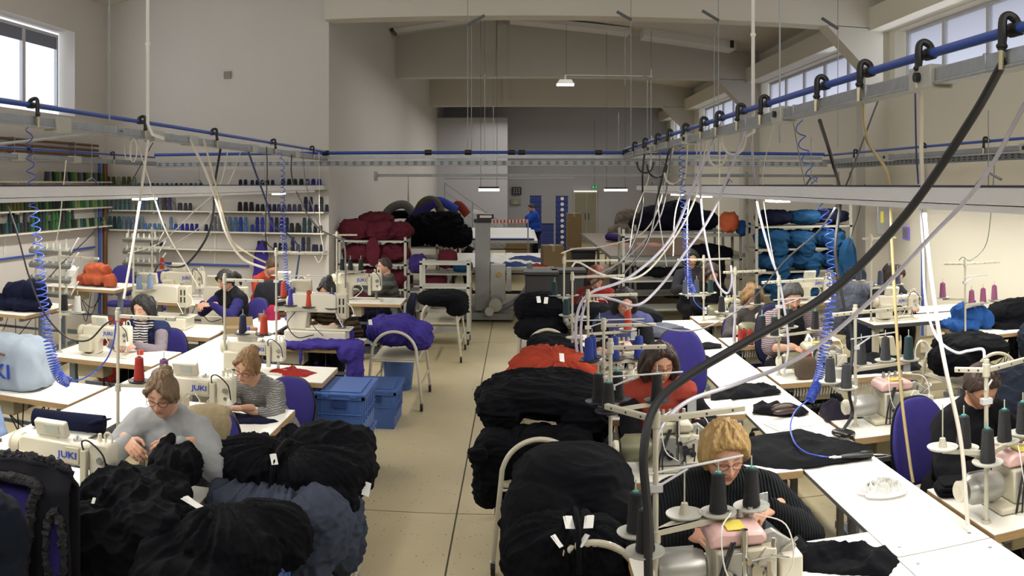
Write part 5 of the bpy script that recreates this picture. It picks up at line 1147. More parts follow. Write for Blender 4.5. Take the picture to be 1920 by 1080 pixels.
# ---- left of the aisle
crate('blue open crate with the slate garments spilling out, left of the aisle',-1.10,4.42,.35,0,False,.46,.6,.38)
crate('blue open crate at the bottom of the view under the black heap',-1.18,3.48,.35,0,False,.42,.6,.38)
cloth('garment_bundle','slate blue garments spilling over the crate, between two black heaps','garments',[((-1.16,4.3,.74),(.36,.33,.10)),((-.92,4.06,.70),(.15,.2,.17)),((-.84,4.22,.62),(.09,.2,.2)),((-1.40,4.25,.74),(.11,.28,.11)),((-1.0,3.95,.60),(.16,.1,.16))],SLB,.009,.026,(3,9,8),.014,.002,11,GB,tie=(-1.2,4.5,.8),spread=1.8)
cloth('garment_bundle','tied black bundle on top of the slate garments, bow tie knot in the middle','garments',[((-1.36,4.40,.86),(.22,.25,.11)),((-1.0,4.36,.84),(.25,.24,.11)),((-1.2,4.43,.88),(.1,.2,.08)),((-.9,4.2,.76),(.13,.16,.1))],BLK,.009,.024,(3,10,10),.011,.003,12,GB,tie=(-1.19,4.4,.93),spread=1.7,
    tubes=[([(-1.25,4.62,.92),(-1.27,4.68,.96)],.03)],tags=[((-1.58,4.28,.88),(1.0,0,1.2),.05),((-1.19,4.20,.945),(.7,0,.5),.06)],ties=[([(-1.19,4.14,.77),(-1.19,4.2,.93),(-1.19,4.43,.965),(-1.19,4.64,.9)],.016)])
cloth('garment_bundle','rounded black bundle behind the tied one, white tag at its lower right','garments',[((-1.02,4.80,.84),(.24,.2,.13)),((-.88,4.62,.79),(.13,.2,.12))],BLK,.010,.022,(4,9,9),.010,.006,13,GB,flow=.8,tags=[((-.77,4.44,.75),(.8,.4,.3),.075)])
cloth('garment_bundle','black heap with a white tag in the crate at the bottom of the view','garments',[((-1.22,3.55,.76),(.26,.26,.16)),((-1.42,3.45,.66),(.15,.24,.2)),((-1.08,3.68,.78),(.2,.16,.13)),((-1.3,3.25,.62),(.22,.14,.2))],BLK,.009,.024,(1.5,10,7),.011,.002,14,GB,tie=(-1.3,3.7,.93),spread=1.6,tags=[((-1.36,3.52,.945),(.25,.1,1.3),.09)])
cloth('garment','black garments being sewn, heaped over the front of the table','garments',[((-1.72,3.72,.86),(.25,.22,.11)),((-1.55,3.5,.78),(.2,.16,.15)),((-1.78,3.45,.74),(.2,.12,.15)),((-1.6,3.4,.62),(.24,.1,.2)),((-1.62,4.0,.92),(.1,.12,.1))],BLK,.008,.030,(7,7,4.5),.014,.002,15,None,
    tubes=[([(-1.75,4.0,.9),(-1.72,4.1,1.0),(-1.74,4.12,1.02)],.035),([(-1.6,4.05,.9),(-1.62,4.1,1.0)],.05)],
    tags=[((-1.79,3.44,.915),(.7,0,.1),.028),((-1.95,3.46,.90),(.9,0,.5),.035),((-1.93,3.36,.70),(1.1,0,.5),.04)])
cloth('garment_bundle','bright purple garments heaped on the cart behind the crates','garments',[((-1.32,9.3,.76),(.27,.35,.15)),((-1.05,9.3,.70),(.14,.3,.14))],PUR,.012,.032,(2,9,9),.014,.003,16,GB,tie=(-1.45,9.1,.85),spread=1.4,tags=[((-1.52,9.0,.88),(.7,0,.3),.07)])
cloth('garment','bright purple garment spread over the bar tacking table and hanging off its front','garments',[((-1.75,8.2,.80),(.3,.22,.035)),((-1.55,8.08,.74),(.13,.12,.1)),((-2.1,8.05,.79),(.25,.07,.035)),((-1.5,8.05,.62),(.08,.07,.16)),((-1.75,8.5,.84),(.15,.1,.07))],PUR,.011,.016,(8,10,10),.008,.0,17,
    tubes=[([(-2.35,8.02,.79),(-2.28,7.98,.7),(-2.3,7.98,.6)],.012),([(-2.02,8.0,.8),(-2.0,7.97,.65),(-2.03,7.97,.45)],.012)],it=2)
cloth('garment_bundle','folded black garments on the cart in front of the grey trolley','garments',[((-1.0,11.7,.80),(.34,.4,.1)),((-.8,11.6,.7),(.15,.3,.12))],BLK,.018,.014,(4,8,12),.006,.008,18,GB)
cloth('machine_cover','orange cloth draped over a machine near the window wall','cover',[((-5.6,10.9,1.10),(.2,.15,.11)),((-5.6,10.88,1.0),(.26,.2,.08)),((-5.36,10.8,.98),(.09,.1,.1)),((-5.8,10.85,.98),(.09,.12,.08))],ORC,.010,.030,(7,7,2.5),.010,0,19,floor=.915)
cloth('machine_cover','dark navy cloth draped over a machine by the window wall','cover',[((-5.78,9.25,.95),(.27,.2,.16)),((-5.6,9.2,1.0),(.16,.16,.14)),((-5.78,9.2,.84),(.4,.27,.08)),((-6.05,9.2,.85),(.2,.2,.08))],NVY,.011,.034,(7,7,2),.009,0,20,floor=.775)
cloth('machine_cover','bright blue cloth draped over a machine by the right wall','cover',[((4.62,8.25,.90),(.2,.18,.14)),((4.48,8.2,.82),(.2,.2,.06)),((4.75,8.22,.86),(.1,.2,.11))],BRB,.010,.034,(7,7,2.5),.012,0,21,floor=.775)
cloth('garment_bundle','slate grey garments heaped on the cart near the right wall','garments',[((3.98,9.8,.98),(.33,.3,.16)),((3.85,9.65,.78),(.33,.22,.25)),((4.1,9.6,.7),(.25,.2,.22))],SLG,.013,.026,(2.5,9,6),.012,.004,22,GB,tie=(3.95,9.8,1.1),spread=1.5)
cloth('garment_bundle','dark slate garments below the slate grey ones near the right wall','garments',[((3.95,9.35,.55),(.32,.2,.2))],DNV,.018,.02,(6,6,6),.006,.004,23,GB)
cloth('garment_bundle','black garments on the cart beside the blue covered machine','garments',[((4.0,7.15,.80),(.34,.34,.12)),((3.72,7.0,.72),(.2,.22,.13))],BLK,.014,.02,(4,9,9),.007,.004,24,GB)
cloth('garment_bundle','black garment pile on the floor rack at the right edge by the wall','garments',[((5.3,8.3,.85),(.42,.3,.18)),((4.98,8.1,.74),(.2,.2,.08)),((5.5,8.3,.5),(.3,.3,.3))],BLK,.016,.022,(6,8,8),.008,.005,25,GB)
cloth('garment_bundle','dark navy garments below the black pile at the right edge','garments',[((5.05,7.42,.72),(.3,.25,.25)),((5.25,7.4,.4),(.3,.25,.35))],DNV,.016,.022,(6,8,8),.008,.005,26,GB,floor=.01)
cloth('garment_bundle','dark slate garments behind the woman at the right edge','garments',[((3.75,5.75,.68),(.3,.35,.24)),((3.95,5.7,.4),(.3,.3,.36)),((3.5,5.65,.5),(.15,.25,.3))],DNV,.014,.024,(6,7,8),.010,.004,27,GB,floor=.01)
# ---- bag-like machine cover
t=thing('machine_cover_bag','big pale blue grey fabric bag with blue JUKI lettering at the left edge','bag',(-3.70,5.70,TZ))
mb=MB(); mb.ell((0,0,.16),(.36,.25,.19),p=.45,nu=40,nv=24); V_,F_,N_=remesh(mb,.014,2); out=V_.copy()
for i in range(len(V_)):
    v=V_[i]; k=1-.16*max(0,v[2]/.3); out[i][0]*=k; out[i][1]*=k; p=Vector((v[0]*6,v[1]*6,v[2]*4)); out[i]+=N_[i]*(.014*(1-2.4*abs(noise.noise(p)))+.006*noise.noise(p*3))
out[:,2]=np.maximum(out[:,2]+.02,.003)
mesh_from('cover_cloth',out,F_,fab('pale_bag_cloth',(150,162,176),var=.12,bump=.4,bs=6),None,t)
text_mesh('JUKI',.15,'lettering',JBLUE,t,(0.02,-.262,.15),(PI/2+.1,0,0),1.2)
b=MB(); b.tube([(-.1,-.27,.29),(.0,-.275,.30),(.14,-.27,.28)],.010,6); b.build('strap',fab('brown_strap',(120,90,70)),t)
# ---- rolled fabric, paper, cup
t=thing('fabric_roll','rolled dark navy fabric lying across the left narrow table','fabric roll',(-2.70,4.84,TZ+.05),.12)
b=MB(); b.tube([(-.23,0,0),(.24,0,0)],.056,24); 
def rollend(u,v): a=u*5*PI; r=.05*(1-u*.8); return (.2405+v*.001,r*math.cos(a),r*math.sin(a))
b.tube([(.16,-.052,.01),(.22,-.06,.035),(.3,-.03,.05)],[.01,.014,.004],8); b.build('roll',NVY,t)
t=thing('pattern_paper','white pattern sheet on the narrow table in front of the roll','paper',(-2.74,4.5,TZ-.01)); b=MB(); b.bx(-.2,.2,-.2,.2,0,.002); b.build('sheet',TAG,t); b=MB(); b.bx(-.15,.1,-.14,-.137,.002,.003); b.bx(.1,.103,-.14,.1,.002,.003); b.build('drawn_line',DGREY,t)
t=thing('plastic_cup','white plastic cup standing behind the nearest JUKI machine','cup',(-2.66,4.28,TZ-.008)); b=MB(); b.lathe((0,0,0),[(.026,0),(.036,.07),(.038,.072),(.034,.07),(.024,.004),(0,.004)],20); b.build('cup',WHITE,t)
flat('garment','navy cloth piece under the hands of the woman with glasses',[(-2.02,5.3),(-1.6,5.42),(-1.52,5.5),(-1.75,5.62),(-1.9,5.6)],TZ,NVY,.012,1)
flat('garment','folded red garment on the empty station table',[(-2.0,6.85),(-1.68,6.82),(-1.62,7.0),(-1.8,7.12),(-1.98,7.05)],TZ,fab('red_cloth',(150,44,40)),.03,2)
flat('garment','black trousers spread over the narrow table beside the blue air hose',[(1.0,4.82),(1.45,4.52),(1.93,4.56),(1.99,4.8),(1.72,5.25),(1.35,5.18)],TZ+.001,BLK,.02,3,fr=7)
flat('garment','black cloth under the open glasses case on the narrow table',[(1.55,5.72),(1.8,5.55),(1.93,5.62),(1.85,5.9),(1.62,5.95)],TZ,BLK,.03,4)
flat('garment','dark crumpled cloth at the left corner of the idle overlock table',[(1.95,5.38),(2.22,5.36),(2.3,5.5),(2.18,5.65),(1.98,5.62)],TZ+.001,fab('dark_plum_cloth',(42,38,50)),.09,5)
flat('garment','black cloth hanging at the lower right of the nearest overlock',[(1.05,3.35),(1.4,3.15),(1.52,3.3),(1.35,3.5),(1.1,3.62)],TZ,BLK,.05,6)
flat('garment','black cloth on the narrow table behind the red vest woman',[(1.35,6.1),(1.9,6.2),(1.93,6.45),(1.7,6.55),(1.4,6.4)],TZ,BLK,.03,7)
flat('garment','black garment lying over the table of the grey-haired woman',[(2.45,6.62),(3.2,6.55),(3.35,6.9),(3.1,7.3),(2.6,7.2)],TZ,BLK,.05,8,fr=5)
flat('garment','black folded cloth on the narrow table left of the blue grey bundle',[(1.3,7.25),(1.6,7.3),(1.75,7.6),(1.5,7.7),(1.3,7.5)],TZ,BLK,.03,9)
flat('garment','flat black cloth next to the open book',[(1.15,7.95),(1.9,8.1),(1.92,8.3),(1.4,8.3),(1.1,8.2)],TZ,BLK,.02,10)
cloth('garment_bundle','tied slate grey garments on the table behind the blue grey vest woman','garments',[((1.15,8.7,.83),(.22,.17,.07)),((1.45,8.72,.84),(.2,.17,.07))],SLG,.013,.016,(6,8,9),.006,.004,30)
cloth('garment_bundle','long pile of black garments with a white tag behind the slate bundle','garments',[((1.05,9.45,.86),(.5,.25,.12)),((.8,9.5,.92),(.3,.22,.1))],BLK,.016,.018,(5,8,9),.006,.004,31,tags=[((1.2,9.2,.99),(.9,0,.1),.12)])
t=thing('open_book','open notebook lying on the white table of the right row','book',(1.32,8.38,TZ),.1); b=MB()
b.sheet(lambda u,v:((u-.5)*.36,(v-.5)*.24,.004+.014*abs(math.sin(u*2*PI))),20,2); b.bx(-.18,.18,-.12,.12,0,.003); b.build('pages',TAG,t)
t=thing('folded_cloth_stack','black cloth folded in layers at the corner of the right edge table','folded cloth',(2.1,3.86,TZ),-.25)
for k in range(5):
    mb=MB(); mb.ell((.008*math.sin(k*2),.006*math.cos(k*3),.010+.0125*k),(.12-.003*k,.075,.0066),p=.28,nu=24,nv=8); mb.build('fold',BLK,t)
t=thing('plastic_bag','crumpled translucent white bag on the narrow table','bag',(1.77,4.05,TZ),0); mb=MB()
mb.sheet(lambda u,v:(lambda a,r:(r*.13*math.cos(a)*(1+.25*noise.noise(Vector((math.cos(a)*2,math.sin(a)*2,1)))),r*.11*math.sin(a),.003+.07*(1-r*r)*max(.05,1-3*abs(noise.noise(Vector((r*math.cos(a)*6,r*math.sin(a)*6,3)))))))(2*PI*u,v),48,20,closed=True)
mb.build('bag_film',mat('bag_film',(226,226,222),.3,alpha=.8),t)
t=thing('zip_purse','small black oval zip purse with beige seam on the narrow table','purse',(1.93,5.02,TZ),.5); b=MB(); b.ell((0,0,.021),(.055,.075,.02),p=.7,nu=24,nv=12); b.build('shell',mat('black_leather',(18,18,20),.35),t); b=MB(); b.tube([(.0555*math.cos(a),.0755*math.sin(a),.021) for a in np.linspace(0,2*PI,25)],.0022,6); b.build('zip',mat('beige_zip',(190,170,150),.5),t)
t=thing('glasses_case','open brown glasses case on the white papers','case',(1.72,5.55,TZ+.03),.2); b=MB(); b.ell((0,0,.012),(.085,.03,.018),p=.8,nu=20,nv=8); b.ell((0,.03,.035),(.085,.012,.03),(.5,0,0),nu=20,nv=8,p=.8); b.build('shell',mat('brown_leather',(58,34,34),.4),t); b=MB(); b.ell((0,.02,.034),(.075,.012,.024),(.5,0,0),nu=20,nv=8); b.build('lining',mat('grey_lining',(120,112,104),.9),t)
t=thing('paper_stack','white sheets under the open glasses case','paper',(1.70,5.42,TZ-.01),.25); b=MB(); b.box((0,0,.003),(.26,.2,.005)); b.box((.02,.01,.008),(.24,.18,.003),(0,0,.15)); b.build('sheets',TAG,t)
# air gun
t=thing('air_gun','black air blow gun with thin steel nozzle on the narrow table','air gun',(1.84,4.57,TZ+.018),-.18)
b=MB(); b.tube([(-.09,0,0),(-.03,0,.002),(.04,0,.004),(.09,-.004,.006)],[.014,.017,.017,.012],12,smooth=3); b.ell((.05,0,.018),(.04,.012,.012)); b.build('grip',BLACKP,t)
b=MB(); b.tube([(.09,-.004,.006),(.14,-.008,.004),(.19,-.02,-.006)],.003,6,smooth=3); b.build('nozzle',CHROME,t); b=MB(); b.cyl((-.16,0,0),(-.09,0,0),.009,n=10); b.cyl((-.14,0,0),(-.12,0,0),.013,n=10); b.build('fitting',CHROME,t)
# spools, tape rolls
for (x,y,z,k,lab) in [(-3.3,7.25,TZ,'red','flat red spool beside the scarf woman\'s hands')]:
    b=MB(); b.lathe((x,y,z),[(.03,0),(.03,.04),(.0,.04)],16); tag(b.build('tape_roll',threadmat('red',CONEC['red'])),lab,'tape roll')
for i,(px,py,k,n) in enumerate([(462,632,'purple',3),(476,634,'brownr',3),(490,600,'brownr',2),(540,600,'purple',1)]):
    c={'purple':(92,84,160),'brownr':(132,96,76)}[k]; p=atz(px,py,TZ)
    for q in range(n): b=MB(); b.lathe((p.x,p.y,TZ+q*.035+.001),[(.035,0),(.037,.004),(.037,.03),(.035,.034),(.0,.034)],18); tag(b.build('tape_roll',mat('tape_'+k,c,.7)),'%s tape roll in the small stacks near the purple cones'%('purple' if k=='purple' else 'brown'),'tape roll','tape rolls on the left narrow table')
t=thing('cardboard_box','open brown cardboard box on the table of the black vest woman','box',(-2.85,8.75,TZ-.01),.4); b=MB(); b.bx(-.15,.15,-.1,.1,0,.06); b.box((0,.12,.09),(.3,.005,.12),(-.5,0,0)); b.box((-.17,0,.08),(.005,.2,.08),(0,-.5,0)); b.build('carton',CARD,t)
for i,(x,y) in enumerate(((2.08,6.62),(2.12,6.66),(2.17,6.6))): tcone(x+.02,y+1.56,TZ,'red','red thread cone of three standing at the left corner of a right row table')
t=thing('spray_canister','white plastic canister with blue cap beside the orange cover','canister',(-5.95,10.75,.9)); b=MB(); b.lathe((0,0,0),[(.09,0),(.1,.02),(.1,.22),(.06,.27),(.03,.28),(.03,.3),(0,.3)],20); b.build('canister',WHITE,t); b=MB(); b.cyl((0,0,.3),(0,0,.33),.035); b.build('cap',BLUEP,t)
# shopping bag, brown box on Q2 table
t=thing('tote_bag','brown patterned bag with an orange cloth on the grey-haired woman\'s table','bag',(2.22,6.6,TZ)); mb=MB(); mb.ell((0,0,.09),(.09,.05,.09),p=.6,nu=24,nv=14); mb.build('bag_body',fab('brown_bag',(92,80,68)),t); mb=MB(); mb.ell((.01,0,.19),(.04,.02,.04)); mb.build('cloth_tip',ORG,t)
t=thing('tin_can','grey taped tin on the grey-haired woman\'s table','tin',(2.48,6.56,TZ)); b=MB(); b.lathe((0,0,0),[(.05,0),(.052,.075),(0,.075)],14); b.build('tin',LGREY,t)
# ---------------------------------------------------------------- jackets over chairs
def pchair(x,y,rz,lab,pr=None,dz=0): return seat(x,y,rz,lab,pr,dz)
def pfor(key,lab,pr=None,dz=0,off=(0,.04)):
    k=[q for q in PS if key in q][0]; x,y,rz,sz=PS[k]; s_=(sz-.035)/.535
    dx=off[0]*math.cos(rz)-off[1]*math.sin(rz); dy=off[0]*math.sin(rz)+off[1]*math.cos(rz)
    return seat(x+dx,y+dy,rz,lab,pr,s_-.9+dz)
pfor('striped scarf','royal blue swivel chair of the scarf woman',off=(.06,.05))
pfor('grey knit top','royal blue swivel chair of the woman with glasses and grey knit top')
pfor('bright purple cloth' if any('bright purple cloth' in q for q in PS) else 'brown striped knit','royal blue swivel chair of the woman with purple cloth')
pfor('banded grey sweater','dark navy swivel chair of the man in the grey sweater',CHN,off=(0,.08))
pfor('black quilted vest','royal blue swivel chair of the black vest woman')
pchair(-5.35,12.3,0,'empty royal blue swivel chair near the back wall, upright backrest')
pchair(-6.0,12.45,.3,'empty royal blue swivel chair behind the orange cover')
pfor('heather grey','royal blue swivel chair under the beige jacket',off=(0,.06))
pfor('wavy blonde','royal blue swivel chair of the blonde woman',off=(.06,.08))
pfor('brick red','royal blue swivel chair of the red vest woman',off=(.06,.06))
pchair(1.2,6.42,-.1,'empty royal blue swivel chair beside the narrow right table',None,.16)
pfor('black top at the right edge','royal blue swivel chair of the woman at the right edge',off=(-.02,.06),dz=.06)
pfor('light brown hair','royal blue swivel chair of the brown-haired woman')
pchair(-1.98,2.98,.12,'royal blue swivel chair under the fleece-lined black vest',None,.03)
pfor('dusty lilac','dark navy swivel chair of the grey-haired woman',CHN)
cloth('jacket','beige fleece jacket hung over the chair behind the grey sweater woman','jacket',[((-1.80,4.93,.83),(.19,.10,.17)),((-1.80,4.93,.66),(.2,.09,.2))],BEI,.012,.010,(8,8,3),.005,0,40)
cloth('jacket','charcoal jacket hung on the chair of the black vest woman','jacket',[((-2.86,10.06,.98),(.24,.08,.2))],DGJ,.014,.010,(8,8,3),.005,0,41)
cloth('sweatshirt','pink sweatshirt hanging at the side of the black vest woman\'s chair','clothing',[((-2.78,9.75,.72),(.09,.1,.2))],fab('pink_cloth',(150,40,74)),.014,.012,(8,8,3),.005,0,42)
cloth('jacket','dark navy jacket bulging in from the lower left edge','jacket',[((-1.97,2.74,.96),(.24,.16,.2)),((-1.95,2.72,.70),(.25,.17,.34)),((-1.84,2.66,.62),(.15,.12,.3))],NAVYD,.012,.016,(5,5,8),.006,0,43,floor=.02)
# shearling vest draped over the front left chair
t=thing('shearling_vest','black vest with shaggy fleece lining draped over the front left chair','vest',(-2.0,3.2,-.07),.12)
SHV=fab('black_suede',(30,30,36),bump=.3); SHF=mat('shaggy_black_fleece',(46,46,50),.95,bump=1,bs=70,var=.5)
mb=MB()
def vp(x,z,side):
    # wraps the backrest: front face (-y), back face (+y)
    top=1.20-.35*max(0,abs(x)-.05)**1.3; fl=.225+.04*max(0,(.9-z))
    return Vector((x*(fl/.25),(-.052 if side<0 else .08)*(1 if z<1.1 else max(.1,(top-z)/(top-1.1+1e-6)))+.012*noise.noise(Vector((x*12,z*5,side))),min(z,top)))
nx,nz=44,50
def hole(x,z): return (abs(x+.045)<.06+.15*max(0,(z-.66))*(1 if z<1.0 else max(0,1-(z-1.0)*5)) and z<1.14) or (((x-.185)/.038)**2+((z-.86)/.16)**2<1)
for side in(-1,1):
    vs=[];fs=[]
    for j in range(nz+1):
        for i in range(nx+1):
            x=-.25+.5*i/nx; z=.46+(1.2-.46)*j/nz; vs.append(vp(x,z,side))
    for j in range(nz):
        for i in range(nx):
            x=-.25+.5*(i+.5)/nx; z=.46+(1.2-.46)*(j+.5)/nz
            if side<0 and hole(x,z): continue
            q=[j*(nx+1)+i,j*(nx+1)+i+1,(j+1)*(nx+1)+i+1,(j+1)*(nx+1)+i]; fs.append(tuple(q if side<0 else q[::-1]))
    mb.add(vs,fs)
o=mb.build('vest_shell',SHV,t,smooth=80); sm=o.modifiers.new('s','SOLIDIFY'); sm.thickness=.018
def fuzz(P,r,seed):
    m=MB(); m.tube(P,r,12,smooth=10); V=np.array(m.v); 
    for i in range(len(V)): V[i]+=np.array([noise.noise(Vector(V[i])*60+Vector((seed,k,0))) for k in(0,7,13)])*.016
    m.v=[tuple(v) for v in V]; return m
P=[vp(-.045+(.06+.15*max(0,z-.66))*s,z,-1)+Vector((0,-.012,0)) for s,zs in((-1,np.linspace(.48,1.12,9)),(1,np.linspace(1.12,.48,9))) for z in zs]
fuzz(P,.022,1).build('fleece_collar',SHF,t)
fuzz([vp(.185+.042*math.cos(a),.86+.165*math.sin(a),-1)+Vector((0,-.008,0)) for a in np.linspace(0,2*PI,12)],.014,2).build('fleece_armhole',SHF,t)
fuzz([vp(x,1.19,-1)+Vector((0,.04,.005)) for x in np.linspace(-.22,.22,7)],.02,3).build('fleece_hem',SHF,t)
t=thing('clear_bag','crumpled clear plastic bag hanging beside the nearest machine','bag',(-2.1,3.5,.80)); mb=MB(); mb.ell((0,0,0),(.05,.05,.085),nu=24,nv=16); V_,F_,N_=remesh(mb,.008,1); V_=wrinkle(V_,N_,.012,30,3); mesh_from('bag_film',V_,F_,mat('clear_film',(215,218,216),.15,alpha=.45),None,t)
# hanging purple garment on the back wall
cloth('hanging_garment','purple garment on a hook against the back left wall','garment',[((-4.05,13.55,1.0),(.13,.07,.42),(0,0,0),1.0),((-4.0,13.55,.8),(.2,.08,.3),(0,0,0),1.0)],fab('violet_cloth',(64,50,134),bump=.4),.02,.02,(12,12,1.5),.006,0,50)
# ================================================================ background
def rack(name,label,x0,x1,y0,y1,zs,m,zt=None,group=None,post=.02,casters=False,mesh_side=False):
    t=thing(name,label,'rack',((x0+x1)/2,(y0+y1)/2,0),group=group); w=(x1-x0)/2; d=(y1-y0)/2; zt=zt or zs[-1]
    for i in(-1,1):
        for j in(-1,1):
            b=MB(); b.bx(i*w-post*(i+1),i*w-post*(i-1),j*d-post*(j+1),j*d-post*(j-1),.08 if casters else 0,zt)
            b.build('post',m,t,smooth=0)
            if casters:
                b=MB(); b.cyl((i*(w-.02)-.012,j*(d-.02),.04),(i*(w-.02)+.012,j*(d-.02),.04),.04); b.build('caster',RUB,t)
    for z in zs:
        b=MB(); b.bx(-w,w,-d,d,z-.035,z-.008); b.build('shelf_board',m,t,smooth=0)
    return t
RACKM=mat('rack_grey_metal',(150,150,142),.5,metal=.1)
WRACK=mat('rack_white_metal',(190,188,178),.5)
rack('garment_rack','white shelf rack with maroon garment bundles against the side wall',-2.92,-1.8,14.15,14.75,[.2,.62,1.02,1.40],WRACK,1.45)
mb_=[((-2.65,14.4,1.56),(.30,.26,.17)),((-2.25,14.35,1.55),(.26,.25,.16)),((-1.95,14.4,1.53),(.22,.26,.14)),((-2.35,14.5,1.72),(.28,.22,.11)),
     ((-2.6,14.4,1.17),(.28,.26,.14)),((-2.05,14.4,1.18),(.28,.26,.14)),((-2.55,14.4,.78),(.28,.26,.15)),((-2.0,14.35,.76),(.26,.28,.13)),((-2.3,14.2,.40),(.4,.24,.16))]
pos=['left on the top shelf','in the middle of the top shelf','at the right of the top shelf','topmost of all','left on the second shelf','right on the second shelf','left on the third shelf','right on the third shelf','on the bottom shelf']
for i,(c,r) in enumerate(mb_): cloth('garment_bundle','maroon garment bundle %s of the white rack'%pos[i],'garments',[(c,r)],MAR,.02,.05,(4,7,7),.020,.004,60+i,'maroon bundles on the white rack')
cloth('garment','maroon garment hanging down over two shelves of the white rack','garment',[((-2.33,14.08,1.22),(.12,.035,.24),(0,0,0),1)],MAR,.02,.014,(10,8,2),.005,0,70)
rack('shelf_trolley','grey trolley under the big black heap beside the cutting table',-2.15,-1.42,15.6,16.2,[.3,.75,1.2],RACKM,1.24,casters=True)
cloth('garment_bundle','big black cloth heap on the grey trolley beside the cutting table','garments',[((-1.55,15.9,1.50),(.5,.36,.28)),((-1.15,15.85,1.38),(.32,.3,.2)),((-1.9,15.85,1.35),(.2,.28,.15)),((-1.3,15.9,1.62),(.3,.25,.18))],BLK,.02,.06,(7,7,7),.03,.004,71)
OLV=fab('olive_fabric',(86,82,66)); GYF=fab('grey_fabric',(110,108,104)); VIO=fab('violet_fabric',(60,48,110)); RST=fab('rust_fabric',(122,52,40))
for i,(c,m,l) in enumerate([(((-2.75,17.4,1.2),(-2.6,17.4,1.75),(-2.25,17.4,1.9),(-2.0,17.4,1.6)),GYF,'grey fabric roll bent over the far rack by the side wall'),(((-2.1,17.2,1.3),(-1.9,17.2,1.9),(-1.6,17.2,1.95),(-1.4,17.2,1.4)),OLV,'olive fabric roll bent in an arch above the maroon bundles'),
    (((-2.3,17,1.3),(-2.0,17,1.7),(-1.6,17,1.95)),VIO,'violet fabric roll leaning on the far rack'),(((-1.9,17.3,1.7),(-1.6,17.3,1.98),(-1.2,17.3,1.8)),mat('royal_fabric',(40,60,150),.9),'blue fabric roll on the far rack'),(((-1.35,17.4,1.6),(-1.2,17.4,1.9),(-1.0,17.4,1.7)),RST,'rust fabric roll on the far rack'),(((-2.9,17.6,1.5),(-2.4,17.6,1.7),(-1.2,17.6,1.6)),BLK,'black fabric roll lying on the far rack')]):
    b=MB(); b.tube(c,.085,14,smooth=6); o=b.build('fabric_roll',m); tag(o,l,'fabric roll')
rack('roll_rack','galvanised rack with upright bars holding bent fabric rolls',-2.8,-1.42,16.9,17.7,[.4,.9,1.25],GREY,1.7)
rack('shelf_trolley','empty grey shelf trolley on casters left of the grey cutting machine',-1.42,-.70,12.65,13.1,[.2,.5,.84,1.18],WRACK,1.2,casters=True)
for i,(c,r,m,l) in enumerate([((-1.25,12.9,.62),(.15,.15,.09),TEALB,'petrol blue cloth on the middle shelf of the empty trolley'),((-.92,12.9,.61),(.13,.15,.08),TEALB,'petrol blue cloth on the right of the middle trolley shelf'),((-1.6,14.0,1.05),(.14,.12,.16),VIO,'violet cloth hanging behind the empty trolley'),((-1.15,14.3,1.1),(.16,.12,.16),MAR,'maroon cloth hanging behind the empty trolley'),((-.9,14.25,.98),(.16,.12,.1),TEALB,'blue cloth behind the upper shelf of the empty trolley'),((-1.35,14.2,.75),(.2,.14,.14),MAR,'maroon cloth lump behind the empty trolley')]):
    cloth('garment',l,'cloth',[(c,r)],m,.02,.024,(7,7,7),.008,0,80+i)
rack('garment_rack','low grey rack with mixed cloth behind the empty grey trolley',-1.76,-.76,13.95,14.45,[.32,.62,.9],RACKM,.95)
# cutting machine
t=thing('cutting_machine','tall grey column cutting machine with motor and curved hose','machine',(-.6,15.0,0)); CMG=mat('machine_grey_paint',(146,148,146),.45)
b=MB(); b.bx(-.13,.12,-.1,.14,.17,1.66); b.build('column',CMG,t,bevel=.01)
b=MB(); b.bx(-.5,.52,-.25,.25,.04,.15); b.bx(-.02,.1,-.1,.1,.15,.2); b.build('base',CMG,t,bevel=.01)
b=MB(); b.bx(.13,.38,-.1,.15,.35,.95); b.bx(.4,.48,-.1,.1,.5,.9); b.build('control_box',mat('box_grey',(172,172,168),.5),t,bevel=.006)
b=MB(); b.cyl((.28,-.1,.78),(.28,-.13,.78),.04); b.build('knob',mat('amber_switch',(190,140,50),.5),t)
b=MB(); b.cyl((.22,-.12,.32),(.22,-.36,.30),.12,.11,18); b.cyl((.12,-.3,.2),(.12,-.4,.2),.075,n=18); b.build('motor',ALU,t)
b=MB(); b.tube([(.78,-.1,.98),(.80,-.1,.75),(.7,-.15,.5),(.5,-.2,.32),(.33,-.22,.24)],.045,14,smooth=6); b.build('hose',mat('hose_grey',(120,124,132),.4),t)
b=MB(); b.bx(-.15,.14,-.12,.16,1.66,1.72); b.bx(-.1,.18,-.1,.1,1.72,1.80); b.build('head',BLACKP,t)
b=MB(); b.box((-.08,0,1.82),(.18,.1,.06),(0,.3,0)); b.bx(-.05,.15,-.11,-.1,1.74,1.78); b.build('cutting_head_cover',WHITE,t)
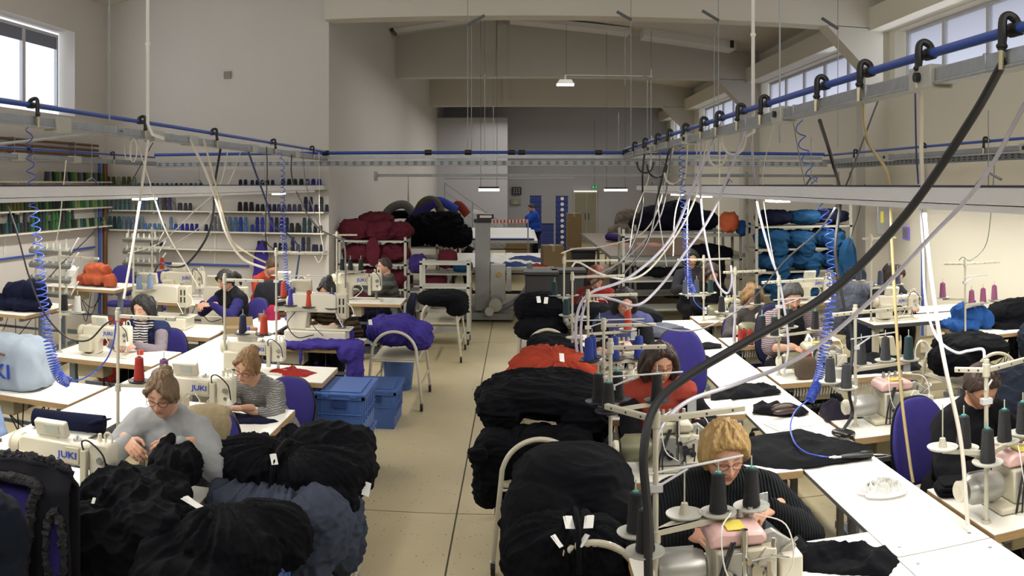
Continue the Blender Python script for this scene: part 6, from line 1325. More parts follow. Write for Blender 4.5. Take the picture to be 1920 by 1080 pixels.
# cutting tables
TT=mat('dark_table_frame',(70,72,74),.6)
ztable('cutting_table','long white cutting table with paper layers and blue cloth pieces',-1.37,.62,15.42,18.6,z=.86,motor=False,lm=TT,th=.05,edge=LGREY)
ztable('cutting_table','farthest white cutting table where two workers stand',-1.7,.45,20.5,25.6,z=1.0,motor=False,lm=TT,th=.06,edge=LGREY)
for i,(poly,m,l) in enumerate([([(-.75,15.5),(.0,15.45),(.35,15.7),(.1,16.1),(-.4,16.0),(-.7,15.9)],mat('cut_blue_cloth',(26,54,112),.9),'dark blue cut cloth on the front of the cutting table'),
  ([(-.6,16.1),(.1,16.0),(.3,16.4),(-.2,16.8),(-.7,16.5)],WHITE,'white paper pattern pieces crumpled on the cutting table'),([(-.3,16.5),(.4,16.4),(.5,17.3),(-.1,17.6)],mat('cut_blue_cloth',(26,54,112),.9),'dark blue cloth piece in the middle of the cutting table'),
  ([(-.8,17),(.0,17.2),(.3,18),(-.6,18.2)],WHITE,'white paper layers at the back of the cutting table'),([(.15,15.45),(.5,15.45),(.55,15.7),(.3,15.8)],ORG,'orange red cloth strip on the corner of the cutting table')]):
    flat('cut_fabric',l,poly,.86,m,.05,20+i,'cloth',fr=4,th=.01)
b=MB(); b.bx(-1.5,.35,20.6,25.4,1.001,1.06); tag(b.build('paper_layers',WHITE,None),'thick white paper layers spread on the farthest cutting table','paper')
b=MB(); b.bx(-1.52,.37,20.55,20.6,1.001,1.04); tag(b.build('blue_cloth_edge',mat('cut_blue_cloth',(26,54,112))),'blue cloth edge along the front of the far paper layers','cloth')
t=thing('barrier_tape','red and white striped barrier tape stretched above the far table','tape')
RW=[mat('tape_red',(190,60,50),.6),mat('tape_white',(225,215,205),.6)]
b=MB(); P0=aty(918,415,20.2); P1=aty(990,415,20.2); n=22
for i in range(n):
    a=P0.lerp(P1,i/n); c=P0.lerp(P1,(i+1)/n); b.bx(a.x,c.x,20.19,20.21,a.z-.035,a.z+.035,i%2)
b.build('tape',RW,t,smooth=0)
for x in(P0.x,P1.x): b=MB(); b.cyl((x,20.2,0),(x,20.2,P0.z+.05),.015); b.build('tape_post',GREY,t)
# cartons
def carton(label,x0,x1,y0,y1,z0,z1,rz=0):
    t=thing('cardboard_box',label,'box',((x0+x1)/2,(y0+y1)/2,z0),rz,group='brown cardboard boxes'); w=(x1-x0)/2;d=(y1-y0)/2
    b=MB(); b.bx(-w,w,-d,d,0,z1-z0); b.build('carton',CARD,t,smooth=0)
    b=MB(); b.bx(-.03,.03,-d-.002,d+.002,(z1-z0)-.1,z1-z0+.001); b.build('tape_strip',mat('box_tape',(150,132,96),.4),t)
carton('tall brown cardboard box standing right of the blue crate stacks',1.35,1.75,24.5,25,0,1.5)
carton('brown cardboard box behind the striped tape',-.4,.35,27.5,28,.0,.95)
carton('open brown carton leaning at the right end of the cutting table',.42,.78,15.6,16,.0,1.22,.1)
for i in range(4): carton('brown cardboard box on top of the right rack, one of a row',3.75+i*.3,4.0+i*.3,13.2,13.6,2.1,2.3)
# crate stacks
CO=[]
def smallcrate(x,y,z,lab,oval):
    t=thing('stacked_crate',lab,'crate',(x,y,z),group='blue crates stacked by the far wall')
    b=MB(); b.bx(-.2,.2,-.3,.3,0,.19); b.bx(-.215,.215,-.315,.315,.17,.19); b.build('crate_body',mat('far_crate_blue',(40,54,120),.6),t,smooth=0)
    b=MB(); b.lathe((0,-.302,.1),[(.0,.0),(.06,.0),(.06,.004)],14,(PI/2,0,0)) if oval else b.bx(-.12,.12,-.306,-.3,.05,.07); b.build('emblem' if oval else 'grip',WHITE if oval else mat('deep_blue_recess',(26,48,104)),t)
for k in range(10): smallcrate(.62,32,k*.19,'ribbed blue crate in the stack behind the man in the blue T-shirt',False)
for k in range(10): smallcrate(1.52,31,k*.19,'blue crate with a white oval in the stack left of the tall carton',True)
for k in range(5): smallcrate(1.0,30.4,k*.19,'blue crate in the low stack between the two tall stacks',False)
# far wall door, panels, exit sign
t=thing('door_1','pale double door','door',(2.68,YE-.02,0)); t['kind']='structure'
b=MB(); b.bx(-.48,.48,-.03,0,0,2.06); b.build('door_frame',mat('door_frame_cream',(196,190,170),.5),t)
for s in(-1,1): b=MB(); b.bx(-.42 if s<0 else .03,.03 if s<0 else .42,-.05,-.03,.02,1.98) if s<0 else b.bx(.06,.42,-.05,-.03,.02,1.98); d_=b.build('door_leaf',mat('door_beige',(156,150,128),.5),t,bevel=.004); 
b=MB(); b.bx(-.02,.0,-.09,-.05,.9,1.15); b.bx(.12,.14,-.09,-.05,.9,1.15); b.build('handle',BLACKP,t)
b=MB(); b.bx(-.46,.46,-.08,-.03,2.0,2.06); b.build('lintel_painted_lit',mat('lintel_painted_lit',(240,236,220),.5,emit=.8),t)  # emission stands in for light falling on the frame top
t=thing('exit_sign','small green running man exit sign hanging above the far door','sign',(3.0,YE-.6,2.2)); b=MB(); b.bx(-.12,.12,-.02,.02,-.06,.06); b.cyl((0,0,.06),(0,0,2.7),.006); b.build('sign_box',DGREY,t); b=MB(); b.bx(-.1,-.01,-.022,-.02,-.045,.045); b.bx(.03,.10,-.022,-.02,-.045,.045); b.build('green_panel',mat('exit_green',(40,150,80),.5,emit=1.2),t)
for (x,z,w_,h_,m,l) in [(-.07,2.05,.19,.3,BLACKP,'black electrical panel with small white marks on the far wall'),(-.1,1.62,.2,.22,GREY,'grey electrical cabinet with a yellow sign on the far wall')]:
    t=thing('electrical_panel',l,'panel',(x,YE-.1,z)); b=MB(); b.bx(-w_,w_,-.05,.1,-h_/2,h_/2); b.build('cabinet',m,t)
    b=MB()
    if m is BLACKP:
        for i in(-.1,.0,.1):
            for j in(-.08,.0,.08): b=MB(); b.bx(i-.025,i+.025,-.053,-.05,j-.012,j+.012); b.build('white_mark',WHITE,t)
    else: b.prism([(-.09,-.09),(.09,-.09),(0,.08)],-.056,-.05,'y'); b.build('warning_sign',mat('sign_yellow',(200,190,70),.5),t)
t=thing('stair_railing','grey metal stair railing sloping down to the right at the far end','railing')
b=MB(); 
for k in range(4):
    a=aty(833,342+k*16,31.5); c=aty(952,425+k*16,31.5); 
    b.cyl(a,c,.022 if k==0 else .014)
for px in(834,886,945): 
    a=aty(px,342+(px-833)*.7,31.5); b.cyl(a,(a.x,31.5,max(.0,a.z-1.25)),.022)
b.build('railing',GREY,t)
t=thing('stair_flight','grey stair flight against the far block','stairs'); b=MB(); a=aty(833,405,31.9); c=aty(952,488,31.9)
b.prism([(a.x,a.z),(c.x,max(.05,c.z)),(c.x-.2,0),(a.x,0)],31.7,32.3,'y'); b.build('flight',mat('stair_concrete',(150,148,146),.9),t,smooth=0)
# bins
for (x,y,l) in [(.35,13.9,'black plastic bin at the right end of the cutting table'),(.80,14.2,'second black bin beside the carton, partly behind the first'),(1.36,18.6,'black bin in front of the long brown table')]:
    t=thing('waste_bin',l,'bin',(x,y,0)); b=MB(); b.prism([(-.2,.0),(.2,0),(.25,.9),(-.25,.9)],-.22,.22,'y'); b.build('bin_body',mat('bin_black',(34,34,38),.5),t,bevel=.02); b=MB(); b.bx(-.28,.28,-.27,.27,.9,.95); b.build('lid',mat('bin_black',(34,34,38)),t,bevel=.01)
# brown table and things on it
ztable('long_table','long brown wooden table at the right back, seen over the grey trolley',1.7,4.3,16.3,24,z=.98,motor=False,lm=RACKM,th=.06,top=WOODT,edge=GREY)
cloth('garment_bundle','dark cloth scraps under the long brown table','garments',[((2.3,17.2,.4),(.5,.5,.3)),((3.1,17,.4),(.5,.4,.3))],fab('mixed_scraps',(80,80,90),var=.5),.03,.04,(6,6,6),.015,0,90,floor=.01)
b=MB(); b.tube([(2.1,20.6,1.08),(2.45,19.6,1.08)],.09,16); tag(b.build('fabric_roll',VIO),'violet and white fabric roll on the long brown table','fabric roll')
cloth('garment_bundle','grey brown garments heaped near the far door','garments',[((3.1,25,1.2),(.35,.4,.4)),((2.9,24.6,.9),(.4,.4,.3))],fab('grey_brown_cloth',(110,102,92),var=.4),.03,.05,(5,5,7),.015,0,91)
rack('garment_rack','rack under the grey brown garments by the far door',2.5,3.5,24.3,25.5,[.3,.7],RACKM,.72)
flat('cut_fabric','red and white cloth strips on the long brown table',[(1.9,18.8),(3.0,18.6),(3.3,19.2),(2.2,19.4)],.98,fab('pale_strip',(196,150,140),var=.5),.04,40,'cloth')
# right trolleys and racks
rack('shelf_trolley','wide grey shelf trolley in front of the long brown table',1.62,3.55,13.75,14.35,[.35,.80,1.12,1.5],RACKM,1.6,casters=True)
rack('shelf_trolley','grey trolley carrying the dark navy heap behind the hoses',2.0,3.6,15.2,15.9,[.4,.9,1.5],RACKM,1.6,casters=True)
cloth('garment_bundle','big dark navy garment heap on the grey trolley behind the hoses','garments',[((2.7,15.5,1.72),(.6,.33,.24)),((3.15,15.5,1.66),(.4,.3,.18)),((2.3,15.5,1.6),(.35,.3,.13)),((2.9,15.5,1.86),(.35,.25,.16))],fab('navy_black_cloth',(20,22,36)),.022,.034,(6,6,6),.014,.003,92)
cloth('garment_bundle','black cloth lump on the middle shelf of the wide trolley','garments',[((3.0,14.0,1.22),(.28,.2,.12)),((3.3,14,1.2),(.16,.18,.1))],BLK,.02,.024,(6,6,6),.01,0,93)
cloth('garment_bundle','small black cloth on the left of the wide trolley','garments',[((2.2,13.95,.90),(.15,.14,.08))],BLK,.018,.02,(6,6,6),.01,0,94)
cloth('garment_bundle','black fuzzy cloth hanging behind the long-haired woman','garments',[((3.05,13.3,.98),(.12,.12,.25))],BLK,.018,.024,(6,6,6),.01,0,95)
rack('garment_rack','tall grey rack with petrol blue garment bundles at the right back',3.5,5.05,12.75,13.35,[.3,.66,1.0,1.34,1.68,2.08],RACKM,2.5)
RB=[]
for i,(x,z,rx,rz_) in enumerate([(3.82,1.48,.26,.14),(4.25,1.47,.26,.13),(4.72,1.48,.27,.14),(3.85,1.13,.28,.12),(4.35,1.15,.3,.13),(4.8,1.13,.22,.12),(3.8,.8,.22,.11),(4.3,.8,.26,.12)]):
    cloth('garment_bundle','petrol blue garment bundle on the tall grey rack, %s'%['upper row left','upper row middle','upper row right','middle row left','middle row centre','middle row right','lower row left','lower row centre'][i],'garments',[((x,12.98,z),(rx,.3,rz_)),((x+.05,12.72,z-.12),(.12,.07,.16))],TEALB,.02,.045,(3,8,8),.018,.003,100+i,'petrol blue bundles on the tall grey rack')
cloth('garment_bundle','petrol blue garments hanging long off the right end of the tall rack','garments',[((4.9,12.55,1.0),(.16,.12,.5),(0,0,0),1)],TEALB,.02,.03,(10,8,2),.01,0,109)
for i,(x,m,c) in enumerate([(3.85,NVY,'navy'),(4.35,TEALB,'petrol blue'),(4.8,NVY,'dark navy')]): cloth('garment_bundle','%s garments on the shelf above the blue bundles'%c,'garments',[((x,13.02,1.80),(.28,.24,.11))],m,.022,.03,(3,8,8),.012,.003,110+i)
cloth('garment','orange and blue cloth lump left of the tall grey rack','cloth',[((3.25,13.4,1.72),(.14,.14,.16))],ORC,.02,.03,(6,6,6),.01,0,114)
cloth('garment','sky blue cloth lump left of the tall grey rack','cloth',[((3.5,13.5,1.62),(.12,.12,.12))],BRB,.02,.03,(6,6,6),.01,0,115)
# electrical cabinet and mirror by the right column
p=aty(1655,410,12.75); t=thing('electrical_panel','grey electrical cabinet with yellow warning labels on the right column','panel',(5.56,12.72,p.z))
b=MB(); b.bx(-.13,.1,-.08,.0,-.24,.24); b.build('cabinet',GREY,t,bevel=.008); b=MB(); b.bx(-.08,-.03,-.083,-.08,-.06,.12); b.build('warning_label',mat('yellow_label',(226,210,90)),t)
p=atx(1697,437,XR-.02); t=thing('wall_mirror','small framed panel with glowing violet edge on the right wall','panel',p); b=MB(); b.bx(-.01,.01,-.14,.08,-.10,.10); b.build('frame',mat('violet_glow',(120,100,200),.5,emit=.35),t); b=MB(); b.bx(-.015,-.01,-.11,.05,-.07,.07); b.build('panel',GREY,t)
t=thing('wall_riser','blue pipe rising up the right wall','pipe',(XR-.06,12.1,0)); b=MB(); b.cyl((0,0,0),(0,0,2.76),.022); b.build('pipe',BLUEPIPE,t)
# backpack by the right wall
cloth('backpack','slate blue backpack with black straps leaning by the right column','backpack',[((4.35,10.9,1.02),(.16,.12,.2))],DNV,.014,.02,(6,6,6),.008,0,116)
ztable('work_table','table with cream machines and the slate backpack near the right column',3.4,5.2,10.6,11.2,z=.8,motor=False,lm=CREAM2)
put(LS0,False,(3.8,10.85,.8),0,'cream lockstitch machine beside the slate backpack',G_LS,scale=(1,1,1.1))
# hanging lamps at the back
for (x,y,z,w_,l) in [(-.55,16.5,2.2,.38,'lit tube lamp hanging over the cutting machine'),(2.1,19,2.18,.5,'lit tube lamp hanging over the long brown table')]:
    t=thing('hanging_lamp',l,'lamp',(x,y,z)); b=MB(); b.bx(-w_/2,w_/2,-.04,.04,.03,.06)
    for s in(-1,1): b.cyl((s*w_*.4,0,.06),(s*w_*.4,0,3.4),.004,n=5)
    b.build('lamp_housing',DGREY,t); b=MB(); b.tube([(-w_/2,0,0),(w_/2,0,0)],.022,10); b.build('tube',BULB,t)
# spool racks at the left back
def spoolrack(label,x,y,n,L,rz=0):
    t=thing('spool_rack',label,'rack',(x,y,0),rz)
    b=MB(); 
    for s in(-1,1): b.cyl((s*L*.38,0,0),(s*L*.38,0,.82+n*.19),.014)
    b.bx(-L*.45,L*.45,-.2,.2,.0,.03); b.build('post',STM,t)
    for k in range(n):
        z=.85+k*.19; b=MB(); b.box((0,-.02,z),(L,.09,.06),(.5,0,0)); b.build('angled_tray',mat('spool_tray_grey',(124,124,116),.5,metal=.2),t,bevel=.004)
        for q in range(6):
            b=MB(); xx=-L/2+.06+q*(L-.12)/5; b.lathe((xx,-.02,z+.02),[(.024,0),(.016,.05),(.010,.08),(0,.08)],10); b.build('spool_cone',LGREY,t)
        b=MB(); b.cyl((L/2-.02,0,z-.03),(L/2+.12,-.02,z+.18),.010); b.build('arm_rod',WHITE,t)
    return t
spoolrack('tall cream multi level spool rack in the back left corner',-5.85,12.9,4,.62)
spoolrack('tall cream multi level spool rack beside the navy covered machine',-5.95,10.2,4,.62)
rack('drawer_stand','low cream frame with drawers beside the navy covered machine',-6.5,-5.6,8.0,8.5,[.3,.6],CREAM2,.65)
# large underframe by the right wall (pressing unit)
t=thing('machine_stand','cream steel underframe with coiled white cable below the dark edged table','stand',(3.75,8.0,0)); b=MB(); b.prism([(-.3,.8),(-.15,.8),(0,.1),(-.12,.1)],-.03,.03,'y'); b.bx(-.1,1.0,-.04,.04,.22,.3); b.bx(-.1,1.0,-.04,.04,.05,.12); b.bx(-.05,.2,-.15,.1,.45,.5); b.build('frame',CREAM2,t,bevel=.006)
b=MB()
for k in range(5): b.tube([(.12+.06*math.cos(a)*(1+.1*k),-.08-.01*k,.62+.13*math.sin(a)) for a in np.linspace(0,2*PI,17)],.006,6)
b.build('cable_coil',WHITE,t)
# ================================================================ hoses and cables
CLR=mat('pale_clear_hose',(186,184,198),.25,spec=.6); WHH=mat('white_hose',(214,208,196),.35); YEH=mat('amber_clear_hose',(178,160,116),.25,spec=.6); GYH=mat('grey_cable',(110,108,112),.45); BKH=mat('black_hose',(30,31,36),.45); NVH=mat('navy_hose',(40,52,96),.4); BLH=BLUECOIL
def hose(label,pts,r,m,cat='hose',group='hoses hanging from the overhead rails',name='hanging_air_hose'):
    """pts: (px,py,depth Y) knots along the hanging hose"""
    P=[aty(*p) for p in pts]; b=MB(); b.tube(P,r,9,smooth=9); o=b.build('hanging_cable' if cat=='cable' else name,m); c=o['label']=label; o['category']=cat
    if group: o['group']=group
    return o
def coil(label,pts,r,rc,pitch,m):
    P=catmull([aty(*p[:3]) for p in pts],24); D=[0]
    for i in range(1,len(P)): D.append(D[-1]+(P[i]-P[i-1]).length)
    Rr=np.interp(np.linspace(0,1,len(P)),np.linspace(0,1,len(rc)),rc); Pt=np.interp(np.linspace(0,1,len(P)),np.linspace(0,1,len(pitch)),pitch)
    Q=[]; ang=0; prev=0; L=D[-1]; s=0
    while s<L:
        i=np.interp(s,D,range(len(D))); k=int(i); k=min(k,len(P)-2); f=i-k; c=P[k].lerp(P[k+1],f); t=(P[k+1]-P[k]).normalized(); a=t.cross(Vector((0,1,0))).normalized(); bb=t.cross(a)
        rr=Rr[k]; Q.append(c+a*rr*math.cos(ang)+bb*rr*math.sin(ang)); dth=2*PI/11; ang+=dth; s+=Pt[k]*dth/(2*PI)
    b=MB(); b.tube(Q,r,6); o=b.build('hanging_coiled_hose',m); tag(o,label,'coiled hose'); return o
# big diagonal hoses, right front
hose('thick black hose sweeping from the top right pipe down to the nearest stand',[(1884,112,2.57),(1820,225,2.75),(1700,400,2.95),(1560,545,3.1),(1400,640,3.2),(1290,705,3.2),(1228,762,3.15),(1207,850,3.1),(1214,960,3.08),(1216,1090,3.05)],.0165,BKH)
hose('grey clear hose running diagonally below the thick black one',[(1925,190,2.6),(1840,340,2.9),(1740,450,3.1),(1620,575,3.4),(1500,670,3.6),(1380,720,3.7),(1290,752,3.5),(1240,800,3.25),(1228,850,3.22)],.009,CLR)
hose('black hose from the right pipe to the purse end of the idle table',[(1537,226,4.46),(1560,300,4.9),(1576,370,5.3),(1566,470,5.3),(1580,560,5.25),(1598,640,5.2),(1592,730,5.1),(1598,775,5.1),(1580,808,5.02)],.011,BKH)
hose('amber clear hose hanging beside the right column down to the floor',[(1618,166,3.85),(1625,260,4.3),(1665,330,4.7),(1672,450,4.7),(1680,600,4.6),(1690,740,4.5),(1705,860,4.4),(1712,905,4.35)],.009,YEH)
hose('white hose hanging right of the amber one down to the right edge table',[(1728,146,3.23),(1728,300,3.5),(1738,450,3.7),(1757,600,3.65),(1775,700,3.55),(1802,830,3.5),(1815,985,3.42)],.010,WHH)
hose('grey thin cable slanting from a rail box to the far left of the row',[(1650,180,4.2),(1560,400,4.8),(1470,490,5.6),(1400,570,6.3),(1300,620,6.0),(1180,600,5.8)],.005,GYH,'cable')
hose('pale clear hose bending over the grey-haired woman\'s stand',[(1424,214,5.7),(1410,260,6.5),(1420,380,6.8),(1445,480,6.8),(1462,530,6.8),(1478,640,6.75),(1470,700,6.7)],.010,CLR)
hose('thin grey cable from the rail to the grey-haired woman\'s stand',[(1455,218,6.5),(1430,330,6.7),(1440,430,6.8),(1455,510,6.8)],.004,WHH,'cable')
hose('dark thin cable hanging from the rail beside the blue coil',[(1486,222,6.3),(1500,300,6.6),(1510,350,6.9)],.004,GYH,'cable')
hose('pale hose with a loop at the brown-haired woman\'s stand',[(1318,240,8.0),(1312,330,8.2),(1320,430,8.3),(1340,520,8.3),(1362,550,8.3),(1372,530,8.25),(1371,500,8.25),(1378,570,8.25),(1375,640,8.2)],.011,CLR)
hose('white hose hanging straight to the long-haired woman\'s stand',[(1350,250,8.5),(1349,330,9),(1348,450,9.6),(1352,560,9.7)],.006,WHH)
hose('pale lilac hose curving from the rail over to the far left of the row',[(1355,225,7.3),(1300,350,7.4),(1255,450,7.3),(1180,520,7.1),(1110,548,7.0),(1085,580,7.0),(1080,640,7.0),(1092,705,7.0)],.012,CLR)
hose('second lilac hose running low over the blue grey vest woman',[(1405,225,6.9),(1340,390,7.0),(1280,480,7.0),(1235,540,7.0),(1195,572,6.9),(1150,562,6.95),(1110,556,7.0),(1092,590,7.0),(1090,650,6.98),(1100,720,6.95)],.011,CLR)
hose('white hose swinging left from the rail over the red-haired woman',[(1330,235,8.0),(1300,380,8.4),(1240,480,8.6),(1190,522,8.6),(1130,515,8.6),(1085,492,8.7),(1072,500,8.7)],.010,WHH)
hose('long white hose reaching towards the cutting tables',[(1270,250,10),(1220,420,11),(1140,460,12),(1080,466,12.5),(1052,475,12.5)],.009,WHH)
hose('grey hose curving from the rail to the far left stands',[(1262,258,10),(1240,400,10),(1190,470,10),(1130,510,9.8),(1085,520,9.7)],.009,GYH)
hose('black hose hanging from the far end of the right rail, outer one',[(1212,265,11.5),(1205,320,11.5),(1203,400,11),(1180,470,10.5),(1140,510,10),(1085,560,9.8),(1075,620,9.6)],.012,BKH)
hose('black hose hanging from the right rail to the black garments',[(1258,270,10),(1235,360,9.8),(1215,450,9.4),(1165,520,9)],.012,BKH)
for i,(px,py,Y,rr,m) in enumerate([(1210,305,11,.13,BKH),(1232,310,10.6,.15,BKH),(1345,290,7.6,.10,WHH),(1262,325,9.8,.12,WHH),(1375,260,7.1,.13,WHH)]):
    c=aty(px,py,Y); b=MB(); b.tube([(c.x+rr*math.cos(a)*.8,Y,c.z+rr*math.sin(a)) for a in np.linspace(PI*.02,-PI*1.02,20)],.011,8); tag(b.build('hanging_air_hose',m),'%s hose loop sagging from the right rail'%('black' if m is BKH else 'white'),'hose','hose loops under the right rail')
for i,(px,pe,ye,Y) in enumerate([(1290,1262,480,9.2),(1308,1290,560,8.8),(1240,1250,500,10.4),(1222,1180,470,11.2)]):
    hose('thin pale hose hanging in the cluster under the right rail',[(px,255,Y),(px-5,330,Y),((px+pe)/2-10,400,Y-.1),(pe,ye,Y-.3)],.007,[WHH,CLR,GYH,WHH][i])
# right side thin ones
hose('pale lilac hose from the right wall rail to the right edge stand',[(1722,330,4.2),(1730,450,4.2),(1735,560,4.1),(1755,630,3.9),(1790,660,3.6),(1815,658,3.55),(1842,655,3.5),(1846,672,3.47)],.007,CLR)
hose('navy cable hanging in front of the right wall',[(1716,170,4.1),(1718,280,4.1),(1722,345,4.1)],.005,NVH,'cable')
hose('thin green cable in front of the right wall ending at the mauve stand',[(1866,290,7.4),(1858,400,7.8),(1848,460,8.0),(1820,488,8.0),(1806,482,8.0),(1798,488,8.0)],.004,mat('green_cable',(60,84,64),.5),'cable')
hose('black cable loop hanging in the gap right of the column',[(1622,345,9),(1610,400,9.2),(1600,430,9.2),(1590,470,9)],.005,BKH,'cable')
# coils right
coil('bright blue coiled air hose hanging over the empty table right of the aisle row',[(1497,225,5.9),(1510,290,5.8),(1528,350,5.75),(1552,420,5.7),(1560,500,5.65),(1556,580,5.6),(1545,660,5.55),(1532,720,5.5),(1518,750,5.45)],.0042,[.028,.034,.034,.034,.036,.03,.032],[.13,.10,.07,.055,.03,.013,.010],BLH)
hose('blue air hose curving down to the air gun on the narrow table',[(1518,748,5.45),(1492,770,5.3),(1482,800,5.1),(1490,830,4.84),(1510,848,4.70),(1535,855,4.62),(1558,858,4.60)],.005,BLH)
coil('blue coiled hose hanging in the middle of the right rail cluster',[(1278,265,8.8),(1280,340,8.7),(1284,420,8.6),(1288,490,8.5),(1293,530,8.4),(1300,548,8.4)],.004,[.03,.032,.034,.03,.028],[.07,.06,.045,.02,.012],BLH)
hose('thin blue hose running from the middle coil to an overlock',[(1300,545,8.4),(1302,565,8.3),(1318,580,8.3),(1330,582,8.3)],.004,BLH)
# left hoses
coil('bright blue coiled air hose hanging at the left beside the navy cover',[(54,232,4.9),(56,300,4.95),(62,380,5.0),(72,470,5.05),(80,560,5.1),(92,640,5.1),(108,700,5.1),(130,718,5.1)],.004,[.02,.028,.030,.034,.036,.036,.034],[.10,.085,.065,.05,.03,.014,.009],BLH)
hose('blue hose rising from the left coil to the tall stand',[(130,716,5.1),(160,708,5.05),(195,680,5.0),(212,645,4.98),(218,600,4.98)],.005,BLH)
coil('thin blue and white coiled hose hanging at the middle of the left row',[(515,285,7.6),(528,300,7.7),(530,380,7.9),(532,450,8.1),(536,510,8.2),(540,545,8.2)],.0035,[.01,.02,.022,.024,.022],[.09,.06,.045,.028,.02],BLH)
hose('thick black cable sagging from the left light channel to the blue chair',[(415,270,8.5),(402,350,8.8),(400,400,9),(385,450,9.2),(350,495,9.5),(320,500,10),(300,495,10.4),(285,520,10.6)],.013,BKH)
hose('long thin dark cable sagging across the lower left',[(0,348,4.7),(30,430,4.8),(55,520,4.9),(85,590,4.95),(125,632,5),(165,638,5),(195,610,5),(215,598,5)],.006,BKH,'cable')
hose('long dark cable slanting from the left rail to a stand pole',[(290,262,7.8),(240,350,7.8),(180,430,7.6),(120,490,7.3),(92,520,7.2)],.005,BKH,'cable')
hose('white hose slanting down the left row to the stand with navy and orange cones',[(252,250,6.4),(280,340,6.5),(310,430,6.6),(345,490,6.8),(372,538,6.85)],.006,WHH)
hose('white rod-like conduit standing tilted in the left row',[(278,262,6.2),(262,380,6.2),(246,480,6.2),(232,560,6.2)],.011,WHH)
hose('pale hose curving right from the left rail to the orange spool stand',[(355,262,7.4),(385,320,7.6),(410,390,7.8),(425,440,7.9),(455,485,8.1),(497,503,8.2)],.012,WHH)
hose('cream hose slanting from the left rail to the beanie woman\'s stand',[(382,262,7.4),(400,330,7.6),(415,390,7.8),(435,450,8),(470,478,8.1),(498,492,8.2)],.009,mat('cream_hose',(200,188,160),.4))
hose('blue hose curving down to the stand of the man in the grey sweater',[(466,285,8),(478,320,8.1),(500,380,8.2),(510,420,8.3),(540,440,8.4),(560,465,8.5),(558,500,8.4),(550,555,8.3)],.010,NVH)
hose('black cable hanging from the left rail at the middle of the row',[(500,275,9.3),(501,330,9.4),(498,440,9.6),(510,465,9.7),(530,474,9.7),(548,462,9.7)],.006,BKH,'cable')
hose('grey hose curving to the right end of the left row',[(556,360,10.2),(575,400,10.6),(600,430,11),(630,445,11.2),(646,460,11.3),(648,540,11.3)],.011,GYH)
hose('thin white cable looping down at the end of the left rail',[(598,285,11.8),(600,420,12),(606,470,12),(598,492,12),(590,480,12)],.005,WHH,'cable')
hose('thin grey cable near the end of the left rail',[(566,280,11),(575,350,11),(590,400,11.2),(602,430,11.3)],.005,GYH,'cable')
hose('thin cream cable slanting behind the left row',[(430,270,9),(410,350,9.5),(360,400,10),(300,455,10.8),(240,475,11.5)],.006,WHH,'cable')
hose('thin cream cable slanting left in front of the thread shelves',[(452,283,9),(430,340,9.6),(380,420,10.5),(320,462,11.5)],.005,WHH,'cable')
hose('short black cable hanging from the left rail',[(547,290,10.5),(546,320,10.5),(550,345,10.5)],.008,BKH,'cable')
hose('pale cable dropping behind the left light channel',[(124,300,8),(118,360,8),(110,430,8),(100,470,8)],.006,WHH,'cable')
for i,(px,py,Y) in enumerate([(240,262,6.3),(250,265,6.2)]):
    c=aty(px,py,Y); b=MB(); b.tube([(c.x+.03*math.cos(a),Y,c.z-.07+.09*math.sin(a)) for a in np.linspace(0,2*PI,17)],.005,6); tag(b.build('hanging_cable',WHH),'small white cable coil tied under the left rail','cable','white cable coils under the left rail')
t=thing('hanging_bar','thin grey bar from the left rail to the window wall rail','bar'); b=MB(); b.cyl(aty(0,270,6.5),aty(232,245,6.0),.012); b.build('bar',GREY,t)
# ================================================================ clutter under the tables
def fringe(label,x0,x1,y,z):
    o=MB(); n=int((x1-x0)/.024)
    for i in range(n):
        x=x0+(i+.5)*(x1-x0)/n; o.tube([(x,y,z),(x+.004,y-.012,z-.035),(x+.002,y+.005,z-.075)],.006,6)
    k=o.build('hanging_tube_fringe',WHITE); tag(k,label,'tubes',None,'stuff')
for T,(x0,x1,y) in {'the red vest woman\'s table':(.6,1.4,4.56),'the grey-haired woman\'s table':(2.1,3.0,6.56),'the brown-haired woman\'s table':(2.1,3.0,8.18)}.items():
    fringe('row of short white tubes hanging under the front edge of %s'%T,x0,x1,y,TZ-.045)
cloth('garment','orange red cloth lying under the narrow right table','cloth',[((1.72,4.35,.22),(.16,.2,.1))],ORG,.016,.03,(5,5,5),.012,0,130,floor=.01)
cloth('plastic_sack','crumpled pale plastic sack under the narrow right table','bag',[((1.68,4.0,.16),(.16,.2,.13))],mat('pale_sack',(170,166,158),.4,alpha=.8),.014,.03,(6,6,6),.012,0,131,floor=.01)
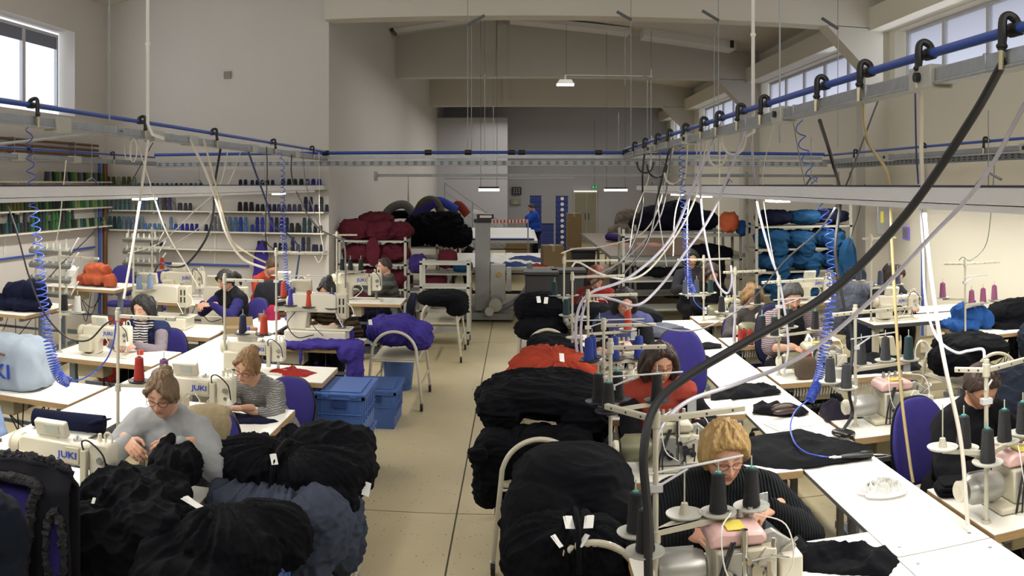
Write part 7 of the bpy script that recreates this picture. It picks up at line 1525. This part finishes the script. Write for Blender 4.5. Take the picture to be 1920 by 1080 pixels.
t=thing('waste_basket','dark navy basket under the narrow right table','basket',(1.75,3.62,0)); b=MB(); b.lathe((0,0,0),[(.13,0),(.17,.36),(.165,.36),(.125,.02),(0,.02)],20); b.build('basket',mat('navy_plastic',(26,36,76),.5),t)
t=thing('waste_basket','blue basket behind the crates under the purple table','basket',(-1.35,9.9,0)); b=MB(); b.lathe((0,0,0),[(.15,0),(.19,.4),(.185,.4),(.14,.02),(0,.02)],20); b.build('basket',BLUEP,t)
for i,(x,y,m,l) in enumerate([(1.0,5.45,BLK,'black cloth pile on the floor behind the nearest narrow table'),(2.5,5.9,BLK,'black cloth pile on the floor behind the idle overlock'),(2.7,7.75,BLK,'black cloth pile on the floor beside the grey-haired woman'),(1.0,6.6,BLK,'black cloth pile on the floor under the empty chair'),(2.8,8.95,DNV,'dark slate cloth pile on the floor beside the brown-haired woman'),(1.1,9.2,BLK,'black cloth pile on the floor below the long black garments')]):
    cloth('garment_bundle',l,'garments',[((x,y,.22),(.3,.22,.2))],m,.022,.04,(5,5,5),.014,0,140+i,floor=.01)

t=thing('wall_air_pipe','blue air pipe running low along the window wall','pipe'); b=MB(); b.tube([(XL+.05,9.3,.6),(XL+.05,9.3,1.22),(XL+.05,9.4,1.25),(XL+.05,13.2,1.25)],.018,8); b.build('pipe',BLUEPIPE,t)
t=thing('wall_air_pipe','blue air pipe running low along the back wall behind the empty chairs','pipe'); b=MB(); b.cyl((-6.5,YB-.06,.98),(-4.3,YB-.06,.98),.018); b.build('pipe',BLUEPIPE,t)
cloth('garment_bundle','red cloth heap on the floor behind the scarf woman\'s machine','cloth',[((-4.5,9.2,.38),(.4,.3,.36))],fab('dull_red_cloth',(128,44,36)),.022,.05,(5,5,5),.016,0,150,floor=.01)
t=thing('control_cabinet','black control box on the floor at the left edge under the navy covered table','box',(-5.0,7.7,0)); b=MB(); b.bx(-.25,.25,-.2,.2,.02,.6); b.build('cabinet',BLACKP,t,bevel=.02); b=MB(); b.bx(-.2,.1,-.21,-.2,.42,.52); b.build('yellow_panel',mat('yellow_label',(226,210,90)),t)
